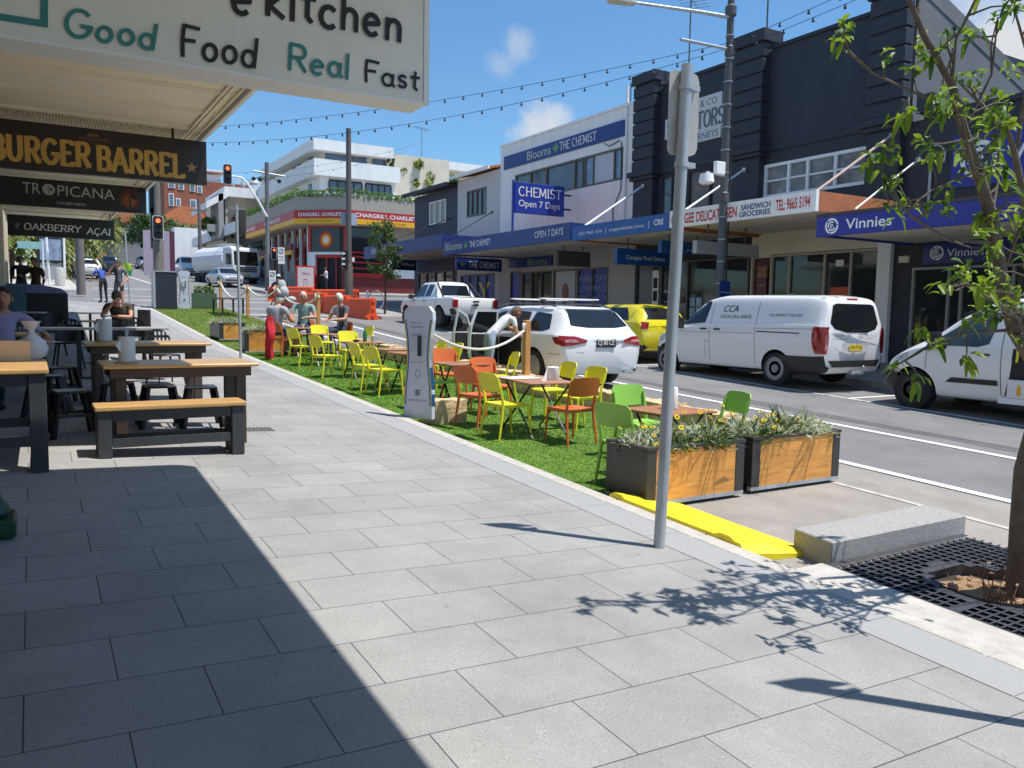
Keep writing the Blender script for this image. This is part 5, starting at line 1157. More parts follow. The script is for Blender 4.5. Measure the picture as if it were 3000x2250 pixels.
a.prism(pl, (3.53, 3.925, 2.50), Vector((.985, -.16, 0)), Z1, Vector((.001, .006, 0))); a.build('sign_plate', mat('sign_back_alu', (.50, .48, .44), .5, var=.08, metal=.1), t)
dup(t, (3.47, 1.40, zF(3.47, 1.4)), label='second steel sign pole throwing the long shadow across the front pavers')
def totem(nm, label, x, y, rz, z0, H, holder=True):
    t = thing(nm, label, 'totem', (x, y, z0), rz)
    pr = [(-.21, 0), (.21, 0), (.205, .25*H), (.175, .45*H), (.165, .55*H), (.18, .72*H), (.215, .88*H), (.21, .95*H), (.15, H), (-.15, H), (-.21, .95*H), (-.215, .88*H), (-.18, .72*H), (-.165, .55*H), (-.175, .45*H), (-.205, .25*H)]
    a = MB(); a.prism(pr, (0, 0, 0), X1, Z1, (0, .07, 0)); a.build('body', mat('pale_lilac_panel', (.60, .62, .72), .4, var=.03), t, world=False)
    def sideband(off, w, m, nm2):
        for s in (1, -1):
            a = MB(); q = [(.21*s, .12*H), (.2*s, .28*H), (.172*s, .46*H), (.163*s, .55*H), (.178*s, .72*H), (.212*s, .88*H)]
            for (p0, p1) in zip(q, q[1:]): a.quad((p0[0]-off*s, -.002, p0[1]), (p0[0]-(off+w)*s, -.002, p0[1]), (p1[0]-(off+w)*s, -.002, p1[1]), (p1[0]-off*s, -.002, p1[1])); a.quad((p0[0]+.002*s, .0, p0[1]), (p0[0]+.002*s, .07, p0[1]), (p1[0]+.002*s, .07, p1[1]), (p1[0]+.002*s, .0, p1[1]))
            a.build(nm2, m, t, world=False)
    sideband(.0, .016, M_SIGNY if 0 else mat('band_yellow', (.65, .50, .06), .4, var=0), 'edge_band'); 
    sideband(.0165, .018, mat('band_blue', (.03, .15, .42), .4, var=0), 'inner_band')
    a = MB(); put(a, "Clean your", (-.10, -.001, .845*H), X1, Z1, .17, .026, off=.003); put(a, "hands here", (-.10, -.001, .81*H), X1, Z1, .17, .026, off=.003); put(a, "hand wash", (-.09, -.001, .50*H), X1, Z1, .15, .02, off=.003)
    put(a, "RANDWICK CITY COUNCIL", (-.15, -.001, .155*H), X1, Z1, .29, .022, off=.003)
    for k in range(3): a.prism([(-.06, 0), (-.01, .03), (.05, .035), (.0, .012)], (0, -.003, (.20+.018*k)*H), X1, Z1, (0, -.001, 0))
    o = [(.035*math.cos(rad(k)), .055*math.sin(rad(k))) for k in range(0, 361, 20)]
    for p, q in zip(o, o[1:]): a.bar((p[0], -.003, p[1]+.40*H), (q[0], -.003, q[1]+.40*H), .002, .004)
    a.build('lettering', mat('slate_letter', (.07, .10, .16), .5, var=0), t, world=False)
    if holder:
        a = MB(); a.m = 0; a.bx(-.09, .03, -.045, -.001, .60*H, .735*H); a.m = 1; a.bx(.031, .05, -.06, -.001, .56*H, .74*H); a.build('dispenser', [mat('dispenser_grey', (.50, .54, .60), .4, var=.05), M_BLK2], t, world=False)
    return t
totem('hand_wash_totem', 'tall pale hand wash totem by the wooden post', 4.10, 9.16, rad(-58), zF(4.1, 9.16), 1.40)
totem('hand_wash_totem', 'far hand wash totem beside the navy utility box on lawn', 5.2, 34.3, rad(-6), zF(4.1, 34.3), 1.50).scale = (1.05, 1, 1)
t = thing('utility_box', 'navy utility cabinet at the far end of lawn', 'cabinet', (4.5, 34.35, zF(4.1, 34.3)))
zc = zF(4.1, 34.3); a = MB(); a.bx(4.12, 4.9, 34.1, 34.8, zc, zc+1.42); a.build('cabinet', mat('navy_cabinet', (.022, .026, .045), .5, var=.1), t); a = MB(); a.bx(4.05, 4.115, 34.08, 34.82, zc, zc+1.45); a.bx(4.116, 4.9, 34.08, 34.82, zc+1.421, zc+1.46); a.build('steel_frame', M_STEEL, t)
t = thing('green_planter', 'square green planter right of the far totem', 'planter', (6.0, 35.2, zF(4.1, 35)))
zc = zF(4.1, 35.2); a = MB(); a.bx(5.65, 6.55, 34.9, 35.5, zc, zc+.6); a.build('box', mat('sage_green_paint', (.075, .13, .07), .5, var=.08), t)
mb = MB()
for k in range(260): leaf_quad(mb, Vector((R.uniform(5.7, 6.5), R.uniform(34.95, 35.45), zc+.6+R.uniform(0, .28))), rdir()+Z1, .13)
mb.build('foliage', M_HEDGE, t)
# sandstone blocks along the road edge
y = 6.05; k = 0
blk = None
while y < 19.5:
    L = R.uniform(.85, 1.05); zz = zR(7.2, y)
    if blk is None:
        a = MB(); P = [[(-.17+.34*j/5+(R.uniform(-.012, .012) if j in (0, 5) else 0), -.46+.92*i/9, 0) for j in range(6)] for i in range(10)]
        top = [[(p[0], p[1], .33+R.uniform(-.012, .012)) for p in r] for r in P]; bot = [[(p[0]*1.02, p[1], 0) for p in r] for r in P]
        mid = lambda f: [[(p[0]*1.05+(R.uniform(-.02, .02)), p[1]*1.01, f) for p in r] for r in P]
        m1, m2 = mid(.12), mid(.23)
        a.grid(top)
        for e in (0, -1):
            a.grid([[q[i][e] for i in range(10)] for q in (bot, m1, m2, top)]); a.grid([q[e] for q in (bot, m1, m2, top)])
        blk = a.build('sandstone_block', M_SAND, weld=True); blk.location = (7.22, y+L/2, zz); tag(blk, None, 'stone block', 'sandstone blocks along the road edge')
        b = blk
    else:
        b = blk.copy(); COL.objects.link(b); b.location = (7.22+R.uniform(-.02, .02), y+L/2, zz); b.rotation_euler = (0, 0, math.pi*(k % 2)+R.uniform(-.03, .03))
    b['label'] = 'pale split sandstone block in the row between parklet chairs and the road'
    y += L+.03; k += 1
a = MB()
P = [[(-.24+.48*j/6, -.16+.32*i/4, .0) for j in range(7)] for i in range(5)]
lay = [[[(p[0]*(1+.03*math.sin(9*p[1]+q)), p[1]*(1+.05*math.sin(7*p[0]+q)), z+.012*math.sin(p[0]*14+q)*(1 if q else 0)) for p in r] for r in P] for q, z in ((0, 0), (1, .1), (2, .2), (3, .3))]
a.grid(lay[-1])
for e in (0, -1): a.grid([q[e] for q in lay]); a.grid([[r[e] for r in q] for q in lay])
b = a.build('sandstone_block', M_SAND, weld=True); b.location = (4.50, 9.22, zT(4.5, 9.2)); b.rotation_euler = (0, 0, rad(8)); tag(b, 'rough cut sandstone block at the foot of the hand wash totem', 'stone block')
# timber posts and rope
posts = [(4.46, 9.62, zT(4, 9.6), 1.265), (7.2, 11.6, zR(7, 11.6), 1.36), (7.12, 23.0, zR(7, 23), 1.98), (7.0, 27.1, zR(7, 27), 2.24), (6.7, 30.0, zR(6.7, 30), 2.33), (6.6, 34.4, zR(6.6, 34.4), 2.60)]
PL = ['pine post beside the hand wash totem, rope tied round its top', 'pine post in front of the white wagon', 'short pine post with rope knot beside the seated men', 'pine post with rope behind the man in the cap', 'pine post near the far bench, closer to us', 'pine post farthest up the lawn']
def rope(p, q, sag, label, r=.020):
    p, q = Vector(p), Vector(q); pts = [p.lerp(q, k/20)-Z1*(4*sag*(k/20)*(1-k/20)) for k in range(21)]
    a = MB(); a.tube(pts, r, 8); tag(a.build('rope', M_ROPE, smooth=1), label, 'rope', 'white ropes between the pine posts')
for (x, y, z0, z1), lb in zip(posts, PL):
    t = thing('timber_post', lb, 'post', (x, y, z0), 0, 'pine posts of the parklet')
    a = MB(); a.bx(x-.052, x+.052, y-.052, y+.052, z0, z1); a.build('shaft', M_ORTIM, t, bevel=.008)
    a = MB(); c = Vector((x-.075, y-.03, z1-.12)); a.tube([c+Vector((.02*math.cos(k*.7), .02*math.sin(k), .06*math.sin(k*.7))) for k in range(12)], .022, 8); a.build('rope_knot', M_ROPE, t, smooth=1)
rope((4.52, 9.66, 1.19), (7.14, 11.58, 1.19), .26, 'rope sagging between totem post and the post before the white wagon')
rope((7.12, 22.9, 1.86), (7.0, 27.1, 2.14), .36, 'rope sagging behind the white haired man', .03)
rope((7.0, 27.1, 2.14), (6.7, 30, 2.24), .3, 'rope sagging left of the cyclist', .03)
rope((6.7, 30, 2.24), (6.6, 34.4, 2.5), .5, 'rope sagging over the far lawn bench', .03)
# lawn bench
t = thing('lawn_bench', 'slatted bench table with thin black legs on the lawn', 'bench', (6.3, 31.6, zF(4.1, 31.6)))
zc = zF(4.1, 31.6); a = MB()
for k in range(6): a.bx(5.9, 6.75, 30.6+.33*k, 30.88+.33*k, zc+.56, zc+.60)
a.build('top', mat('weathered_slats', (.20, .13, .11), .7, var=.2), t)
for x in (5.95, 6.68):
    for y in (30.7, 32.4):
        a = MB(); a.bx(x-.03, x+.03, y-.03, y+.03, zc, zc+.56); a.build('leg', M_BLACK, t)

# ================================================================== cafe furniture on the left
def trestle(nm, label, x0, x1, y0, y1, H, top_t=.04, leg=.09, m=M_DTIM, low=.10, cat='table', apron=.09, group=None):
    xc, yc = (x0+x1)/2, (y0+y1)/2; z = zF(xc, yc); t = thing(nm, label, cat, (xc, yc, z), 0, group)
    sk = lambda x, y: 0
    a = MB(); a.bx(x0, x1, y0, y1, z+H-top_t, z+H); a.build('top', M_TIMB, t, bevel=.010, seg=2)
    for xx in (x0+.02, x1-.02-leg):
        for yy in (y0+.02, y1-.02-leg):
            a = MB(); zz = zF(xx, yy); a.bx(xx, xx+leg, yy, yy+leg, zz, z+H-top_t-.001); a.build('leg', m, t, bevel=.005)
    a = MB()
    for yy in (y0+.035, y1-.065): a.bx(x0+.025+leg, x1-.025-leg, yy, yy+.03, z+H-top_t-apron, z+H-top_t-.002); a.bx(x0+.025+leg, x1-.025-leg, yy, yy+.04, z+low, z+low+.075)
    for xx in (x0+.035, x1-.065): a.bx(xx, xx+.03, y0+.025+leg, y1-.025-leg, z+H-top_t-apron, z+H-top_t-.002); a.bx(xx, xx+.04, y0+.025+leg, y1-.025-leg, z+low, z+low+.075)
    a.build('rail', m, t)
    return t
trestle('timber_bench', 'long bench with honey timber seat and charcoal legs', .40, 1.60, 7.25, 7.60, .45, leg=.105)
def slab_table(label, x0, x1, y0, y1, H, m, loc=None):
    xc, yc = (x0+x1)/2, (y0+y1)/2; z = zF(xc, yc); t = thing('timber_table', label, 'table', (xc, yc, z), 0, 'timber cafe tables')
    a = MB(); a.bx(x0, x1, y0, y1, z+H-.03, z+H); a.build('top', M_TIMB, t, bevel=.008)
    a = MB()
    for yy in (y0+.06, y1-.09): a.bx(x0+.06, x1-.06, yy, yy+.03, z+H-.12, z+H-.031)
    for xx in (x0+.06, x1-.09): a.bx(xx, xx+.03, y0+.091, y1-.091, z+H-.12, z+H-.031)
    a.build('apron', m, t)
    for xx in (x0+.10, x1-.19):
        for yy in (y0+.10, y1-.19):
            a = MB(); a.bx(xx, xx+.09, yy, yy+.09, zF(xx, yy), z+H-.121); a.build('leg', m, t, bevel=.004)
    return t
slab_table('brown timber table holding the nearer bright paper roll', .50, 1.82, 7.72, 8.52, .735, M_BTIM)
slab_table('dark timber table holding the farther shaded paper roll', .48, 1.84, 10.15, 11.05, .735, M_BTIM)
trestle('timber_table', 'tall honey timber table at the left edge with scuffed charcoal legs', -1.0, .085, 6.82, 8.05, .735, leg=.115, low=.16)
slab_table('shaded timber table behind the left edge table with white bags', -1.0, .15, 10.6, 11.6, .74, M_BTIM)
t = thing('narrow_table', 'long pale topped narrow table across the seating', 'table', (.6, 13.1, zF(.6, 13.1)))
z = zF(.6, 13.1); a = MB(); a.bx(-.55, 1.72, 12.85, 13.4, z+.70, z+.73); a.build('top', mat('pale_laminate', (.42, .40, .37), .35, var=.08), t)
for x in (-.3, .55, 1.5): 
    a = MB(); a.bx(x-.03, x+.03, 13.08, 13.14, z, z+.7); a.bx(x-.2, x+.2, 13.0, 13.22, z, z+.02); a.build('leg', M_BLACK, t)
def towel(label, x, y, h, r, sun):
    z = zF((.5+1.82)/2, 8.12)+.735 if y < 9 else zF(1.16, 10.6)+.735
    t = thing('kitchen_roll', label, 'paper towel', (x, y, z), 0, 'kitchen rolls on the timber tables')
    a = MB(); a.lathe([(r+.03, 0), (r+.03, .012), (.012, .014)], (0, 0, 0), 20); a.build('wooden_base', M_TIMB, t, world=False, smooth=1)
    a = MB(); a.lathe([(r*.97, .015), (r, .025), (r, h-.01), (r*.97, h), (.02, h-.002)], (0, 0, 0), 24); a.grid([[(-r*.7, -r*.72, .10), (-r*.7, -r*.72, h-.02)], [(-r*1.05, -r*.8, .13), (-r*1.05, -r*.75, h-.05)], [(-r*1.35, -r*.9, .17), (-r*1.3, -r*.85, h-.07)]]); a.build('roll', M_PAPER, t, world=False, smooth=1)
    a = MB(); a.cyl((0, 0, h), (0, 0, h+.03), .014); a.ball((0, 0, h+.045), .02, 10, 8); a.build('knob', M_STEEL, t, world=False, smooth=1)
towel('bright white kitchen roll with loose end near the table end', .72, 8.05, .24, .072, 1)
towel('shaded white kitchen roll on the farther timber table', .72, 10.72, .27, .085, 0)
zt = zF(-.45, 7.4)+.735
t = thing('napkin_box', 'paper napkin holder with timber end on the left edge table', 'napkin holder', (-.12, 7.86, zt))
a = MB(); a.bx(-.26, -.03, 7.78, 7.93, zt+.004, zt+.17); a.build('napkins', mat('peach_napkins', (.62, .48, .36), .8, var=.08), t); a = MB(); a.prism([(-.52, 0), (-.28, 0), (-.28, .05), (-.33, .11), (-.42, .16), (-.52, .17)], (0, 7.80, zt+.002), X1, Z1, (0, .03, 0)); a.build('timber_end', M_BTIM, t)
t = thing('carrier_bag', 'tied white plastic bag beside the napkin holder', 'bag', (-.02, 7.98, zt))
a = MB(); P = []
for i, (r, z) in enumerate(((.06, 0), (.10, .03), (.11, .10), (.08, .17), (.03, .22), (.025, .25), (.06, .30), (.075, .33))): P.append([(-.02+r*(1+.18*math.sin(5*k*.4+i))*math.cos(k*.524), 7.98+r*.7*(1+.2*math.sin(4*k*.4+i*2))*math.sin(k*.524), zt+.002+z) for k in range(13)])
a.grid(P); a.build('film', mat('thin_white_film', (.60, .60, .66), .5, var=.1), t, smooth=1)
# tolix style stools and chairs
def stool():
    t = thing('metal_stool', 'x', 'stool')
    a = MB(); a.bx(-.15, .15, -.15, .15, .40, .425); a.build('seat', mat('gloss_black_metal', (.02, .021, .03), .22, var=.05), t, world=False, bevel=.02, seg=3)
    for sx in (-1, 1):
        for sy in (-1, 1):
            a = MB(); a.bar((sx*.19, sy*.19, 0), (sx*.12, sy*.12, .40), .035, .05); a.build('leg', M_BLACK, t, world=False)
    a = MB()
    for s in (-1, 1): a.bar((-.15, s*.155, .2), (.15, s*.155, .2), .012, .03); a.bar((s*.155, -.14, .2), (s*.155, .14, .2), .012, .03)
    a.build('brace', M_BLACK, t, world=False)
    return t
S0 = stool()
SL = [(1.08, 8.85, 'low black stool under brown table, left one'), (1.48, 8.82, 'low black stool under brown table, right one'), (.72, 9.05, 'low black stool behind the left leg of brown table'), (.28, 8.4, 'black stool left of the brown table in deep shade'), (.25, 10.5, 'black stool beside the farther timber table'), (.1, 9.6, 'black stool in the dark between timber tables')]
for k, (x, y, lb) in enumerate(SL):
    if k == 0: S0.location = (x, y, zF(x, y)); S0['label'] = lb; S0['group'] = 'black metal stools'
    else: dup(S0, (x, y, zF(x, y)), R.uniform(-.2, .2), lb, 'black metal stools')
def bistro():
    t = thing('pierced_chair', 'x', 'chair')
    a = MB(); a.lathe([(.2, .41), (.21, .42), (.2, .43), (0, .425)], (0, 0, 0), 18); a.build('seat', M_BLACK, t, world=False, smooth=1)
    a = MB(); n = 18; Z = [.43, .55, .62, .66, .70, .75, .79]
    for i in range(n):
        a0 = rad(-65+130*i/n); a1 = rad(-65+130*(i+1)/n); f = lambda q, z: (.23*math.sin(q), -.10-.14*math.cos(q)-.02*(z-.43), z)
        top = lambda q: .79-.22*(abs(q)/1.13)**2.4
        for z0, z1 in zip(Z, Z[1:]):
            if z0 in (.62, .70) and i % 2: continue
            b0, b1 = min(z1, top(a0)), min(z1, top(a1))
            if b0 <= z0 and b1 <= z0: continue
            a.quad(f(a0, min(z0, top(a0))), f(a1, min(z0, top(a1))), f(a1, b1), f(a0, b0))
    a.build('pierced_back', M_BLACK, t, world=False)
    for sx in (-1, 1):
        for sy in (-1, 1):
            a = MB(); a.tube([(sx*.2, sy*.19, 0), (sx*.14, sy*.13, .41)], [.012, .018], 6); a.build('leg', M_BLACK, t, world=False)
    return t
B0 = bistro()
BL = [(1.62, 12.5, 200, 'pierced back black chair right of the shaded kitchen roll'), (1.15, 14.6, 190, 'pierced back black chair before the person in patterned shirt'), (-.05, 14.6, 185, 'pierced back black chair left of centre in shade'), (.45, 14.2, 170, 'blue black chair tilted beside dark tables'), (.3, 16.6, 180, 'pierced back black chair deeper in the shade'), (1.55, 16.0, 175, 'pierced back black chair by the road side screens'), (-.3, 12.2, 20, 'black chair by the woman in lilac')]
for k, (x, y, an, lb) in enumerate(BL):
    if k == 0: B0.location = (x, y, zF(x, y)); B0.rotation_euler = (0, 0, rad(an)); B0['label'] = lb; B0['group'] = 'pierced black chairs'
    else: dup(B0, (x, y, zF(x, y)), rad(an), lb, 'pierced black chairs')
for x, y, lb in ((.9, 15.4, 'round white topped table before the patterned shirt'), (1.5, 14.0, 'white topped table behind the shaded kitchen roll'), (.0, 17.6, 'low white topped table at the back of seating'), (1.0, 18.6, 'small white table near the standing man')):
    t = thing('pedestal_table', lb, 'table', (x, y, zF(x, y)), 0, 'white topped pedestal tables')
    a = MB(); a.lathe([(.34, .70), (.35, .71), (.34, .725), (0, .725)], (0, 0, 0), 24); a.build('top', mat('pale_laminate', (.42, .40, .37)), t, world=False, smooth=1)
    a = MB(); a.lathe([(.2, 0), (.2, .015), (.03, .04), (.025, .7)], (0, 0, 0), 14); a.build('pedestal', M_BLACK, t, world=False, smooth=1)
for x, y, lb in ((2.02, 21.9, 'dark framed cafe screen nearer the standing man'), (2.14, 19.8, 'dark framed cafe screen closest to us')):
    z = zF(x, y); t = thing('cafe_screen', lb, 'screen', (x, y, z), rad(6), 'dark cafe screens on the path')
    a = MB(); a.bx(-.03, .03, -.5, -.44, 0, .8); a.bx(-.03, .03, .44, .5, 0, .8); a.bx(-.03, .03, -.439, .439, .72, .8); a.bx(-.03, .03, -.439, .439, .08, .16); a.build('frame', M_BLACK, t, world=False)
    a = MB(); a.bx(-.012, .012, -.439, .439, .161, .719); a.build('panel', mat('dark_mesh_panel', (.08, .08, .075), .6, var=.15), t, world=False)
z = zF(-.2, 23); t = thing('counter_bench', 'blue sided service counter at the back of the cafe', 'counter', (-.1, 23.5, z))
a = MB(); a.m = 0; a.bx(-.55, .75, 22.8, 24.2, z, z+.86); a.m = 1; a.prism([(-.55, 0), (.75, 0), (.62, .12), (.2, .2), (-.55, .22)], (0, 22.79, z+.861), X1, Z1, (0, 1.4, 0)); a.build('body', [M_DINT, mat('lavender_side', (.13, .15, .28), .6, var=.15)], t)
z = zF(-.3, 20); t = thing('menu_stand', 'teal tinted menu stand against the left wall', 'stand', (-.42, 20, z)); a = MB(); a.bx(-.6, -.12, 20, 20.08, z+.2, z+1.15); a.build('board', mat('teal_board', (.04, .10, .14), .5, var=.25, scale=2), t); a = MB(); a.bx(-.58, -.53, 20.02, 20.06, z, z+.2); a.bx(-.19, -.14, 20.02, 20.06, z, z+.2); a.build('foot', M_BLACK, t)
t = thing('drain_cover', 'small drain grate set in the pale path beyond the bench', 'drain', (1.99, 8.55, zF(1.99, 8.55)))
a = MB()
for k in range(9): a.bx(1.80+.04*k, 1.822+.04*k, 8.44, 8.66, .002, .007, sk=lambda x, y: zF(x, y))
a.build('grille', mat('drain_iron', (.10, .10, .10), .7, var=.2), t)
# ================================================================== vehicles
def pch(keys):
    """monotone cubic through (y, v...) rows -> function of y"""
    ys = [k[0] for k in keys]; n = len(keys[0])-1
    def mk(c):
        v = [k[c] for k in keys]; d = [(v[i+1]-v[i])/(ys[i+1]-ys[i]) for i in range(len(ys)-1)]
        m = [d[0]]+[0 if d[i-1]*d[i] <= 0 else 2*d[i-1]*d[i]/(d[i-1]+d[i]) for i in range(1, len(d))]+[d[-1]]
        return v, m
    cols = [mk(c+1) for c in range(n)]
    def f(y):
        y = min(max(y, ys[0]), ys[-1]); i = 0
        while i < len(ys)-2 and y > ys[i+1]: i += 1
        h = ys[i+1]-ys[i]; t = (y-ys[i])/h; out = []
        for v, m in cols:
            out.append((2*t**3-3*t*t+1)*v[i]+(t**3-2*t*t+t)*h*m[i]+(-2*t**3+3*t*t)*v[i+1]+(t**3-t*t)*h*m[i+1])
        return out
    return f
class Car:
    """lofted body; local axes: +y forward, +x right, origin on the road under the middle of the rear axle line.
    keys: (y, z_bottom, z_belt, z_top, half_low, half_belt, half_top)"""
    def __init__(s, nm, label, loc, rz, keys, paint, wheels, wr, track, bow=(.10, .12), group=None, cat='car', spoke=5, rim=None, shoulder=.03, arch=1.14):
        s.t = thing(nm, label, cat, loc, rz, group); s.keys = keys; s.f = pch(keys); s.y0, s.y1 = keys[0][0], keys[-1][0]; s.bow = bow; s.sh = shoulder
        s.W = max(k[5] for k in keys); s.paint = paint
        ys = [s.y0+(s.y1-s.y0)*k/72 for k in range(73)]
        for e, sg in ((s.y0, 1), (s.y1, -1)): ys += [e+sg*d for d in (.01, .02, .04, .06, .09, .13, .17)]
        ys = sorted(set(round(y, 4) for y in ys)); s.ys = ys
        a = MB(); P = []
        for y in ys:
            r = s.ring(y); full = [(-x, z) for x, z in r[::-1]]+r[1:]
            P.append([s.warp((x, y, z)) for x, z in full])
        a.grid(P); a.face([a.vv(p) for p in P[0]]); a.face([a.vv(p) for p in P[-1]])
        # underside
        a.grid([[r[0] for r in P], [r[-1] for r in P]])
        body = a.build('body', [paint, M_BLK2], s.t, world=False, weld=True)
        # wheel arches cut out
        for yw in wheels:
            for sx in (-1, 1):
                c = MB(); c.m = 1; c.cyl((sx*(s.W+.3), yw, wr), (sx*(s.W-.27), yw, wr), wr*arch, n=40)
                co = c.build('cut', [paint, M_BLK2], s.t, world=False)
                md = body.modifiers.new('b', 'BOOLEAN'); md.operation = 'DIFFERENCE'; md.object = co; md.solver = 'EXACT'
                bpy.context.view_layer.update(); dg = bpy.context.evaluated_depsgraph_get()
                me = bpy.data.meshes.new_from_object(body.evaluated_get(dg)); body.modifiers.clear(); body.data = me; bpy.data.objects.remove(co)
        for p in body.data.polygons: p.use_smooth = True
        try: body.data.set_sharp_from_angle(angle=rad(32))
        except Exception: pass
        body.data.name = 'body'; s.body = body
        for yw in wheels:
            for sx in (-1, 1): s.wheel(sx, yw, wr, track, spoke, rim or M_RIM)
    def wheel(s, sx, yw, wr, track, spoke, rim):
        x = sx*track; w = .21 if wr < .34 else .23
        a = MB(); pr = [(wr*.66, -w/2), (wr*.93, -w/2), (wr*.99, -w*.38), (wr, 0), (wr*.99, w*.38), (wr*.93, w/2), (wr*.66, w/2)]
        a.lathe([(r, q) for r, q in pr], (x-sx*w/2, yw, wr), 32, 'x'); wo = a.build('wheel', M_TYRE, s.t, world=False, smooth=1)
        a = MB(); xo = x+sx*.002
        a.lathe([(wr*.66, 0), (wr*.70, sx*.012), (wr*.64, sx*.012), (wr*.60, -sx*.05), (wr*.2, -sx*.05)], (xo, yw, wr), 32, 'x')
        if spoke == 'steel':
            a.lathe([(wr*.60, -sx*.03), (wr*.45, -sx*.0), (wr*.28, -sx*.0), (wr*.22, sx*.02), (0.001, sx*.02)], (xo, yw, wr), 24, 'x')
        else:
            for k in range(spoke):
                an = 6.283*k/spoke; d = Vector((0, math.cos(an), math.sin(an))); c = Vector((xo-sx*.012, yw, wr))
                for q in (-.09, .09):
                    e = Vector((0, math.cos(an+q), math.sin(an+q))); a.bar(c+d*wr*.12, c+e*wr*.63, .03, .022, up=(1, 0, 0))
            a.lathe([(wr*.17, -sx*.02), (wr*.15, sx*.006), (0.001, sx*.008)], (xo, yw, wr), 16, 'x')
        a.build('rim', rim, wo, world=False, smooth=1)
        if spoke == 'steel':
            a = MB()
            for k in range(12):
                an = 6.283*k/12; a.lathe([(.018, 0), (.018, sx*.003), (.001, sx*.003)], (xo+sx*.001-sx*.012, yw+wr*.52*math.cos(an), wr+wr*.52*math.sin(an)), 8, 'x')
            a.build('vent_hole', M_BLK2, wo, world=False)
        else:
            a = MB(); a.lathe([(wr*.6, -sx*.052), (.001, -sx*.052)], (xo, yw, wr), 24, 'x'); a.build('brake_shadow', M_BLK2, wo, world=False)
    def ring(s, y):
        zb, zl, zt, wl, wb, wt = s.f(y); h = zl-zb
        p = [(wl*.86, zb), (wl*.97, zb+.03), (wl, zb+h*.22), (wb*1.0, zb+h*.60), (wb*.985, zl-s.sh), (wb*.965, zl), (wt+(wb-wt)*.10, zl+(zt-zl)*.80), (wt*.93, zl+(zt-zl)*.955), (wt*.62, zt-.004), (0, zt+.006)]
        for _ in range(2):
            q = [p[0]]
            for a, b in zip(p, p[1:]): q += [(a[0]*.75+b[0]*.25, a[1]*.75+b[1]*.25), (a[0]*.25+b[0]*.75, a[1]*.25+b[1]*.75)]
            p = q+[p[-1]]
        return p
    def warp(s, p):
        x, y, z = p; u = (x/s.W)**2
        y += s.bow[0]*u*max(0, 1-(y-s.y0)/.9)**2 - s.bow[1]*u*max(0, 1-(s.y1-y)/1.0)**2
        return Vector((x, y, z))
    def sx(s, y, z):
        r = s.ring(y); best = r[0][0]
        for a, b in zip(r, r[1:]):
            lo, hi = min(a[1], b[1]), max(a[1], b[1])
            if lo <= z <= hi and hi > lo: return a[0]+(b[0]-a[0])*(z-a[1])/(b[1]-a[1])
        return r[-1][0] if z > r[-1][1] else r[0][0]
    def zt(s, y, x):
        r = s.ring(y); x = abs(x)
        for a, b in zip(r[::-1], r[::-1][1:]):
            if a[0] <= x <= b[0]: return a[1]+(b[1]-a[1])*(x-a[0])/max(1e-6, b[0]-a[0])
        return r[0][1]
    def side(s, nm, poly, m, par=None, off=.006, sides=(-1, 1), n=14, rows=6, thick=0):
        """poly in (y, z); upper and lower chains are followed column by column"""
        out = None
        for sd in sides:
            a = MB(); ya, yb = min(p[0] for p in poly), max(p[0] for p in poly); P = []
            for k in range(n+1):
                y = ya+(yb-ya)*min(max(k/n, .0005), .9995); zs = []
                for p, q in zip(poly, poly[1:]+poly[:1]):
                    if (p[0]-y)*(q[0]-y) <= 0 and p[0] != q[0]: zs.append(p[1]+(q[1]-p[1])*(y-p[0])/(q[0]-p[0]))
                z0, z1 = min(zs), max(zs)
                P.append([s.warp((sd*(s.sx(y, z0+(z1-z0)*j/rows)+off), y, z0+(z1-z0)*j/rows)) for j in range(rows+1)])
            a.grid(P); out = a.build(nm, m, par or s.t, world=False, smooth=60)
        return out
    def end(s, nm, poly, m, rear=True, par=None, off=.006, n=14, rows=6, mirror=False):
        """poly in (x, z) on the rear or front face; follows the falling top profile"""
        def yy(x, z):
            a, b = (s.y0, s.y0+1.4) if rear else (s.y1, s.y1-1.9)
            for _ in range(36):
                c = (a+b)/2
                if s.zt(c, x) >= z: b = c
                else: a = c
            return b
        outs = None
        for sg in ((1, -1) if mirror else (1,)):
            a = MB(); xa, xb = min(p[0] for p in poly), max(p[0] for p in poly); P = []
            for k in range(n+1):
                x = xa+(xb-xa)*min(max(k/n, .0005), .9995); zs = []
                for p, q in zip(poly, poly[1:]+poly[:1]):
                    if (p[0]-x)*(q[0]-x) <= 0 and p[0] != q[0]: zs.append(p[1]+(q[1]-p[1])*(x-p[0])/(q[0]-p[0]))
                z0, z1 = min(zs), max(zs); row = []
                for j in range(rows+1):
                    z = z0+(z1-z0)*j/rows; y = yy(x, z); e = .02; dz = (s.zt(y+e, x)-s.zt(y-e, x))/(2*e); nv = Vector((0, -dz, 1)).normalized()
                    w = s.warp((x, y, z)); row.append(Vector((sg*w.x, w.y, w.z))+nv*off)
                P.append(row)
            a.grid(P); outs = a.build(nm, m, par or s.t, world=False, smooth=60)
        return outs
    def skin(s, nm, test, m, off=.008):
        for sd in (-1, 1):
            a = MB()
            for q, w in zip(s.ys, s.ys[1:]):
                r0, r1 = s.ring(q), s.ring(w)
                for k in range(len(r0)-1):
                    if not test((r0[k][0]+r0[k+1][0])/2, (q+w)/2, (r0[k][1]+r0[k+1][1])/2): continue
                    pts = []
                    for (x, z), y in ((r0[k], q), (r0[k+1], q), (r1[k+1], w), (r1[k], w)):
                        pts.append(s.warp((sd*(x+(off if x > .02 else 0)), y+(-off if y < s.y0+.2 else off if y > s.y1-.2 else 0), z)))
                    a.quad(*pts)
            o = a.build(nm, m, s.t, world=False, smooth=40, weld=True)
        return o
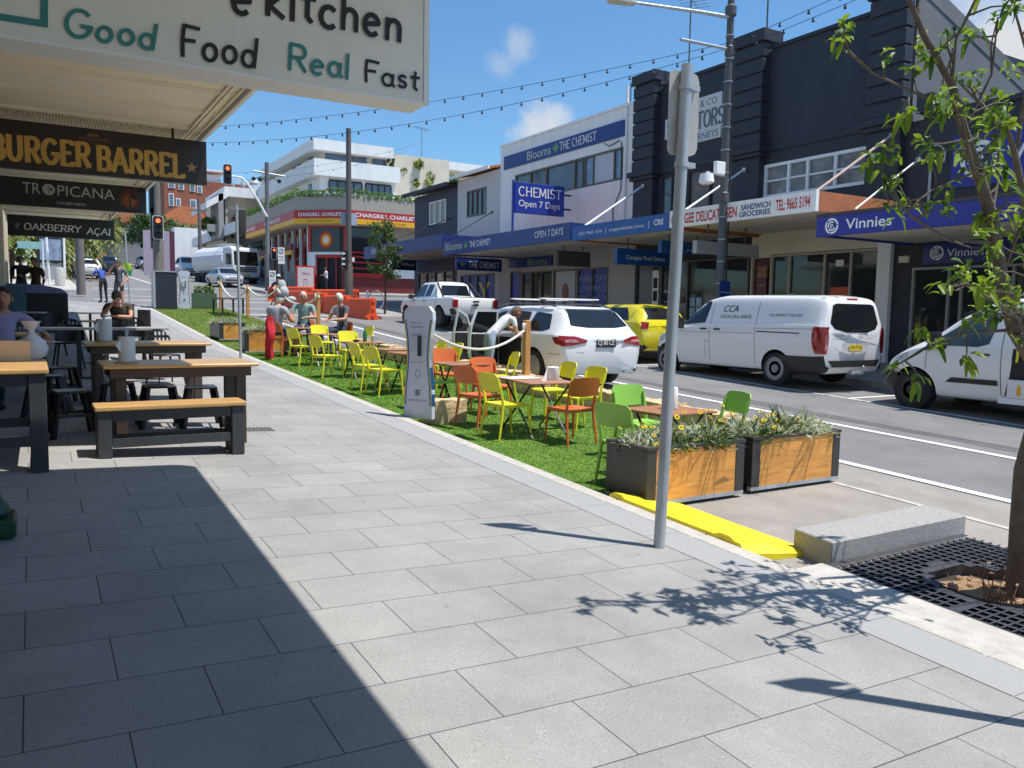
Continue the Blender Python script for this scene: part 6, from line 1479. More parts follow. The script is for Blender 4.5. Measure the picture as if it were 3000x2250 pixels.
    def line(s, y0, z0, y1, z1, w=.007, sides=(-1, 1), nm='panel_gap', m=None, n=12):
        for sd in sides:
            a = MB(); P = []
            for k in range(n+1):
                y, z = y0+(y1-y0)*k/n, z0+(z1-z0)*k/n
                d = Vector((y1-y0, z1-z0)).normalized()
                P.append([s.warp((sd*(s.sx(y-d.y*e, z+d.x*e)+.0035), y-d.y*e, z+d.x*e)) for e in (-w/2, w/2)])
            a.grid(P); o = a.build(nm, m or M_BLK2, s.t, world=False)
        return o
    def mirror_cap(s, y, z, m, sz=(.11, .08, .085), sides=(-1, 1)):
        for sd in sides:
            x = s.sx(y, z); a = MB(); a.m = 0; a.bx(min(sd*(x+.035), sd*(x+.05+sz[0]*1.5)), max(sd*(x+.035), sd*(x+.05+sz[0]*1.5)), y-sz[1]*.5, y+sz[1]*.6, z-sz[2]*.75, z+sz[2]*1.2); a.m = 1; a.bar((sd*(x-.01), y, z-.02), (sd*(x+.08), y, z+.01), .04, .03); a.m = 1; a.bx(min(sd*(x+.05), sd*(x+.04+sz[0]*1.4)), max(sd*(x+.05), sd*(x+.04+sz[0]*1.4)), y-sz[1]*.5-.006, y-sz[1]*.5-.001, z-sz[2]*.6, z+sz[2]*1.05)
            a.build('mirror', [m, M_BLK2], s.t, world=False, bevel=.018, seg=2)
    def plate(s, txt, x0, x1, z0, z1, m, mt, rear=True, bend=None):
        y = s.y0-.012 if bend is None else bend
        a = MB(); 
        if rear: a.bx(x0, x1, y-.006, y, z0, z1)
        else: a.bx(x0, x1, y, y+.006, z0, z1)
        b = a.build('number_plate', m, s.t, world=False)
        a = MB(); put(a, txt, ((x0+.03), y-.0065, z0+.025) if rear else (x1-.03, y+.0065, z0+.025), (1, 0, 0) if rear else (-1, 0, 0), Z1, x1-x0-.06, z1-z0-.05, bold=.01, off=.002); a.build('lettering', mt, b, world=False)
    def back_text(s, txt, x0, x1, z0, z1, m, y=None, par=None, nm='lettering', **k):
        a = MB(); put(a, txt, (x0, (s.y0 if y is None else y)-.004, z0), X1, Z1, x1-x0, z1-z0, off=.003, **k); return a.build(nm, m, par or s.t, world=False)
    def side_text(s, txt, ya, yb, z0, z1, m, side=-1, fn=put, **k):
        a = MB(); x = max(s.sx(ya, z0), s.sx(yb, z1), s.sx((ya+yb)/2, (z0+z1)/2))
        if fn is put: put(a, txt, (-x-.012, ya, z0), (0, -1, 0), Z1, ya-yb, z1-z0, off=.0, **k)
        else: strokes(a, txt, (-x-.012, ya, z0), (0, -1, 0), Z1, ya-yb, z1-z0, off=.0, **k)
        for i, v in enumerate(a.v): a.v[i] = Vector((-s.sx(v.y, v.z)-.009, v.y, v.z))
        a.build('lettering', m, s.t, world=False)
# --- white wagon with open doors
Y0 = 11.16; rzv = 0
c = Car('station_wagon', 'white station wagon with roof rails and two open left doors', (8.56, Y0, zR(8, 13)), 0,
  [(0, .36, .80, .84, .70, .80, .74), (.05, .26, .86, .98, .80, .86, .70), (.14, .24, .91, 1.06, .83, .88, .68), (.30, .22, .94, 1.22, .85, .89, .64), (.52, .21, .95, 1.385, .86, .89, .60), (.72, .20, .95, 1.415, .86, .89, .60), (1.6, .19, .93, 1.445, .86, .89, .61), (2.5, .19, .90, 1.44, .86, .89, .60), (2.95, .19, .88, 1.36, .86, .89, .58), (3.35, .19, .86, 1.13, .86, .88, .60), (3.72, .19, .84, .92, .86, .88, .70), (4.3, .20, .76, .83, .84, .86, .70), (4.62, .22, .66, .72, .78, .82, .66), (4.74, .26, .56, .60, .62, .70, .55), (4.78, .34, .48, .50, .5, .6, .5)],
  M_WPAINT, (.98, 3.80), .325, .865, spoke=10)
S = c
c.end('rear_window', [(-.62, 1.09), (-.56, 1.36), (.56, 1.36), (.62, 1.09), (.3, 1.055), (-.3, 1.055)], M_GLASS)
c.end('spoiler', [(-.58, 1.368), (-.56, 1.40), (.56, 1.40), (.58, 1.368)], M_WPAINT, off=.02)
c.side('rear_quarter_window', [(.55, 1.03), (.72, 1.29), (1.24, 1.325), (1.30, .985), (.75, .985)], M_GLASS, sides=(-1, 1), off=.005)
c.side('window_trim', [(.50, .965), (3.35, .90), (3.35, .915), (.50, .98)], M_STEEL, off=.008, sides=(1,), n=20, rows=1)
c.side('side_window', [(1.36, .985), (1.36, 1.33), (2.55, 1.33), (2.95, 1.24), (3.35, .94), (3.30, .93)], M_GLASS, sides=(1,), off=.005)
c.end('windscreen', [(-.60, .93), (-.53, 1.34), (.53, 1.34), (.60, .93)], M_GLASS, rear=False)
lamp = c.end('tail_lamp', [(.40, .80), (.40, .845), (.62, .91), (.86, .91), (.86, .74), (.72, .74)], M_LENS, mirror=True, off=.012)
c.side('tail_lamp', [(.06, .76), (.06, .90), (.34, .885), (.22, .78)], M_LENS, off=.008, n=8, rows=4)
c.end('lamp_bar', [(.56, .80), (.60, .85), (.80, .85), (.80, .80)], mat('lamp_pale_red', (.55, .25, .25), .2, var=.5, scale=30), mirror=True, off=.017)
c.plate('CJ 80 LZ', -.20, .22, .72, .86, M_BLK2, M_WTXT, bend=.012)
c.back_text('SUPERB', -.62, -.46, .62, .645, M_GREYL, y=.02)
a = MB(); a.lathe([(.042, 0), (.042, -.012), (.034, -.014), (0.001, -.014)], (.02, .085, .945), 18, 'y'); a.build('badge', M_BLK2, c.t, world=False)
a = MB(); a.bar((.05, .30, 1.09), (.52, .27, 1.10), .02, .02); a.build('wiper', M_BLK2, c.t, world=False)
c.skin('rear_bumper_lower', lambda x, y, z: z < .34 and y < .55, M_BLK2)
c.skin('sill', lambda x, y, z: z < .25 and .5 < y < 4.2 and x > .5, M_BLK2, .004)
a = MB(); a.bx(.42, .62, -.02, .05, .27, .31); a.build('exhaust', M_STEEL, c.t, world=False)
c.line(.09, .60, .5, .60, nm='bumper_gap', sides=(-1, 1))
a = MB()
for s in (-1, 1):
    a.tube([(s*.575, .75, 1.425), (s*.575, 1.0, 1.475), (s*.58, 2.4, 1.49), (s*.575, 2.8, 1.43)], .016, 8)
a.build('roof_rail', mat('dark_rail', (.08, .085, .10), .35, metal=.5, var=.1), c.t, world=False, smooth=1)
for y in (1.15, 2.15):
    a = MB(); a.bx(-.66, .66, y-.045, y+.045, 1.545, 1.575); b = a.build('roof_bar', mat('pale_roof_bar', (.62, .60, .56), .4, var=.05), c.t, world=False, bevel=.01); a = MB()
    for s in (-1, 1): a.bx(s*.575-.035, s*.575+.035, y-.04, y+.04, 1.485, 1.544)
    a.build('bar_foot', M_BLK2, b, world=False)
a = MB(); a.bar((.06, .66, 1.415), (.06, .56, 1.47), .02, .02); a.build('aerial', M_BLK2, c.t, world=False)
# opaque dark sheets standing in for the shaded cabin, open doors
c.side('door_opening_shade', [(1.36, .42), (1.33, 1.0), (1.40, 1.325), (2.22, 1.34), (2.26, .30), (1.62, .30)], M_DINT, sides=(-1,), off=.007)
c.side('front_door_opening_shade', [(2.36, .30), (2.34, 1.335), (2.9, 1.24), (3.28, .92), (3.3, .30)], M_DINT, sides=(-1,), off=.007)
def door(hy, L, ang, label, win, par=c):
    """left door hinged at its front edge hy, swung out by ang"""
    h = thing('d', None, None); bpy.data.objects.remove(h)
    A = rad(ang); ca, sa = math.cos(A), math.sin(A); x0 = -.885
    def P(u, z, d): # u from hinge backwards, d outward thickness
        lx = -(u*sa)+0; ly = -(u*ca); tx = -ca*d*1.0; ty = sa*d
        lean = .30*max(0, z-.92)
        return (x0+lx+tx*1+lean*ca*.55, hy+ly+ty-lean*sa*.55, z)
    a = MB()
    def slab(poly, d0, d1):
        A_ = [a.vv(P(u, z, d0)) for u, z in poly]; B_ = [a.vv(P(u, z, d1)) for u, z in poly]; a.face(A_); a.face(B_[::-1])
        for k in range(len(poly)): a.face((A_[k], A_[(k+1) % len(poly)], B_[(k+1) % len(poly)], B_[k]))
    a.m = 0; slab([(0, .30), (L-.12, .30), (L, .55), (L, .92), (0, .90)], 0, .06)
    a.m = 1; slab([(.02, .33), (L-.14, .33), (L-.03, .56), (L-.03, .90), (.02, .88)], -.035, -.001)
    a.m = 0
    w = win; 
    for p, q in zip(w, w[1:]): 
        d = Vector((q[0]-p[0], q[1]-p[1])).normalized()*.022; nn = (-d.y, d.x); slab([(p[0]-nn[0], p[1]-nn[1]), (q[0]-nn[0], q[1]-nn[1]), (q[0]+nn[0], q[1]+nn[1]), (p[0]+nn[0], p[1]+nn[1])], .0, .035)
    a.m = 1; slab([(.2, .60), (L-.25, .62), (L-.25, .68), (.2, .66)], -.07, -.036)
    o = a.build('open_door', [M_WPAINT, M_DINT], c.t, world=False); o['label'] = label
    a = MB(); slab([(p[0], p[1]) for p in w], .012, .018); a.build('door_glass', M_GLASS, o, world=False)
door(2.28, .92, 62, 'rear left door swung wide open showing dark trim', [(.02, .91), (.10, 1.33), (.80, 1.33), (.90, 1.05), (.90, .93)])
door(3.32, .98, 48, 'front left door swung open ahead of the rear one', [(.02, .90), (.42, 1.22), (.92, 1.33), (.96, .92)])
c.mirror_cap(3.12, .95, M_WPAINT)
# --- white equipment van
c = Car('panel_van', 'white panel van with black bumpers lettered for equipment service', (13.40, 9.72, zR(13, 12)), 0,
  [(0, .40, 1.02, 1.05, .82, .90, .80), (.03, .32, 1.14, 1.22, .86, .92, .76), (.06, .30, 1.18, 1.45, .88, .93, .75), (.11, .28, 1.20, 1.64, .89, .94, .74), (.20, .27, 1.20, 1.72, .90, .945, .745), (.5, .26, 1.20, 1.765, .90, .95, .76), (2.6, .25, 1.18, 1.785, .90, .95, .77), (3.1, .25, 1.15, 1.72, .90, .95, .76), (3.55, .25, 1.10, 1.46, .90, .945, .75), (3.95, .25, 1.06, 1.16, .89, .94, .78), (4.3, .26, .98, 1.06, .88, .92, .76), (4.65, .28, .86, .90, .84, .88, .70), (4.80, .30, .70, .74, .74, .8, .64), (4.86, .36, .55, .58, .6, .7, .5)],
  M_WPAINT, (1.13, 4.30), .325, .915, bow=(.07, .14), cat='van', spoke='steel', rim=M_SRIM, arch=1.16)
VAN = c
c.end('bumper', [(-.74, .405), (-.76, .53), (.76, .53), (.74, .405)], M_BLK2, off=.016, rows=3)
c.skin('bumper', lambda x, y, z: (z < .60 and y < 1.0) or (z < .36 and y < 1.0), M_BLK2, .012)
c.skin('front_bumper', lambda x, y, z: z < .62 and y > 4.45, M_BLK2, .012)
c.skin('sill', lambda x, y, z: z < .29 and .9 < y < 4.5 and x > .5, M_BLK2, .006)
c.end('rear_window', [(-.66, 1.14), (-.70, 1.24), (-.62, 1.56), (-.5, 1.60), (.5, 1.60), (.62, 1.56), (.70, 1.24), (.66, 1.14), (.3, 1.06), (-.3, 1.06)], M_GLASS)
c.end('brake_lamp', [(-.16, 1.675), (-.16, 1.70), (.16, 1.70), (.16, 1.675)], M_LENS, off=.012, n=6, rows=2)
c.end('tailgate_recess', [(-.36, .70), (-.42, .86), (.42, .86), (.36, .70)], mat('recess_grey', (.55, .56, .58), .4, var=0), off=.004)
for sd in (-1, 1):
    a = MB(); P = []
    for i in range(9):
        z = .66+.50*i/8; wv = .10+.06*math.sin(i/8*3.1); row = []
        for j in range(6):
            q = j/5; y = .02+.17*q*(.7+.5*math.sin(i/8*2.5)); row.append(c.warp((sd*(c.sx(y+.02, z)+.014), y+.012, z)))
        row = [c.warp((sd*(c.sx(.03, z)-wv), -.010, z))]+[c.warp((sd*(c.sx(.03, z)-.01), -.008, z))]+row; P.append(row)
    a.grid(P); a.build('tail_lamp', M_LENS, c.t, world=False, smooth=60)
a = MB(); c.plate('CN 73 UJ', -.22, .16, .72, .835, M_PLATE, M_BTXT, bend=-.012)
c.side('side_window', [(3.06, 1.19), (3.02, 1.62), (3.08, 1.66), (3.30, 1.60), (3.72, 1.33), (3.93, 1.16), (3.9, 1.13)], M_GLASS, off=.006)
c.end('windscreen', [(-.74, 1.14), (-.66, 1.66), (.66, 1.66), (.74, 1.14)], M_GLASS, rear=False)
for y in (2.92, 1.66): c.line(y, .30, y, 1.72 if y < 2 else 1.64, .010)
c.line(4.02, .36, 4.0, 1.08, .009); c.line(2.92, .80, 3.06, .80, .008); c.line(3.05, .42, 3.06, .80, .008)
c.line(.12, 1.12, 1.66, 1.10, .005); c.line(.55, 1.03, 1.62, 1.04, .022); c.line(1.7, 1.0, 4.1, .98, .005)
for y in (3.10, 2.70): 
    for sd in (-1, 1):
        a = MB(); x = c.sx(y, 1.06); a.bx(min(sd*x, sd*(x+.03)), max(sd*x, sd*(x+.03)), y-.09, y+.09, 1.04, 1.075); a.build('door_handle', M_BLK2, c.t, world=False, bevel=.008)
c.side_text("CCA", 2.62, 2.20, 1.42, 1.56, M_BTXT, fn=strokes if 0 else put, slant=.2); c.side_text("COCA-COLA AMATIL", 2.66, 1.80, 1.29, 1.365, M_BTXT, slant=.1); c.side_text("EQUIPMENT SERVICE", 1.35, .55, 1.335, 1.395, M_GREYL)
c.back_text("CCA", -.66, -.42, .98, 1.06, M_GREYL, y=-.02, slant=.2); c.back_text("COCA-COLA AMATIL", -.68, -.28, .925, .955, M_GREYL, y=-.02); c.back_text("EQUIPMENT", .22, .56, .985, 1.01, M_GREYL, y=-.02); c.back_text("SERVICE", .22, .46, .94, .965, M_GREYL, y=-.02)
a = MB(); o = [(.055*math.cos(rad(k)), .055*math.sin(rad(k))) for k in range(0, 361, 20)]
for p, q in zip(o, o[1:]): a.bar((p[0]+.08, -.032, p[1]+.99), (q[0]+.08, -.032, q[1]+.99), .006, .012)
for k in (90, 210, 330): a.bar((.08, -.03, .99), (.08+.05*math.cos(rad(k)), -.03, .99+.05*math.sin(rad(k))), .005, .01)
a.build('badge', M_STEEL, c.t, world=False)
a = MB(); a.tube([(.0, .05, .30), (.0, -.16, .30), (.0, -.17, .40)], .02, 8); a.ball((0, -.17, .42), .028); a.bx(-.12, .12, -.02, .04, .27, .33); a.build('tow_ball', M_STEEL, c.t, world=False, smooth=1)
a = MB(); a.bar((-.2, .0, 1.09), (.35, .0, 1.11), .02, .02); a.build('wiper', M_BLK2, c.t, world=False)
c.side('headlamp', [(4.30, .82), (4.28, .99), (4.6, .84), (4.66, .72)], M_CLEAR, off=.008, n=6, rows=3)
c.mirror_cap(3.78, 1.14, M_BLK2, (.12, .07, .12))
# --- white delivery van, side door open
c = Car('delivery_van', 'white van with open side door showing boxes, at the right edge', (13.50, 4.75, zR(13, 7)), 0,
  [(-1.1, .4, 1.1, 1.15, .84, .92, .8), (-1.0, .3, 1.2, 1.70, .88, .95, .78), (-.7, .27, 1.2, 1.86, .9, .96, .78), (1.6, .26, 1.18, 1.88, .9, .96, .79), (2.1, .26, 1.15, 1.82, .9, .96, .77), (2.6, .26, 1.12, 1.58, .90, .955, .75), (3.05, .26, 1.08, 1.24, .90, .95, .78), (3.4, .27, 1.0, 1.08, .88, .93, .76), (3.75, .29, .86, .90, .84, .88, .70), (3.92, .32, .70, .74, .74, .8, .62), (3.98, .38, .52, .56, .6, .68, .5)],
  M_WPAINT, (0, 3.28), .34, .93, bow=(.05, .15), cat='van', spoke='steel', rim=M_BLK2, arch=1.16)
c.skin('front_bumper', lambda x, y, z: z < .66 and y > 3.6, M_BLK2, .012)
c.side('side_window', [(2.02, 1.17), (1.98, 1.50), (2.05, 1.66), (2.3, 1.62), (2.72, 1.34), (3.1, 1.10), (2.2, 1.10)], mat('green_tint_glass', (.05, .075, .075), .05, var=.5, scale=1.5, spec=.7), off=.006)
c.line(2.52, 1.12, 2.42, 1.60, .03)
c.end('windscreen', [(-.74, 1.2), (-.66, 1.74), (.66, 1.74), (.74, 1.2)], M_GLASS, rear=False)
c.side('window_surround', [(2.72, 1.05), (3.12, 1.05), (3.1, 1.10), (2.72, 1.10)], M_BLK2, off=.007, n=6, rows=2)
c.line(3.06, .70, 3.05, 1.06, .009); c.line(1.86, .30, 1.86, 1.70, .010)
c.side('rub_strip', [(1.9, .52), (1.9, .60), (2.62, .60), (2.72, .52)], M_BLK2, off=.014, n=8, rows=2)
c.side('wheel_arch_trim', [(2.86, .36), (2.88, .60), (3.05, .76), (3.28, .82), (3.52, .76), (3.70, .58), (3.70, .50), (3.5, .70), (3.28, .76), (3.06, .70), (2.92, .54), (2.90, .36)], M_BLK2, off=.012, n=16, rows=2) if 0 else None
c.side('sliding_door_opening_shade', [(.35, .38), (.35, 1.62), (1.74, 1.62), (1.80, .38)], M_DINT, sides=(-1,), off=.008)  # opaque dark sheet on the body paints the shade of the load space
c.side('headlamp', [(3.42, .80), (3.42, .97), (3.70, .86), (3.80, .70)], M_CLEAR, off=.008, n=6, rows=3)
a = MB(); a.bx(-.965, -.935, 2.03, 2.22, .97, 1.0); a.build('door_handle', M_BLK2, c.t, world=False)
a = MB(); a.bx(-1.0, -.90, .3, 1.84, .27, .36); a.build('door_step', M_WHITE, c.t, world=False)
a = MB(); a.tube([(-.98, 1.62, .90), (-1.0, 1.60, .98), (-1.0, 1.60, 1.16), (-.98, 1.66, 1.2)], .018, 8); a.build('grab_handle', MATS['yellow_powdercoat'], c.t, world=False, smooth=1)
c.mirror_cap(2.86, 1.16, M_BLK2, (.12, .08, .13))
zc = zR(13, 7)+.365
for k, (y, w, m, lb, s) in enumerate(((6.30, .34, M_PAPER, 'white carton with yellow bottle print in open van doorway', 'b'), (5.94, .34, mat('red_carton', (.50, .03, .04), .6, var=.1), 'red carton beside white one in open van doorway', 'K'))):
    t = thing('carton', lb, 'box', (12.70, y, zc)); a = MB(); a.bx(12.50, 12.72, y-w/2, y+w/2, zc, zc+.27); a.build('box', m, t, bevel=.004); a = MB()
    if s == 'K': put(a, "KIT", (12.496, y+.13, zc+.05), (0, -1, 0), Z1, .25, .17, bold=.03)
    else: a.prism([(-.03, 0), (.03, 0), (.03, .1), (.012, .16), (-.012, .16), (-.03, .1)], (12.497, y, zc+.04), (0, -1, 0), Z1, (-.001, 0, 0))
    a.build('print', M_WTXT if s == 'K' else M_SIGNY, t)
a = MB(); P = [[(12.62+.11*r*math.cos(k*.524)*(1+.1*math.sin(k*2)), 5.9+.2*r*math.sin(k*.524), zc+.27+z+.02*math.sin(k*1.7)) for k in range(13)] for r, z in ((1, 0), (1.1, .07), (.9, .15), (.5, .2), (.05, .21))]; a.grid(P); tag(a.build('plastic_bag', mat('pale_blue_film', (.38, .45, .62), .4, var=.2), smooth=1), 'pale blue plastic bag on the red carton', 'bag')
# --- white ute
c = Car('pickup_ute', 'white dual cab pickup with black wheels parked before the chemist', (13.45, 25.1, zR(13, 27.6)), math.atan(0),
  [(0, .55, .98, 1.0, .80, .86, .8), (.04, .50, 1.04, 1.06, .84, .88, .82), (.3, .45, 1.06, 1.08, .86, .90, .83), (1.40, .40, 1.06, 1.08, .86, .90, .82), (1.55, .40, 1.06, 1.12, .86, .90, .76), (1.78, .40, 1.05, 1.58, .86, .90, .64), (2.1, .40, 1.05, 1.68, .86, .90, .64), (3.0, .40, 1.04, 1.67, .86, .90, .64), (3.4, .40, 1.04, 1.48, .86, .90, .64), (3.85, .40, 1.03, 1.12, .86, .90, .76), (4.5, .42, .98, 1.04, .86, .89, .76), (4.9, .48, .80, .86, .8, .84, .7), (5.02, .55, .68, .7, .66, .7, .6)],
  M_WPAINT, (1.18, 4.14), .38, .90, bow=(.05, .14), cat='pickup', spoke=6, rim=M_BLK2)
c.side('rear_side_window', [(1.98, 1.14), (1.98, 1.55), (2.48, 1.57), (2.50, 1.12)], M_GLASS, off=.006, n=8); c.side('front_side_window', [(2.56, 1.12), (2.56, 1.57), (3.0, 1.56), (3.34, 1.38), (3.66, 1.12)], M_GLASS, off=.006)
c.end('rear_window', [(-.6, 1.20), (-.52, 1.50), (.52, 1.50), (.6, 1.20)], M_GLASS) if 0 else None
a = MB(); a.grid([[(-.58, 1.565, 1.16), (.58, 1.565, 1.16)], [(-.52, 1.735, 1.54), (.52, 1.735, 1.54)]]); a.build('rear_window', M_GLASS, c.t, world=False)
a = MB(); a.m = 0; a.bx(-.74, .74, .10, 1.44, 1.083, 1.10); a.build('tub_cover', M_BLK2, c.t, world=False)
for sd in (-1, 1):
    a = MB(); a.tube([(sd*.66, 1.75, 1.62), (sd*.76, 1.1, 1.12)], .035, 8); a.build('sail_bar', M_BLK2, c.t, world=False)
c.skin('rear_bumper', lambda x, y, z: z < .68 and y < .25, M_BLK2, .02)
for sd in (-1, 1):
    a = MB(); a.bx(sd*.80-.09, sd*.80+.09, -.035, .12, .72, 1.0); a.build('tail_lamp', M_LENS, c.t, world=False, bevel=.02)
a = MB(); a.bx(-.12, .12, -.03, -.008, .90, .96); a.bx(-.1, .1, -.03, -.008, .78, .84); a.build('tailgate_handle', M_BLK2, c.t, world=False)
c.line(.06, .70, .06, 1.02, .01); c.line(1.46, .50, 1.46, 1.04, .01); c.line(2.52, .5, 2.52, 1.1, .008); c.line(3.62, .5, 3.60, 1.1, .008)
c.end('windscreen', [(-.62, 1.1), (-.54, 1.55), (.54, 1.55), (.62, 1.1)], M_GLASS, rear=False); c.mirror_cap(3.5, 1.1, M_BLK2)
for y in (2.35, 3.3):
    a = MB(); a.bx(-.925, -.90, y, y+.14, .95, .98); a.build('door_handle', M_BLK2, c.t, world=False)
# --- yellow hatch
c = Car('yellow_hatchback', 'yellow hatchback parked ahead of the equipment van', (13.55, 15.15, zR(13, 17)), 0,
  [(0, .36, .86, .88, .70, .78, .70), (.05, .28, .94, 1.0, .78, .84, .68), (.15, .26, .98, 1.14, .80, .86, .64), (.45, .24, .98, 1.36, .82, .87, .60), (.8, .22, .97, 1.42, .82, .87, .60), (1.8, .2, .93, 1.42, .82, .87, .6), (2.4, .2, .9, 1.25, .82, .87, .58), (2.9, .2, .87, .98, .82, .86, .66), (3.5, .22, .74, .8, .76, .8, .64), (3.75, .3, .54, .58, .6, .66, .5)],
  mat('yellow_car_paint', (.74, .63, .02), .25, var=0, coat=.6), (.72, 3.1), .31, .84)
c.end('rear_window', [(-.60, 1.04), (-.54, 1.32), (.54, 1.32), (.60, 1.04)], M_GLASS); c.side('side_window', [(.55, 1.02), (.8, 1.33), (1.9, 1.33), (2.6, 1.0), (2.6, .96)], M_GLASS, off=.006)
c.end('tail_lamp', [(.60, .80), (.58, .96), (.80, .98), (.82, .80)], M_LENS, mirror=True, off=.012, n=6, rows=3); c.skin('bumper', lambda x, y, z: z < .42 and y < .4, M_BLK2); c.end('windscreen', [(-.58, .96), (-.5, 1.28), (.5, 1.28), (.58, .96)], M_GLASS, rear=False)
c.back_text("TAXI", -.22, .22, .70, .78, M_NTXT, y=.015) if 0 else c.back_text("SUZUKI", -.2, .24, .80, .85, M_GREYL, y=.0)
# --- oncoming silver sedan, truck, far cars
def sedan(nm, label, loc, rz, paint, h=1.0, cat='car', group=None, hatch=False):
    b = [(0, .36, .76, .78, .66, .76, .66), (.06, .28, .86, .90, .76, .83, .72), (.5 if not hatch else .25, .24, .90, .97 if not hatch else 1.25, .80, .86, .66), (.95 if not hatch else .6, .22, .90, 1.22 if not hatch else 1.38, .80, .86, .60), (1.4, .2, .9, 1.38, .82, .86, .58), (2.3, .2, .87, 1.38, .82, .86, .58), (2.8, .2, .85, 1.16, .82, .86, .58), (3.3, .2, .82, .90, .80, .85, .66), (3.9, .22, .70, .76, .76, .8, .64), (4.15, .3, .52, .56, .6, .66, .5)]
    if hatch: b = [(y, z0, z1*h, z2*h, a, e, f) for y, z0, z1, z2, a, e, f in b]
    c = Car(nm, label, loc, rz, b, paint, (.75, 3.3), .31, .84, group=group, cat=cat)
    c.side('side_window', [(.9 if not hatch else .55, .96*h if hatch else .95), (1.35, 1.28*h if hatch else 1.28), (2.3, 1.28*h if hatch else 1.28), (2.95, .92*h if hatch else .92)], M_GLASS, off=.006)
    c.end('windscreen', [(-.62, .92*h if hatch else .92), (-.54, 1.3*h if hatch else 1.3), (.54, 1.3*h if hatch else 1.3), (.62, .92*h if hatch else .92)], M_GLASS, rear=False); c.end('rear_window', [(-.58, 1.0*h), (-.5, 1.28*h), (.5, 1.28*h), (.58, 1.0*h)], M_GLASS, off=.01)
    c.end('tail_lamp', [(.5, .68), (.5, .80), (.76, .80), (.76, .68)], M_LENS, mirror=True, off=.012, n=5, rows=3); c.end('headlamp', [(.42, .56), (.42, .68), (.68, .68), (.68, .56)], M_CLEAR, rear=False, mirror=True, off=.012, n=5, rows=3)
    c.end('grille', [(-.36, .58), (-.36, .65), (.36, .65), (.36, .58)], M_BLK2, rear=False, off=.012, n=5, rows=2); c.end('bumper', [(-.56, .36), (-.56, .46), (.56, .46), (.56, .36)], M_BLK2, rear=False, off=.012, n=5, rows=2)
    return c
PI = math.pi
sedan('silver_sedan', 'silver sedan coming towards us in front of the truck', (11.9, 63.5, zR(0, 61.5)), PI+.10, M_SILV)
FARG = 'parked cars up the hill'
sedan('white_hatchback', 'white hatchback waiting behind the timber power pole', (3.7, 68, zR(0, 70)), 0, M_WPAINT, hatch=True, h=1.05)
sedan('dark_hatchback', 'dark hatchback left of white hatchback', (2.2, 72, zR(0, 74)), 0, mat('dark_car_paint', (.02, .025, .03), .25, var=0, coat=.5), hatch=True, h=1.05)
sedan('dark_suv', 'dark blue suv beyond the man on the phone', (6.1, 82, zR(0, 84)), 0, mat('blue_black_paint', (.02, .03, .06), .25, var=0, coat=.5), hatch=True, h=1.18)
sedan('silver_hatchback', 'pale hatchback ahead of the dark suv', (5.1, 96, zR(0, 98)), 0, M_SILV, hatch=True, h=1.1)
sedan('red_car', 'red car with roof sign farthest up the road', (7.4, 112, zR(0, 114)), 0, mat('red_car_paint', (.45, .02, .08), .25, var=0, coat=.5), hatch=True, h=1.15)
sedan('pale_suv', 'pale blue grey suv facing down the hill on the right', (12.4, 116, zR(0, 114)), PI, M_SILV, hatch=True, h=1.2)
sedan('blue_hatchback', 'dark blue hatchback parked facing down beside pale suv', (12.0, 104, zR(0, 102)), PI, mat('steel_blue_paint', (.06, .09, .15), .25, var=0, coat=.5), hatch=True, h=1.1)
sedan('white_suv', 'white suv parked nearest the signal pole on the hill', (12.3, 96, zR(0, 94)), PI, M_WPAINT, hatch=True, h=1.15)
sedan('blue_car', 'bright blue car behind the navy utility cabinet', (10.0, 79, zR(0, 77)), PI, mat('bright_blue_paint', (.03, .12, .35), .25, var=0, coat=.5), hatch=True)
sedan('white_van', 'white van behind the silver sedan', (13.4, 89, zR(0, 87)), PI, M_WPAINT, hatch=True, h=1.4, cat='van')
t = thing('tanker_truck', 'white truck with rounded tank turning at the corner', 'truck', (14.0, 66.5, zR(0, 66)), PI+.28)
M_TWH = mat('truck_white', (.70, .71, .73), .35, var=.04)
a = MB(); a.prism([(0, .55), (1.55, .55), (1.62, .95), (1.62, 1.45), (1.42, 2.75), (1.2, 2.9), (0, 2.9)], (-1.15, 0, 0), Y1, Z1, (2.3, 0, 0)); a.build('cab', M_TWH, t, world=False, bevel=.05, seg=2)
a = MB(); a.quad((-1.02, 1.625, 1.50), (1.02, 1.625, 1.50), (.98, 1.455, 2.58), (-.98, 1.455, 2.58)); a.build('windscreen', M_GLASS, t, world=False)
for s in (-1, 1):
    a = MB(); a.quad((s*1.156, .5, 1.55), (s*1.156, 1.45, 1.55), (s*1.156, 1.32, 2.4), (s*1.156, .5, 2.4)); a.build('side_window', M_GLASS, t, world=False)
    a = MB(); a.bar((s*1.15, 1.5, 2.2), (s*1.42, 1.6, 2.1), .04, .04); a.bx(s*1.42-.09, s*1.42+.09, 1.55, 1.62, 1.5, 2.15); a.build('mirror', M_BLK2, t, world=False)
    a = MB(); a.bx(s*.86-.2, s*.86+.2, 1.56, 1.66, .62, .84); a.build('headlamp', M_CLEAR, t, world=False)
    for y in (.75, -3.2, -4.4):
        a = MB(); a.lathe([(.3, -.14), (.5, -.12), (.5, .12), (.3, .14)], (s*1.0, y, .5), 24, 'x'); a.build('wheel', M_TYRE, t, world=False)
a = MB(); 
for z in (1.0, 1.15, 1.30): a.bx(-.85, .85, 1.61, 1.66, z, z+.09)
a.bx(-1.0, 1.0, 1.61, 1.68, .42, .58); a.build('grille', M_BLK2, t, world=False)
a = MB(); a.bx(-.24, .24, 1.66, 1.685, .66, .78); a.build('number_plate', M_PLATE, t, world=False)
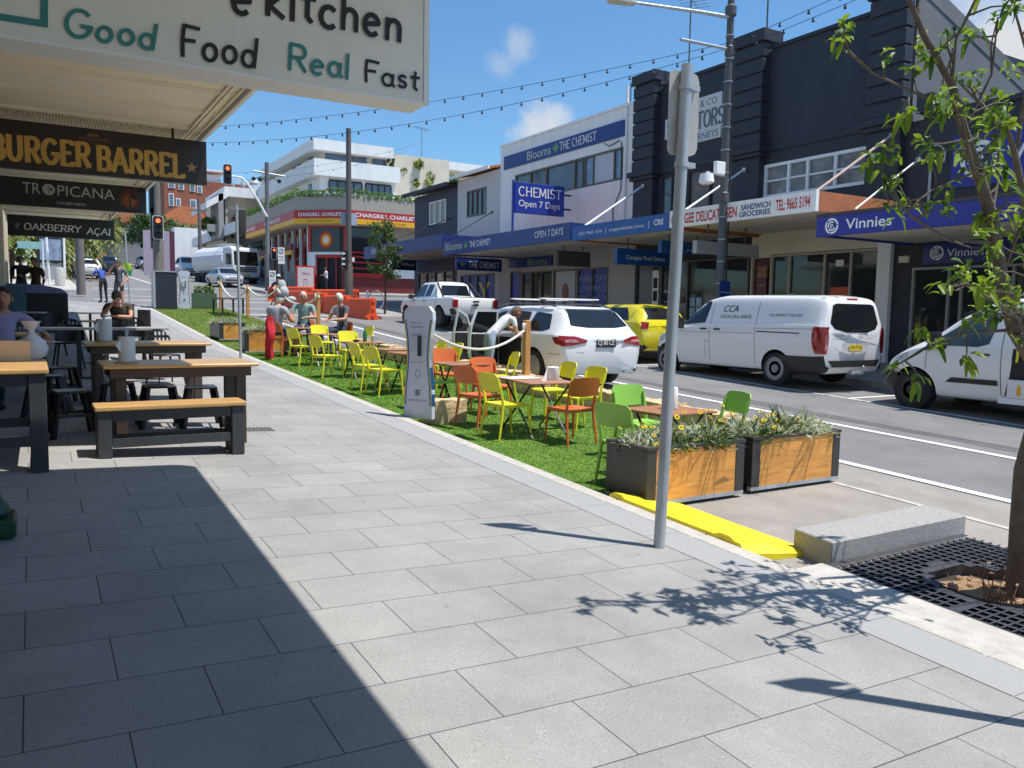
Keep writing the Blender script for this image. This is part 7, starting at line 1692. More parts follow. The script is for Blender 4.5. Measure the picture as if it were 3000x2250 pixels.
a = MB(); a.prism([(1.1*math.cos(rad(k)), 1.95+1.15*math.sin(rad(k))) for k in range(0, 360, 20)], (0, -.35, 0), X1, Z1, (0, -5.2, 0)); a.build('tank', M_TWH, t, world=False, bevel=.12, seg=3)
a = MB(); a.bx(-.5, .5, -5.4, .2, .6, .85); a.bx(-1.1, 1.1, -5.4, -.3, .75, .9); a.build('chassis', M_BLK2, t, world=False)
a = MB()
for k in range(5): a.tube([(-.9+.4*k, -.2-.2*k, 2.95), (-.6+.3*k, -.9, 3.3), (.2+.2*k, -1.6, 3.1)], .035, 5)
a.build('roof_rack', M_STEEL, t, world=False)
# bicycle (under the cyclist)
t = thing('bicycle', 'bicycle ridden by the person with grey pannier bags', 'bicycle', (8.15, 30.4, zR(8, 31)), rad(8))
for y in (0, 1.03):
    a = MB(); a.tube([(0, y+.34*math.cos(rad(k)), .35+.34*math.sin(rad(k))) for k in range(0, 361, 15)], .02, 6); w = a.build('wheel', M_TYRE, t, world=False)
    a = MB()
    for k in range(10): a.tube([(0, y, .35), (0, y+.33*math.cos(k*.628), .35+.33*math.sin(k*.628))], .003, 4)
    a.build('spokes', M_STEEL, w, world=False)
a = MB()
for p, q in (((0, 0, .35), (0, .42, .32)), ((0, .42, .32), (0, .25, .85)), ((0, .25, .80), (0, .88, .82)), ((0, .42, .32), (0, .90, .72)), ((0, 1.03, .35), (0, .86, .95)), ((0, 0, .35), (0, .28, .74))): a.tube([p, q], .018, 7)
a.build('frame', M_BLACK, t, world=False)
a = MB(); a.tube([(-.3, .82, 1.0), (0, .88, .97), (.3, .82, 1.0)], .015, 6); a.build('handlebar', M_BLACK, t, world=False)
a = MB(); a.ball((0, .22, .88), .1, 8, 6, (.8, 1.4, .4)); a.build('saddle', M_BLK2, t, world=False)
a = MB(); a.bx(-.22, .18, .86, 1.16, .80, 1.16); tag(a.build('delivery_box', mat('red_crate', (.55, .05, .03), .5, var=.1), t, world=False, bevel=.03), None, None)
a = MB(); a.ball((-.06, -.02, .98), .24, 12, 9, (.8, .9, .95)); a.ball((.20, -.12, .72), .2, 10, 8, (.9, 1.0, .62)); a.build('pannier_bag', mat('pale_grey_fabric', (.40, .42, .42), .85, var=.12, scale=9, bump=.2, bscale=15), t, world=False, smooth=1)
# ================================================================== people
def person(label, loc, rz, J, top, bottom, skin=None, hair=None, shoe=None, sleeve=.55, legs=1.0, hat=None, look=(0, 0), hs=1.0, female=False, specs=False, beard=None, nm='person', scale=1.0, top2=None, hairlen=.2):
    """J: joints in local metres (facing +y). One skinned body, head with face, hair as a child."""
    skin = skin or M_SKIN; shoe = shoe or M_BLK2; t = thing(nm, label, 'person', loc, rz); t.scale = (scale,)*3
    V, Eg, Rd, reg = [], [], [], []
    def v(p, r, g): V.append(Vector(p)); Rd.append(r); reg.append(g); return len(V)-1
    def chain(a, pts):
        for p, r, g in pts: b = v(p, r, g); Eg.append((a, b)); a = b
        return a
    pel, che, nek = Vector(J['pelvis']), Vector(J['chest']), Vector(J['neck'])
    k = .92 if female else 1
    root = v(pel, .135*k, 'bot'); w = chain(root, [(pel.lerp(che, .5), .142*k, 'top'), (che, .165*k, 'top')])
    up = chain(w, [(che.lerp(nek, .72), .115*k, 'top')])
    chain(up, [(nek, .055, 'skin'), (nek+(Vector(J['head'])-nek)*.45, .052, 'skin')])
    for s in ('L', 'R'):
        sh, el, ha = Vector(J['sh'+s]), Vector(J['el'+s]), Vector(J['ha'+s])
        b = chain(up, [(sh, .068*k, 'top'), (sh.lerp(el, sleeve), .050*k, 'top' if sleeve < 1 else 'top'), (sh.lerp(el, min(.98, sleeve+.08)), .043*k, 'skin' if sleeve < 1 else 'top'), (el, .041*k, 'skin' if sleeve < 1 else 'top'), (el.lerp(ha, .35), .039*k, 'skin' if sleeve < 1 else 'top'), (ha, .027, 'skin')])
        d = (ha-el).normalized(); pm = ha+d*.055; b = chain(b, [(pm, .030, 'skin')])
        sd = d.cross(Vector((0, 0, 1)) if abs(d.z) < .85 else Vector((0, 1, 0))).normalized(); up_ = sd.cross(d)
        for q, L in zip((-1.5, -.5, .5, 1.5), (.060, .075, .080, .066)):
            p0 = pm+d*.03+sd*q*.017; chain(b, [(p0, .0095, 'skin'), (p0+d*L*.5-up_*.008, .0085, 'skin'), (p0+d*L*.85-up_*.03, .0075, 'skin')])
        th = ha+d*.02+sd*(.03 if s == 'L' else -.03); chain(len(V)-13 if 0 else b, [(th, .011, 'skin'), (th+d*.04+sd*(.018 if s == 'L' else -.018), .009, 'skin')])
        hp, kn, an, to = Vector(J['hp'+s]), Vector(J['kn'+s]), Vector(J['an'+s]), Vector(J['to'+s])
        lg = lambda f: 'bot' if f <= legs else 'skin'
        b = chain(root, [(hp, .092*k, 'bot'), (hp.lerp(kn, .55), .076*k, lg(.3)), (kn, .057*k, lg(.5)), (kn.lerp(an, .4), .054*k, lg(.7)), (an, .040*k, lg(.95)), (an*.55+to*.45+Vector((0, 0, -.02)), .044, 'shoe'), (to, .036, 'shoe')])
    me = bpy.data.meshes.new('body'); me.from_pydata(V, Eg, []); ob = bpy.data.objects.new('body', me); COL.objects.link(ob)
    sk = ob.modifiers.new('s', 'SKIN'); sk.use_smooth_shade = True; sk.branch_smoothing = .6
    for i, sv in enumerate(me.skin_vertices[0].data): sv.radius = (Rd[i], Rd[i]*(.80 if reg[i] in ('top', 'bot') and i < 4 else 1)); sv.use_root = (i == 0)
    ob.modifiers.new('d', 'SUBSURF').levels = 1
    bpy.context.view_layer.update(); dg = bpy.context.evaluated_depsgraph_get(); bm = bmesh.new(); tmp = bpy.data.meshes.new_from_object(ob.evaluated_get(dg)); bm.from_mesh(tmp)
    mats_ = [skin, top, bottom, shoe, M_BTXT, mat('lip_skin', (.36, .13, .10), .5, var=0), top2 or top]; idx = {'skin': 0, 'top': 1, 'bot': 2, 'shoe': 3}
    segs = [(V[a], V[b], reg[b]) for a, b in Eg]
    for f in bm.faces:
        c = f.calc_center_median(); best = 9; rg = 'top'
        for a, b, g in segs:
            ab = b-a; tt = max(0, min(1, (c-a).dot(ab)/max(1e-9, ab.length_squared))); dd = (c-a-ab*tt).length
            if dd < best: best = dd; rg = g
        f.material_index = idx[rg]
        if rg == 'top' and top2 and c.x < che.x: f.material_index = 6
        f.smooth = True
    # head
    hc = Vector(J['head']); M = Matrix.Translation(hc) @ Matrix.Rotation(rad(look[0]), 4, 'Z') @ Matrix.Rotation(rad(look[1]), 4, 'X')
    def hv(u, w2, rr=1.0):
        th, ph = u*2*math.pi, w2*math.pi; x, y, z = math.sin(ph)*math.sin(th), math.sin(ph)*math.cos(th), math.cos(ph)
        jaw = 1-.26*max(0, -z)**1.3; px, py, pz = x*.073*jaw, y*.094*(1-.10*max(0, -z)), z*.115
        if y > 0: 
            py *= 1-.06*max(0, -z+.2)
            if abs(x) < .32 and -.38 < z < .12: py += .020*(1-abs(x)/.32)*(1-abs(z+.15)/.27)
            if .10 < abs(x) < .62 and .0 < z < .28: py -= .007
            if z < -.55: py += .006
        return M @ (Vector((px, py, pz))*rr*hs)
    nu, nv = 24, 18; ids = [[bm.verts.new(hv(i/nu, j/nv)) for i in range(nu)] for j in range(1, nv)]
    tp, bt = bm.verts.new(hv(0, 0)), bm.verts.new(hv(0, 1)); bm.verts.ensure_lookup_table()
    def bf(*vs, m=0):
        try: f = bm.faces.new(vs); f.material_index = m; f.smooth = True
        except ValueError: pass
    for r in range(len(ids)-1):
        for i in range(nu): bf(ids[r][i], ids[r+1][i], ids[r+1][(i+1) % nu], ids[r][(i+1) % nu])
    for i in range(nu): bf(tp, ids[0][i], ids[0][(i+1) % nu]); bf(bt, ids[-1][(i+1) % nu], ids[-1][i])
    for sx in (-1, 1):   # eyes, ears
        def disc(c, a, b, m, n=8, ny=0):
            vs = [bm.verts.new(M @ (Vector((c[0]+a*math.cos(6.283*q/n), c[1]-ny*abs(math.cos(6.283*q/n)), c[2]+b*math.sin(6.283*q/n)))*hs)) for q in range(n)]; bf(*vs, m=m)
        disc((sx*.030, .0885, .010), .013, .006, 4, ny=.004); disc((sx*.031, .0895, .034), .018, .003, 4, ny=.006)
        ear = [bm.verts.new(M @ (Vector((sx*(.072+.010*(q % 2)), -.008+.018*math.cos(6.283*q/8), -.005+.030*math.sin(6.283*q/8)))*hs)) for q in range(8)]; bf(*ear)
    disc((0, .0905, -.058), .022, .005, 5, ny=.007)
    nm2 = bpy.data.meshes.new('body'); bm.to_mesh(nm2); bm.free(); bpy.data.objects.remove(ob)
    for q in mats_: nm2.materials.append(q)
    ob = bpy.data.objects.new('body', nm2); COL.objects.link(ob); ob.parent = t
    if hair:
        a = MB(); P = []
        for j in range(13):
            row = []
            for i in range(nu+1):
                u = i/nu; th = u*2*math.pi; lim = (.36 if math.cos(th) > .35 else .50+hairlen*.5*(1-math.cos(th))/2+.08)
                if math.cos(th) > .75: lim = .28
                rr = 1.07+.02*math.sin(i*2.1+j)+.015*math.sin(j*3.3+i*1.3); row.append(hv(u, max(.002, lim*j/12), rr if j < 12 else 1.0))
            P.append(row)
        a.grid(P); a.build('hair', hair, t, world=False, smooth=1, weld=True)
    if hat:
        a = MB(); kind, hm = hat; P = []
        for j in range(8):
            P.append([M @ (Vector((.080*math.sin(min(j/6, 1)*1.57)*math.sin(i/24*6.283), -.004+.101*math.sin(min(j/6, 1)*1.57)*math.cos(i/24*6.283), .045+.085*math.cos(min(j/6, 1)*1.57)-(.012 if j == 7 else 0)))*hs) for i in range(25)])
        a.grid(P)
        if kind == 'cap': a.grid([[M @ (Vector((.075*s2, .080*math.cos(s2*1.1)+q*.075*(1-.35*s2*s2), .050-q*.018))*hs) for s2 in (-1, -.6, -.2, .2, .6, 1)] for q in (0, .5, 1)])
        if kind == 'brim': a.grid([[M @ (Vector(((.08+q*.07)*math.sin(i/24*6.283), (.10+q*.07)*math.cos(i/24*6.283), .048-.02*q))*hs) for i in range(25)] for q in (0, 1)])
        a.build('hat' if kind != 'helmet' else 'helmet', hm, t, world=False, smooth=1)
    if specs:
        a = MB()
        for sx in (-1, 1):
            o = [M @ (Vector((sx*.031+.021*math.cos(q*.524), .100-.006*abs(math.cos(q*.524)), .010+.015*math.sin(q*.524)))*hs) for q in range(13)]; a.tube(o, .002, 4); a.tube([M @ (Vector((sx*.052, .096, .012))*hs), M @ (Vector((sx*.076, .0, .012))*hs)], .002, 4)
        a.build('glasses', M_BLACK, t, world=False)
    return t
def P_stand(h=1.0, **o):
    J = dict(pelvis=(0, 0, .92), chest=(0, -.01, 1.24), neck=(0, 0, 1.44), head=(0, .03, 1.58), shL=(-.19, 0, 1.37), shR=(.19, 0, 1.37), elL=(-.25, -.02, 1.10), elR=(.25, -.02, 1.10), haL=(-.25, .06, .86), haR=(.25, .06, .86),
             hpL=(-.095, 0, .88), hpR=(.095, 0, .88), knL=(-.11, .02, .48), knR=(.11, .02, .48), anL=(-.12, -.02, .08), anR=(.12, -.02, .08), toL=(-.14, .13, .035), toR=(.14, .13, .035))
    J.update(o); return J
def P_sit(**o):
    J = dict(pelvis=(0, -.06, .52), chest=(0, -.05, .84), neck=(0, .0, 1.04), head=(0, .04, 1.17), shL=(-.195, -.02, .97), shR=(.195, -.02, .97), elL=(-.26, .10, .74), elR=(.26, .10, .74), haL=(-.14, .32, .72), haR=(.14, .32, .72),
             hpL=(-.10, .0, .50), hpR=(.10, .0, .50), knL=(-.14, .40, .50), knR=(.14, .40, .50), anL=(-.15, .42, .08), anR=(.15, .38, .08), toL=(-.17, .57, .04), toR=(.17, .53, .04))
    J.update(o); return J
C_ = lambda n, c, **k: mat(n, c, .85, var=.10, scale=7, bump=.12, bscale=18, **k)
M_JEAN = C_('dark_denim', (.035, .045, .085)); M_LJEAN = C_('light_denim', (.30, .36, .45)); M_DKTR = C_('dark_trousers', (.02, .02, .024)); M_NVSH = C_('navy_shorts', (.03, .05, .13))
z = lambda x, y: zT(x, y)
person('man in grey tee and cap seated with his back to us', (4.78, 18.5, zT(4.8, 18.5)-.02), rad(-52), P_sit(chest=(0, -.01, .84), neck=(0, .05, 1.03), head=(0, .10, 1.16), elL=(-.27, .12, .73), elR=(.28, .08, .73)), C_('grey_tee', (.38, .38, .43)), M_NVSH, hair=M_GHAIR, hat=('cap', C_('dark_cap', (.05, .05, .055))), legs=.4, look=(0, -6), scale=1.14)
person('white haired man with glasses in pale teal shirt seated facing us', (5.75, 19.75, zT(5.8, 19.7)), rad(158), P_sit(haL=(-.10, .30, .74), haR=(.20, .30, .72)), C_('teal_shirt', (.22, .34, .32)), M_JEAN, hair=M_GHAIR, specs=True, look=(6, 0), scale=1.14)
person('grey haired man in two tone grey tee seated sideways looking left', (6.42, 18.95, zT(6.4, 19)), rad(112), P_sit(haR=(.05, .36, .72), haL=(-.16, .34, .72)), C_('pale_grey_tee', (.50, .50, .53)), M_JEAN, hair=M_GHAIR, look=(-4, 0), scale=1.14, top2=C_('charcoal_tee_half', (.09, .095, .11)))
person('cyclist in dark top and pale helmet with a grey backpack', (8.15, 30.45, zR(8, 31)), rad(8), P_stand(pelvis=(0, .24, .98), chest=(0, .40, 1.25), neck=(0, .52, 1.42), head=(0, .58, 1.55), shL=(-.19, .46, 1.34), shR=(.19, .46, 1.34), elL=(-.27, .62, 1.16), elR=(.27, .62, 1.16), haL=(-.28, .80, 1.04), haR=(.28, .80, 1.04), hpL=(-.095, .26, .94), hpR=(.095, .26, .94), knL=(-.11, .62, .72), knR=(.11, .50, .58), anL=(-.11, .42, .40), anR=(.12, .38, .16), toL=(-.11, .56, .36), toR=(.13, .52, .12)), C_('navy_top', (.03, .035, .06)), M_DKTR, hair=M_DHAIR, hat=('helmet', mat('mint_helmet', (.50, .60, .58), .4, var=.03)), sleeve=1)
bp = SC.objects.get('person') 
t = thing('backpack', 'pale grey backpack worn by the cyclist', 'backpack', (8.12, 30.66, zR(8, 31)+1.24)); a = MB(); a.ball((8.10, 30.62, zR(8, 31)+1.22), .2, 12, 9, (.85, .62, 1.2)); a.build('bag', MATS['pale_grey_fabric'], t, smooth=1)
person('woman in white shirt and pale jeans leaning into the wagon back seat', (7.12, 12.62, zR(7.4, 13)), rad(-86), P_stand(pelvis=(0, -.06, .90), chest=(.0, .20, 1.10), neck=(0, .38, 1.24), head=(.02, .50, 1.30), shL=(-.18, .32, 1.18), shR=(.18, .32, 1.18), elL=(-.26, .52, 1.02), elR=(.26, .34, .92), haL=(-.20, .74, .96), haR=(.20, .56, .84), hpL=(-.09, -.08, .86), hpR=(.09, -.08, .86), knL=(-.11, -.02, .46), knR=(.11, -.12, .46), anL=(-.12, -.08, .08), anR=(.12, -.26, .08), toL=(-.13, .07, .035), toR=(.13, -.12, .035)), C_('white_shirt', (.66, .66, .66)), M_LJEAN, hair=M_BHAIR, female=True, look=(0, -40), hairlen=.7)
person('driver with straw hat standing behind the panel van', (15.7, 13.2, zS(15.7, 13)), rad(70), P_stand(), C_('black_polo', (.03, .03, .035)), M_DKTR, hair=M_GHAIR, hat=('brim', mat('straw', (.50, .40, .25), .8, var=.15, scale=20)), skin=M_SKIN2)
person('man in black tee and cap holding a phone to his ear', (2.62, 31.5, zF(2.6, 31.5)), rad(155), P_stand(elR=(.36, .06, 1.16), haR=(.16, .10, 1.47), elL=(-.30, -.05, 1.12), haL=(-.20, .14, .95)), C_('black_tee', (.018, .018, .02)), C_('charcoal_shorts', (.09, .09, .10)), hair=M_DHAIR, hat=('cap', C_('dark_cap', (.05, .05, .055))), skin=M_SKIN, legs=.4, look=(-20, 6), scale=1.04, top2=C_('grey_side_panel', (.11, .11, .12)))
person('person in royal blue shirt bending behind the man on the phone', (2.45, 36.2, zF(2.4, 36)), rad(30), P_stand(chest=(0, .10, 1.16), neck=(0, .26, 1.30), head=(0, .36, 1.36), shL=(-.2, .2, 1.24), shR=(.2, .2, 1.24), elL=(-.27, .32, 1.0), elR=(.27, .32, 1.0), haL=(-.2, .5, .92), haR=(.2, .5, .92)), C_('royal_blue_shirt', (.04, .09, .40)), M_DKTR, hair=M_GHAIR)
person('seated person in dark patterned shirt resting head on hand', (1.35, 16.4, zF(1.35, 16.4)), rad(165), P_sit(chest=(0, .03, .82), neck=(0, .12, 1.0), head=(0, .17, 1.12), elR=(.24, .22, .76), haR=(.05, .24, 1.02), elL=(-.24, .22, .76), haL=(.02, .32, .78)), mat('patterned_shirt', (.06, .045, .035), .85, var=.9, scale=22), M_DKTR, hair=C_('brown_cap_hair', (.10, .07, .05)), look=(0, -18), hat=('cap', C_('olive_cap', (.09, .08, .06))), skin=M_SKIN)
person('woman in lilac top with dark hair seated at the left edge', (-.28, 10.35, zF(-.3, 10.3)), rad(195), P_sit(elL=(-.36, .06, .80), haL=(-.34, .30, .76)), C_('lilac_top', (.34, .31, .50)), M_DKTR, hair=M_DHAIR, sleeve=1, female=True, hairlen=.9, skin=M_SKIN, look=(-25, 0))
person('older pedestrian in dark coat and grey hat at far left', (-.27, 27.6, zF(-.3, 27.6)), rad(172), P_stand(elL=(-.32, .02, 1.12)), C_('dark_coat', (.025, .028, .04)), C_('slate_trousers', (.05, .07, .10)), hair=M_GHAIR, hat=('brim', C_('grey_hat', (.14, .14, .15))), sleeve=1, skin=M_SKIN2)
person('pedestrian in dark brown clothes with one arm bent at far left', (.09, 26.4, zF(.1, 26.4)), rad(140), P_stand(elR=(.40, .05, 1.18), haR=(.30, .22, 1.2), knL=(-.1, .14, .5), anL=(-.1, .2, .1), toL=(-.12, .34, .04)), C_('brown_top', (.05, .022, .014)), C_('brown_trousers', (.055, .03, .02)), hair=M_DHAIR, sleeve=1, skin=M_SKIN2)
person('person in white tee standing in the red shop doorway', (17.05, 53.2, gp(53)-.15), rad(60), P_stand(elL=(-.28, .1, 1.14), haL=(-.12, .3, 1.15)), C_('white_tee', (.55, .56, .58)), M_DKTR, hair=M_DHAIR)
person('man in dark red shirt behind the terrace hedge', (16.9, 80.9, 8.75), rad(150), P_stand(), C_('maroon_shirt', (.16, .02, .02)), M_DKTR, hair=M_GHAIR, skin=M_SKIN2)
# ================================================================== poles, signals, cables, barriers
def cyl_part(nm, pts, r, m, t, n=12): a = MB(); a.tube(pts, r, n); return a.build(nm, m, t, smooth=1)
def signal(label, x, y, z0, face=0, s=1.0, red=True, t=None, back=False):
    """three-aspect lamp box with target board; face in degrees turns it from looking at -y"""
    t = t or thing('traffic_signal', label, 'traffic light', (x, y, z0), rad(face))
    a = MB(); w, h = .22*s, .55*s
    def rr(w, h, r): return [(sx*(w-r)+r*math.cos(rad(q)), sz*(h-r)+r*math.sin(rad(q))) for sx, sz, q0 in ((1, 1, 0), (-1, 1, 90), (-1, -1, 180), (1, -1, 270)) for q in (q0, q0+30, q0+60, q0+90)]
    a.prism(rr(w+.03*s, h+.03*s, .10*s), (0, .02, 0), X1, Z1, (0, .02, 0)); a.build('target_rim', M_WHITE, t, world=False)
    a = MB(); a.prism(rr(w, h, .09*s), (0, -.02, 0), X1, Z1, (0, .035, 0)); a.bx(-.15*s, .15*s, .041, .2, -.48*s, .48*s); b = a.build('housing', M_BLACK, t, world=False)
    for k, zz in enumerate((.33, 0, -.33)):
        a = MB(); c = Vector((0, -.021, zz*s)); a.lathe([(.105*s, 0), (.10*s, -.012), (.05*s, -.022), (.001, -.024)], c, 18, 'y'); a.build('lamp', M_REDL if (k == 0 and red) else mat('dark_lens', (.02, .02, .022), .2, var=0), b, world=False, smooth=1)
        a = MB(); a.grid([[(.115*s*math.cos(rad(q)), -.02-d*(.14*s if math.sin(rad(q)) > -.2 else .05*s), zz*s+.115*s*math.sin(rad(q))) for q in range(-20, 201, 20)] for d in (0, 1)]); a.build('visor', M_BLACK, b, world=False)
    return t
# lamp post by the delicatessen
zb = zS(14.95, 14.85)
t = thing('lamp_post', 'tall grey lamp post before the delicatessen with two arms', 'lamp post', (14.95, 14.85, zb))
a = MB(); a.lathe([(.19, 0), (.19, .08), (.15, .12), (.14, 1.0), (.165, 1.02), (.165, 1.5), (.14, 1.55), (.105, 1.62), (.098, 5), (.085, 8.6), (.082, 9.6)], (14.95, 14.85, zb), 20); a.build('shaft', M_PGREY, t, smooth=1)
for zz, r in ((8.55, .14), (7.6, .11), (4.05, .13)):
    a = MB(); a.lathe([(r*.7, -.14), (r, -.10), (r, .10), (r*.7, .14)], (14.95, 14.85, zb+zz), 18); a.build('collar', M_PGREY, t, smooth=1)
cyl_part('lamp_arm', [(14.9, 14.86, 8.79), (14.2, 15.0, 8.80), (12.3, 15.45, 8.80)], [.05, .045, .032], M_STEEL, t)
a = MB(); a.prism([(-.12, -.10), (.5, -.16), (.62, 0), (.5, .16), (-.12, .10)], (12.3, 15.45, 8.74), Vector((-.973, .23, 0)), Vector((.23, .973, 0)), Z1*.09); a.build('lamp_head', mat('pale_lamp_casing', (.50, .48, .42), .5, var=.05), t, bevel=.02)
cyl_part('cross_arm', [(14.9, 14.85, 8.03), (13.35, 14.85, 7.98)], .038, M_STEEL, t)
cyl_part('cable_conduit', [(15.07, 14.8, 8.3), (15.09, 14.8, 5.5), (15.10, 14.8, zb+1.6)], .022, M_BLK2, t, 6)
for k in range(12):
    a = MB(); zz = zb+1.9+.55*k; a.lathe([(.112, 0), (.112, .02)], (14.95, 14.85, zz), 14); a.build('strap', M_STEEL, t)
a = MB(); a.lathe([(.06, 0), (.16, -.02), (.19, -.22), (.12, -.26)], (14.25, 14.75, 4.95), 14); a.build('camera_dome', M_WHITE, t, smooth=1)
a = MB(); a.bx(14.45, 14.75, 14.62, 14.74, 4.95, 5.25); a.build('white_box', M_WHITE, t, bevel=.01); cyl_part('bracket', [(14.9, 14.8, 4.95), (14.25, 14.75, 4.98)], .025, M_STEEL, t, 6)
a = MB(); a.bx(14.78, 15.12, 14.68, 14.70, 1.95, 2.35); b = a.build('banner_plate', M_BLUE, t); a = MB(); put(a, "Cool Coogee", (14.80, 14.68, 2.05), X1, Z1, .30, .05); a.build('lettering', M_WTXT, b)
# festoon cables
def festoon(label, A, B, sag, n, bulbs=True):
    A, B = Vector(A), Vector(B); pts = [A.lerp(B, k/60)-Z1*(4*sag*(k/60)*(1-k/60)) for k in range(61)]
    t = thing('festoon_cable', label, 'cable', A, 0, 'festoon light cables over the road'); a = MB(); a.tube(pts, .007, 5); a.build('cable', M_BLK2, t)
    if bulbs:
        for k in range(1, n):
            f = k/n; p = A.lerp(B, f)-Z1*(4*sag*f*(1-f)); a = MB(); a.lathe([(.016, 0), (.02, -.04), (.036, -.07), (.03, -.095), (.001, -.105)], p, 8); a.build('bulb', M_BLK2, t, smooth=1)
festoon('upper festoon cable from the lamp post across the road to the left', (14.85, 14.8, 8.15), (1.5, 36, 8.2), .6, 40)
festoon('lower festoon cable from the lamp post across the road to the left', (14.85, 14.8, 8.02), (1.5, 36, 8.0), 1.02, 40)
festoon('upper festoon cable running off right above the charcoal building', (14.85, 14.8, 8.10), (14.5, -3, 9.4), .18, 22)
festoon('lower festoon cable running off right above the charcoal building', (14.95, 14.8, 7.98), (15.0, -3, 9.3), .22, 22)
for k, (p, q) in enumerate((((3, 62, 11.2), (22, 50, 12.4)), ((3.4, 64, 11.0), (22, 52, 12.2)))): festoon('distant festoon cable above the overhead signal, '+('upper' if k == 0 else 'lower'), p, q, 1.3, 14)
# intersection poles
zb = gp(37.7)-.15; t = thing('steel_pole', 'tall plain grey pole at the corner before the red shop', 'pole', (13.2, 37.7, zb))
a = MB(); a.lathe([(.20, 0), (.20, 1.9), (.16, 1.98), (.135, 2.1), (.12, 8.4), (.12, 8.42)], (13.2, 37.7, zb), 18); a.build('shaft', mat('brown_grey_pole', (.11, .095, .085), .55, var=.15, scale=4), t, smooth=1)
a = MB(); a.bx(12.87, 13.68, 37.90, 37.93, 5.57, 6.15); a.build('street_plate', mat('pale_blue_plate', (.38, .48, .58), .4, var=.1), t)
a = MB(); a.bx(12.84, 13.06, 37.45, 37.75, 3.45, 4.3); a.bx(12.92, 13.04, 37.42, 37.449, 3.45, 3.6); a.build('side_signal', M_BLACK, t)
for zz in (3.62, 3.87, 4.12):
    a = MB(); a.bx(12.75, 12.90, 37.35, 37.449, zz, zz+.07); a.build('signal_hood', M_WHITE, t)
a = MB(); a.bx(13.33, 13.45, 37.6, 37.66, 3.8, 4.0); a.build('small_box', M_WHITE, t)
zb = gp(52.7)-.15; t = thing('signal_mast', 'grey mast with cross arm lamps and long white outreach', 'mast', (13.05, 52.7, zb))
a = MB(); a.lathe([(.2, 0), (.2, 2.4), (.14, 2.5), (.13, 8.1), (.13, 8.12)], (13.05, 52.7, zb), 14); a.build('shaft', mat('grey_mast_paint', (.12, .12, .125), .5, var=.1), t, smooth=1)
cyl_part('cross_arm', [(12.2, 52.7, 10.1), (14.2, 52.7, 9.95)], .06, M_STEEL, t)
cyl_part('outreach', [(13.0, 52.6, 7.3), (12.5, 52.6, 8.2), (11.8, 52.6, 9.3), (11.45, 52.6, 9.6), (11.0, 52.6, 9.65), (10.75, 52.6, 9.55)], [.07, .07, .065, .06, .05, .05], M_WHITE, t)
for x in (12.2, 12.6, 13.8):
    a = MB(); a.ball((x, 52.6, 9.6), .14, 8, 6); a.tube([(x, 52.6, 9.6), (x+.5*(1 if x < 13 else -1), 52.65, 9.8), (13.05, 52.7, 9.4)], .025, 5); a.build('spotlight', M_BLACK, t)
signal('overhead traffic signal showing red against the sky', 10.62, 52.55, 9.72, s=1.08)
signal('traffic signal showing red beside the no turn plates', 13.38, 52.4, 4.98, s=.68)
for zz, lb in ((4.85, 'upper white no turn plate on the mast'), (3.35, 'lower white no turn plate on the mast')):
    x0 = 13.62 if zz > 4 else 13.05
    t = thing('no_turn_sign', lb, 'sign', (x0+.2, 52.4, zz)); a = MB(); a.bx(x0, x0+.42, 52.38, 52.40, zz-.5, zz+.55); b = a.build('plate', M_PAPER, t); a = MB()
    o = [(.15*math.cos(rad(k)), .15*math.sin(rad(k))) for k in range(0, 361, 20)]
    for p, q in zip(o, o[1:]): a.bar((x0+.21+p[0], 52.375, zz+.30+p[1]), (x0+.21+q[0], 52.375, zz+.30+q[1]), .006, .04)
    a.bar((x0+.11, 52.374, zz+.2), (x0+.31, 52.374, zz+.4), .005, .04); put(a, "BUSES", (x0+.06, 52.378, zz-.10), X1, Z1, .3, .1); put(a, "EXCEPTED", (x0+.05, 52.378, zz-.3), X1, Z1, .32, .1); a.build('lettering', M_BTXT, b)
zb = zF(4.35, 34.9); t = thing('signal_post', 'thick grey signal post rising behind the navy utility box', 'post', (4.35, 34.9, zb))
a = MB(); a.lathe([(.2, 0), (.2, 2.6), (.17, 2.7), (.13, 2.8), (.115, 5.4), (.115, 5.42)], (4.35, 34.9, zb), 16); a.build('shaft', mat('warm_grey_post', (.16, .14, .12), .5, var=.12), t, smooth=1)
signal('nearest traffic signal showing red on the post behind the utility box', 4.32, 34.55, 4.58, s=.80)
a = MB(); a.bx(4.13, 4.28, 35.1, 35.4, 3.8, 5.4); a.bx(4.10, 4.3, 35.1, 35.45, 5.2, 6.5); tag(a.build('traffic_signal', M_BLACK), 'black unlit signal seen edge on beside the signal post', 'traffic light')
t = thing('post_banner', 'pale violet banner board behind the signal post', 'banner', (4.5, 36.2, 2.6)); a = MB(); a.bx(3.95, 4.95, 36.2, 36.24, 2.75, 4.6); a.m = 1; a.bx(4.955, 5.15, 36.2, 36.24, 2.75, 4.6); a.build('board', [mat('violet_board', (.42, .36, .46), .5, var=.08), mat('plum_board', (.12, .03, .06), .5, var=.1)], t)
for x, y, h, lb in ((.85, 52.4, 3.6, 'thin white pole left of the bus shelter'), (1.6, 52.0, 3.0, 'pale pole with framed signal back at far left')):
    zb = gp(y)-.12; t = thing('white_pole', lb, 'pole', (x, y, zb)); cyl_part('shaft', [(x, y, zb), (x-.12 if x < 1 else x, y, zb+h)], .06, M_WHITE, t, 8)
    a = MB(); a.prism([(-.3, 0), (.3, 0), (.3, .5), (-.3, .5)], (x-.1, y-.08, zb+h-.1), X1, Z1, (0, .03, 0)); a.build('sign_plate', M_WHITE if x < 1 else M_BLACK, t)
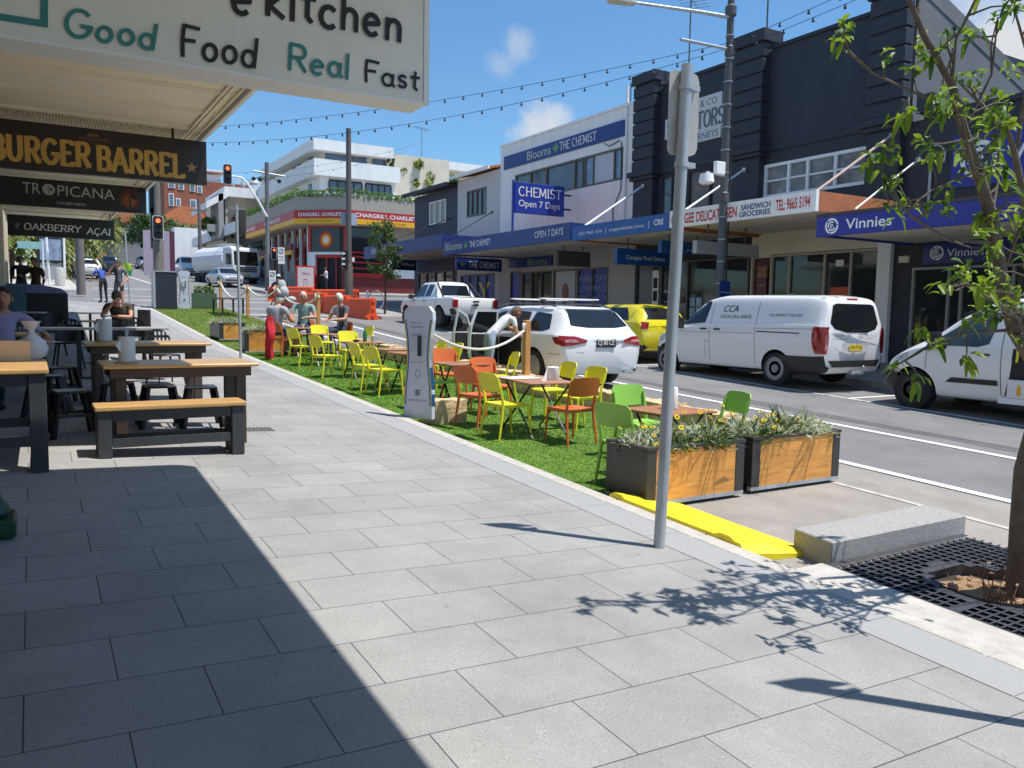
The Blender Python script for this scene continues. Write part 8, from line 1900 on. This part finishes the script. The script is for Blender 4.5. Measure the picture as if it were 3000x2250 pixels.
zb = gp(43.7)-.2; t = thing('power_pole', 'weathered timber power pole at the far left corner', 'power pole', (2.0, 43.7, zb)); cyl_part('shaft', [(2.0, 43.7, zb), (1.98, 43.7, zb+9)], [.2, .15], M_POLEW, t)
zb = gp(80); t = thing('power_pole', 'distant timber power pole with cross arm before the brick flats', 'power pole', (13.6, 80, zb)); cyl_part('shaft', [(13.6, 80, zb-.5), (13.55, 80, 11.6)], [.2, .14], M_POLEW, t); a = MB(); a.bar((12.7, 80, 10.4), (14.4, 80, 10.5), .1, .12); a.build('cross_arm', M_POLEW, t)
zb = zF(3.3, 35.2); t = thing('flag_pole', 'thin pole with a lime and teal flag bundle on the corner', 'pole', (3.28, 35.2, zb)); cyl_part('shaft', [(3.30, 35.2, zb), (3.2, 35.2, zb+2.9)], .03, M_STEEL, t, 8)
a = MB(); P = [[(3.24+.16*q*(1 if q > 0 else .8)+.03*math.sin(j*2+q*3), 35.15+.03*math.sin(j+q*2), zb+1.15+.5*j/5+(.1 if q < 0 else 0)*j/5) for q in (-1, -.4, 0, .4, 1)] for j in range(6)]; a.m = 0; a.grid(P[2:]); a.m = 1; a.grid(P[:3]); a.build('flag', [mat('lime_cloth', (.38, .55, .06), .7, var=.15), mat('teal_cloth', (.02, .30, .17), .7, var=.15)], t, smooth=1)
t = thing('thin_sign_pole', 'thin galvanised pole with a grey sign seen from behind', 'sign pole', (3.64, 17.0, zF(3.64, 17))); zb = zF(3.64, 17); cyl_part('shaft', [(3.64, 17, zb), (3.60, 17, 3.56)], .03, M_STEEL, t, 10)
a = MB(); a.prism([(0, 0), (.20, .03), (.20, .5), (0, .5)], (3.64, 17.04, 2.96), Vector((.55, -.83, 0)), Z1, (.006, .004, 0)); a.build('sign_plate', mat('dark_sign_back', (.13, .12, .12), .6, var=.1), t)
# orange water barriers
def barrier(label, p, q):
    p, q = Vector(p), Vector(q); d = (q-p); L = d.length; t = thing('water_barrier', label, 'barrier', p, math.atan2(d.y, d.x), 'orange water filled barriers')
    sec = [(-.28, 0), (-.28, .12), (-.20, .22), (-.13, .55), (-.16, .62), (-.16, .82), (-.11, .88), (.11, .88), (.16, .82), (.16, .62), (.13, .55), (.20, .22), (.28, .12), (.28, 0)]
    a = MB(); P = []
    n = 24
    for i in range(n+1):
        u = L*i/n; w = .86 if (i % 6 in (0,) or i in (0, n)) else 1.0; P.append([(u, y*w*(1-.10*(1 if i % 6 == 3 and .2 < z < .8 else 0)), z) for y, z in sec])
    a.grid(P); a.face([a.vv(x) for x in P[0]]); a.face([a.vv(x) for x in P[-1]]); a.build('shell', M_ORPL, t, world=False, bevel=.012)
    a = MB()
    for k in range(3):
        for zz in (.30, .68): a.bx(L*(.2+.3*k)-.14, L*(.2+.3*k)+.14, -.215 if zz < .5 else -.172, -.19 if zz < .5 else -.155, zz, zz+.07)
    a.build('fork_slot', mat('dark_orange_plastic', (.45, .05, .015), .6, var=.1), t, world=False)
    a = MB()
    for zz in (.12, .42, .72): a.bx(-.05, 0, -.07, .07, zz, zz+.09)
    a.build('hinge_lug', M_ORPL, t, world=False)
p0, p1 = Vector((11.7, 30.5, zR(0, 30.5))), Vector((10.3, 38.3, zR(0, 38.3)))
BN = ['nearest orange barrier beside the white pickup', 'second orange barrier behind the man in two tone tee', 'third orange barrier behind the white haired man', 'farthest orange barrier behind the cyclist']
for k in range(4): barrier(BN[k], p0.lerp(p1, k/4+.004), p0.lerp(p1, (k+1)/4-.004))
p0, p1 = Vector((14.2, 39.2, zR(0, 39.2))), Vector((10.8, 43.5, zR(0, 43.5)))
for k in range(2): barrier(['rear row orange barrier in front of grey pole', 'rear row orange barrier in front of the menu board'][k], p0.lerp(p1, k/2), p0.lerp(p1, (k+1)/2-.01))
t = thing('menu_board', 'white menu board in red frame at the corner shop entrance', 'sign', (14.6, 49.5, gp(49.5)-.15)); zb = gp(49.5)-.15
a = MB(); a.bx(13.95, 15.15, 49.5, 49.58, zb+.1, zb+1.75); a.build('frame', M_RED, t); a = MB(); a.bx(14.05, 15.05, 49.47, 49.498, zb+.2, zb+1.65); b = a.build('panel', mat('pinkish_white_panel', (.62, .55, .55), .5, var=.03), t)
a = MB(); put(a, "MENU", (14.3, 49.468, zb+1.2), X1, Z1, .5, .14); a.bx(14.42, 14.44, 49.462, 49.468, zb+.4, zb+.9); a.bx(14.62, 14.64, 49.462, 49.468, zb+.4, zb+.9); a.bx(14.42, 14.64, 49.462, 49.468, zb+.9, zb+.93); a.build('lettering', M_RTXT, b)
t = thing('bike_hoop', 'steel bike hoop beside the young street tree', 'bike hoop', (12.75, 33.3, gp(33.3)-.15)); zb = gp(33.3)-.15
a = MB(); a.tube([(12.85+.35*math.sin(rad(k)), 33.2, zb+.52+.42*math.cos(rad(k))) for k in range(-150, 151, 15)], .025, 8); a.build('hoop', M_STEEL, t, smooth=1); a = MB(); a.cyl((12.45, 33.2, zb), (12.45, 33.2, zb+.95), .055); a.build('bollard', M_WHITE, t, smooth=1)
t = thing('bus_shelter', 'bus shelter ad panel at the far left corner', 'bus shelter', (.9, 58, gp(58))); zb = gp(58)-.12
a = MB(); a.bx(.35, 1.75, 58, 58.15, zb+1.15, zb+2.75); a.bx(.35, .45, 58.02, 58.13, zb, zb+1.15); a.bx(1.65, 1.75, 58.02, 58.13, zb, zb+1.15); a.build('frame', M_BLACK, t); a = MB(); a.bx(.47, 1.63, 57.97, 57.99, zb+1.3, zb+2.6); a.build('poster', mat('beach_poster', (.24, .30, .40), .4, var=.5, scale=2.5), t)
a = MB(); a.bx(.45, 1.65, 58.05, 58.09, zb+.1, zb+1.1); a.build('grey_panel', M_GREYR, t)
t = thing('litter_bin', 'pale round bin beside the bus shelter', 'bin', (1.35, 51.7, gp(51.7)-.12)); a = MB(); a.lathe([(.26, 0), (.28, .9), (.24, 1.0), (0, 1.02)], (1.35, 51.7, gp(51.7)-.12), 14); a.build('body', mat('pale_bin', (.5, .48, .44), .6, var=.2, scale=8), t, smooth=1)
t = thing('side_sign', 'pale blue street sign plate under the berry sign', 'sign', (.2, 46, 4.5)); a = MB(); a.bx(-.55, .55, 46, 46.05, 4.2, 4.55); a.build('plate', mat('aqua_plate', (.30, .52, .50), .5, var=.1), t); cyl_part('post', [(.5, 46.03, gp(46)-.2), (.5, 46.03, 4.6)], .04, M_WHITE, t, 8)
t = thing('street_board', 'pale advertising board on the far footpath', 'board', (16.4, 72, gp(72))); a = MB(); a.bx(15.9, 16.6, 58.5, 58.6, gp(58.5)-.1, gp(58.5)+1.05); a.build('board', mat('beige_board', (.40, .37, .31), .6, var=.15, scale=3), t)
# aerials on the roofs
def aerial(label, x, y, z, h, el=True):
    t = thing('roof_aerial', label, 'aerial', (x, y, z), 0, 'roof aerials'); cyl_part('mast', [(x, y, z), (x, y, z+h)], .025, M_PGREY, t, 6)
    if el:
        a = MB(); a.bar((x-.9, y-.6, z+h-.05), (x+.9, y+.6, z+h+.05), .02, .02)
        for k in range(7): u = -.85+.28*k; a.bar((x+u-.25, y+u*.66+.35, z+h+u*.05), (x+u+.25, y+u*.66-.35, z+h+u*.05), .012, .012)
        a.build('elements', M_PGREY, t)
aerial('tall aerial with long elements beside the left pilaster', 19.2, 20.9, 9.2, 2.8)
aerial('tall thin aerial mast on the middle pilaster', 18.8, 17.2, 9.9, 3.2, False)
aerial('small aerial above the long white roof', 30, 66.5, 14.9, 2.6)
aerial('slim white mast on the chemist parapet', 18.6, 23.2, 8.95, .75, False)

# ================================================================== trees and plants
def limb(mb, pts, r0, r1, n=8):
    k = len(pts); mb.tube(pts, [r0+(r1-r0)*(i/(k-1))**.8 for i in range(k)], n)
def big_leaf(mb, p, d, L, w, droop=.35):
    d = d.normalized(); s = d.cross(Z1)
    s = s.normalized() if s.length > .1 else Vector((1, 0, 0)); u = s.cross(d).normalized(); s = (s+u*R.gauss(0, .5)).normalized(); u = s.cross(d)
    mid = [p, p+d*L*.35-Z1*L*droop*.10, p+d*L*.7-Z1*L*droop*.35, p+d*L-Z1*L*droop*.8]; W = [.01, w, w*.8, .01]
    A = [mb.vv(m+s*q*.5+u*q*.22) for m, q in zip(mid, W)]; B = [mb.vv(m-s*q*.5+u*q*.22) for m, q in zip(mid, W)]; C = [mb.vv(m) for m in mid]
    for k in range(3): mb.face((A[k], A[k+1], C[k+1], C[k])); mb.face((C[k], C[k+1], B[k+1], B[k]))
# young tree at the right edge
t = thing('street_tree', 'young broad leaved street tree rising from the iron grate', 'tree', (4.98, 2.42, zR(0, 2.4)))
a = MB(); zb = zR(0, 2.4)
limb(a, [(5.06, 2.42, zb), (5.02, 2.42, .3), (4.98, 2.41, .62), (5.03, 2.40, .85), (5.10, 2.40, 1.04), (5.02, 2.40, 1.20), (4.86, 2.40, 1.31), (4.68, 2.40, 1.44)], .112, .044, 12)
MAIN = [(4.68, 2.40, 1.44), (4.50, 2.40, 1.72), (4.33, 2.38, 2.03), (4.18, 2.38, 2.24), (4.0, 2.36, 2.42), (3.87, 2.36, 2.63), (3.66, 2.38, 2.82), (3.55, 2.40, 2.98), (3.45, 2.42, 3.25)]
limb(a, MAIN, .043, .009, 10)
BR = [([(4.18, 2.38, 2.22), (4.0, 2.30, 2.24), (3.80, 2.22, 2.31), (3.56, 2.18, 2.49)], .018), ([(4.98, 2.40, 1.24), (4.6, 2.30, 1.40), (4.36, 2.22, 1.50), (4.05, 2.16, 1.57), (3.68, 2.12, 1.65), (3.48, 2.10, 1.63)], .024), ([(4.40, 2.39, 1.90), (4.1, 2.46, 1.90), (3.84, 2.50, 2.0), (3.64, 2.52, 2.13), (3.62, 2.54, 2.24)], .018),
      ([(3.97, 2.36, 2.48), (3.7, 2.42, 2.57), (3.40, 2.46, 2.63), (3.24, 2.50, 2.72)], .014), ([(5.10, 2.42, 1.08), (5.06, 2.5, 1.8), (4.75, 2.5, 2.4), (4.62, 2.48, 2.52), (4.24, 2.44, 2.62), (4.02, 2.42, 2.68)], .05), ([(4.75, 2.5, 2.4), (4.75, 2.46, 2.9), (4.5, 2.42, 3.1), (4.3, 2.4, 3.3)], .02), ([(4.62, 2.48, 2.52), (4.5, 2.6, 2.3), (4.3, 2.7, 2.2), (4.1, 2.75, 2.05)], .016),
      ([(4.5, 2.4, 1.72), (4.45, 2.3, 1.95), (4.5, 2.2, 2.2), (4.55, 2.15, 2.45)], .016), ([(4.33, 2.38, 2.03), (4.5, 2.45, 2.25), (4.55, 2.5, 2.6)], .014), ([(4.95, 2.5, 1.8), (5.2, 2.6, 2.3), (5.4, 2.7, 2.9)], .04), ([(4.95, 2.5, 1.8), (5.1, 2.2, 2.5), (5.2, 2.0, 3.2)], .03),
      ([(4.68, 2.4, 1.44), (4.42, 2.5, 1.42), (4.2, 2.58, 1.36), (3.95, 2.62, 1.24)], .016), ([(3.87, 2.36, 2.63), (3.75, 2.28, 2.8), (3.78, 2.2, 3.0)], .012), ([(4.36, 2.22, 1.5), (4.2, 2.1, 1.64), (4.1, 2.05, 1.8)], .010), ([(4.0, 2.36, 2.42), (4.1, 2.3, 2.7), (4.05, 2.26, 2.95)], .012)]
tips = []
for pts, r in BR: limb(a, pts, r*.62, .004, 7)
tw = []
for pts, r in BR+[(MAIN, .03)]:
    V_ = [Vector(p) for p in pts]
    for i in range(1, len(V_)):
        for q in range(3 if r < .03 else 2):
            p = V_[i-1].lerp(V_[i], R.random())
            if p.z < 1.35 and p.x > 4.5: continue
            if R.random() < .08: continue
            d = (rdir()+Vector((-.25, -.1, .35))).normalized(); e = p+d*R.uniform(.08, .22); tw.append((p, e))
    tw.append((V_[-2], V_[-1]))
for p, e in tw: limb(a, [p, p.lerp(e, .5)+rdir()*.02, e], .006, .003, 5)
a.build('trunk', M_BARK, t, smooth=1, world=True)
a = MB()
for p, e in tw:
    n = R.randint(5, 10)
    for k in range(n):
        d = ((e-p).normalized()*.5+rdir()*.9+Z1*.05); a.m = 0 if R.random() < .65 else 1; L = R.uniform(.045, .085); big_leaf(a, e+rdir()*.03, d, L, L*.42, R.uniform(.3, .9))
a.build('crown', [M_LEAF, leaf_mat('dark_fresh_leaf', (.060, .13, .016), .35, 5)], t)
t = thing('dry_twigs', 'dry reddish seedling twigs beside the tree trunk in the grate', 'plant', (4.78, 2.42, zR(0, 2.4)+.05)); a = MB(); zb = zR(0, 2.4)+.03
for k in range(16):
    d = Vector((R.gauss(0, .4), R.gauss(0, .4), 1)).normalized(); L = R.uniform(.15, .42); p = Vector((4.76+R.gauss(0, .05), 2.42+R.gauss(0, .04), zb)); limb(a, [p, p+d*L*.5, p+d*L+Vector((R.gauss(0, .04), 0, 0))], .005, .002, 4)
a.build('stems', mat('dry_red_stem', (.16, .075, .05), .85, var=.25), t)
a = MB()
for k in range(14): leaf_quad(a, Vector((4.76+R.gauss(0, .08), 2.42+R.gauss(0, .06), zb+R.uniform(.02, .3))), rdir(), .035)
a.build('leaves', mat('dry_leaf', (.26, .16, .08), .8, var=.3), t)
def tree(nm, label, x, y, z, h, cr, trunk_h, m, n, s, seed, clumps=26, flat=1.0, cat='tree', group=None, tr=.12, gap=.8):
    rr = random.Random(seed); t = thing(nm, label, cat, (x, y, z), 0, group); a = MB()
    base = Vector((x, y, z)); top = base+Vector((rr.gauss(0, .1), 0, trunk_h)); limb(a, [base, base.lerp(top, .5)+Vector((rr.gauss(0, .06), 0, 0)), top], tr, tr*.7, 8)
    cc = base+Z1*(trunk_h+(h-trunk_h)*.5); C = []
    for k in range(clumps):
        d = Vector((rr.gauss(0, 1), rr.gauss(0, 1), rr.gauss(0, 1))).normalized()*rr.uniform(.35, 1)**.6; c = cc+Vector((d.x*cr, d.y*cr, d.z*(h-trunk_h)*.5*flat)); C.append((c, cr*rr.uniform(.22, .42)))
        if k % 2 == 0: limb(a, [top-Z1*rr.uniform(0, trunk_h*.2), top.lerp(c, .5)+Vector((0, 0, .1)), c], tr*.35, tr*.06, 5)
    a.build('trunk', M_DBARK, t, smooth=1); a = MB()
    for k in range(n):
        c, r = C[rr.randrange(clumps)]; d = Vector((rr.gauss(0, 1), rr.gauss(0, 1), rr.gauss(0, 1))).normalized(); p = c+d*r*rr.uniform(.4, 1.05); a.m = 0 if rr.random() < gap else 1
        leaf_quad(a, p, d+Z1*.4+rdir()*.5, s*rr.uniform(.6, 1.35), .6)
    a.build('crown', [m, M_LEAF3], t); return t
tree('young_tree', 'slender young street tree before the red corner shop', 12.9, 32.3, gp(32.3)-.15, 3.9, .85, 1.5, M_LEAF2, 2300, .13, 4, clumps=30, tr=.055, gap=.85)
def palm(label, x, y, z, h, L, n, seed, m=None, group='palms up the hill'):
    rr = random.Random(seed); t = thing('palm_tree', label, 'palm tree', (x, y, z), 0, group); a = MB(); limb(a, [(x, y, z), (x+.1, y, z+h*.6), (x, y, z+h)], .24, .17, 8); a.build('trunk', M_DBARK, t, smooth=1); a = MB()
    for k in range(n):
        an = rr.uniform(0, 6.28); el = rr.uniform(-.5, 1.2); d = Vector((math.cos(an)*math.cos(el), math.sin(an)*math.cos(el), math.sin(el))); sd = d.cross(Z1).normalized(); P0 = Vector((x, y, z+h))
        for i in range(9):
            u = (i+1)/9; p = P0+d*L*u-Z1*L*.75*u*u; q = P0+d*L*(u-.11)-Z1*L*.75*(u-.11)**2
            for s in (-1, 1):
                w = L*.20*(1-abs(u-.45)*1.1); a.face([a.vv(q), a.vv(p), a.vv(p+sd*s*w-Z1*w*.7)])
    a.build('crown', m or M_PALM, t); return t
palm('bushy date palm behind the bus shelter', .4, 63, gp(63)-.2, 2.9, 2.4, 46, 1); palm('taller palm behind the timber power pole', 2.3, 66, gp(66)-.2, 3.4, 2.5, 44, 2); palm('palm at far left behind the pedestrians', -1.2, 61, gp(61)-.2, 2.6, 2.3, 40, 3); palm('palm by the dark suv', 5.4, 92, gp(92)-.2, 4.2, 3, 44, 5); palm('palm against the ochre building', 9.6, 132, gp(132), 5.2, 3.4, 44, 6)
for k, (x, y, h, cr, s, lb) in enumerate(((5.0, 118, 7.5, 3.0, .5, 'leafy tree over the parked cars left of road'), (9.2, 135, 8, 3.4, .55, 'green tree under the grey gabled house'), (13.6, 112, 7.2, 3.0, .5, 'leafy tree right of the hill road behind parked suv'), (15.6, 104, 6.4, 2.4, .45, 'dark green tree behind the signal post banner'), (7.2, 150, 9, 4, .6, 'big tree closing the top of the street'), (14.8, 128, 8, 3.2, .5, 'tree before the tiled roofs'), (-2.5, 72, 5.5, 2.2, .35, 'shady tree at far left above the steps'))):
    tree('leafy_tree', lb, x, y, gp(min(y, 150))-.3, h, cr, h*.3, M_LEAF2 if k % 2 else M_LEAF3, 1500, s, 20+k, clumps=24, tr=.2, group='trees up the hill')
tree('round_shrub', 'round clipped bush beside the distant power pole', 14.9, 82, 8.3, 2.0, 1.0, .3, M_HEDGE, 1300, .18, 41, cat='shrub', clumps=20)
tree('terrace_shrub', 'big yellow green cycad like shrub on the flats terrace', 27.2, 62, 10.6, 3.3, 1.5, .5, leaf_mat('yellow_green_leaf', (.20, .24, .035), .4, 1.5), 2200, .34, 43, cat='shrub', clumps=26)
tree('terrace_shrub', 'lower green shrub right of the big terrace shrub', 30.6, 62.5, 10.6, 2.3, 1.5, .3, M_HEDGE, 1200, .32, 44, cat='shrub', clumps=20)
tree('terrace_shrub', 'small spiky shrub at the edge of upper white band', 24.6, 60.6, 12.3, 1.3, .5, .2, M_LEAF2, 260, .22, 45, cat='shrub', clumps=10)
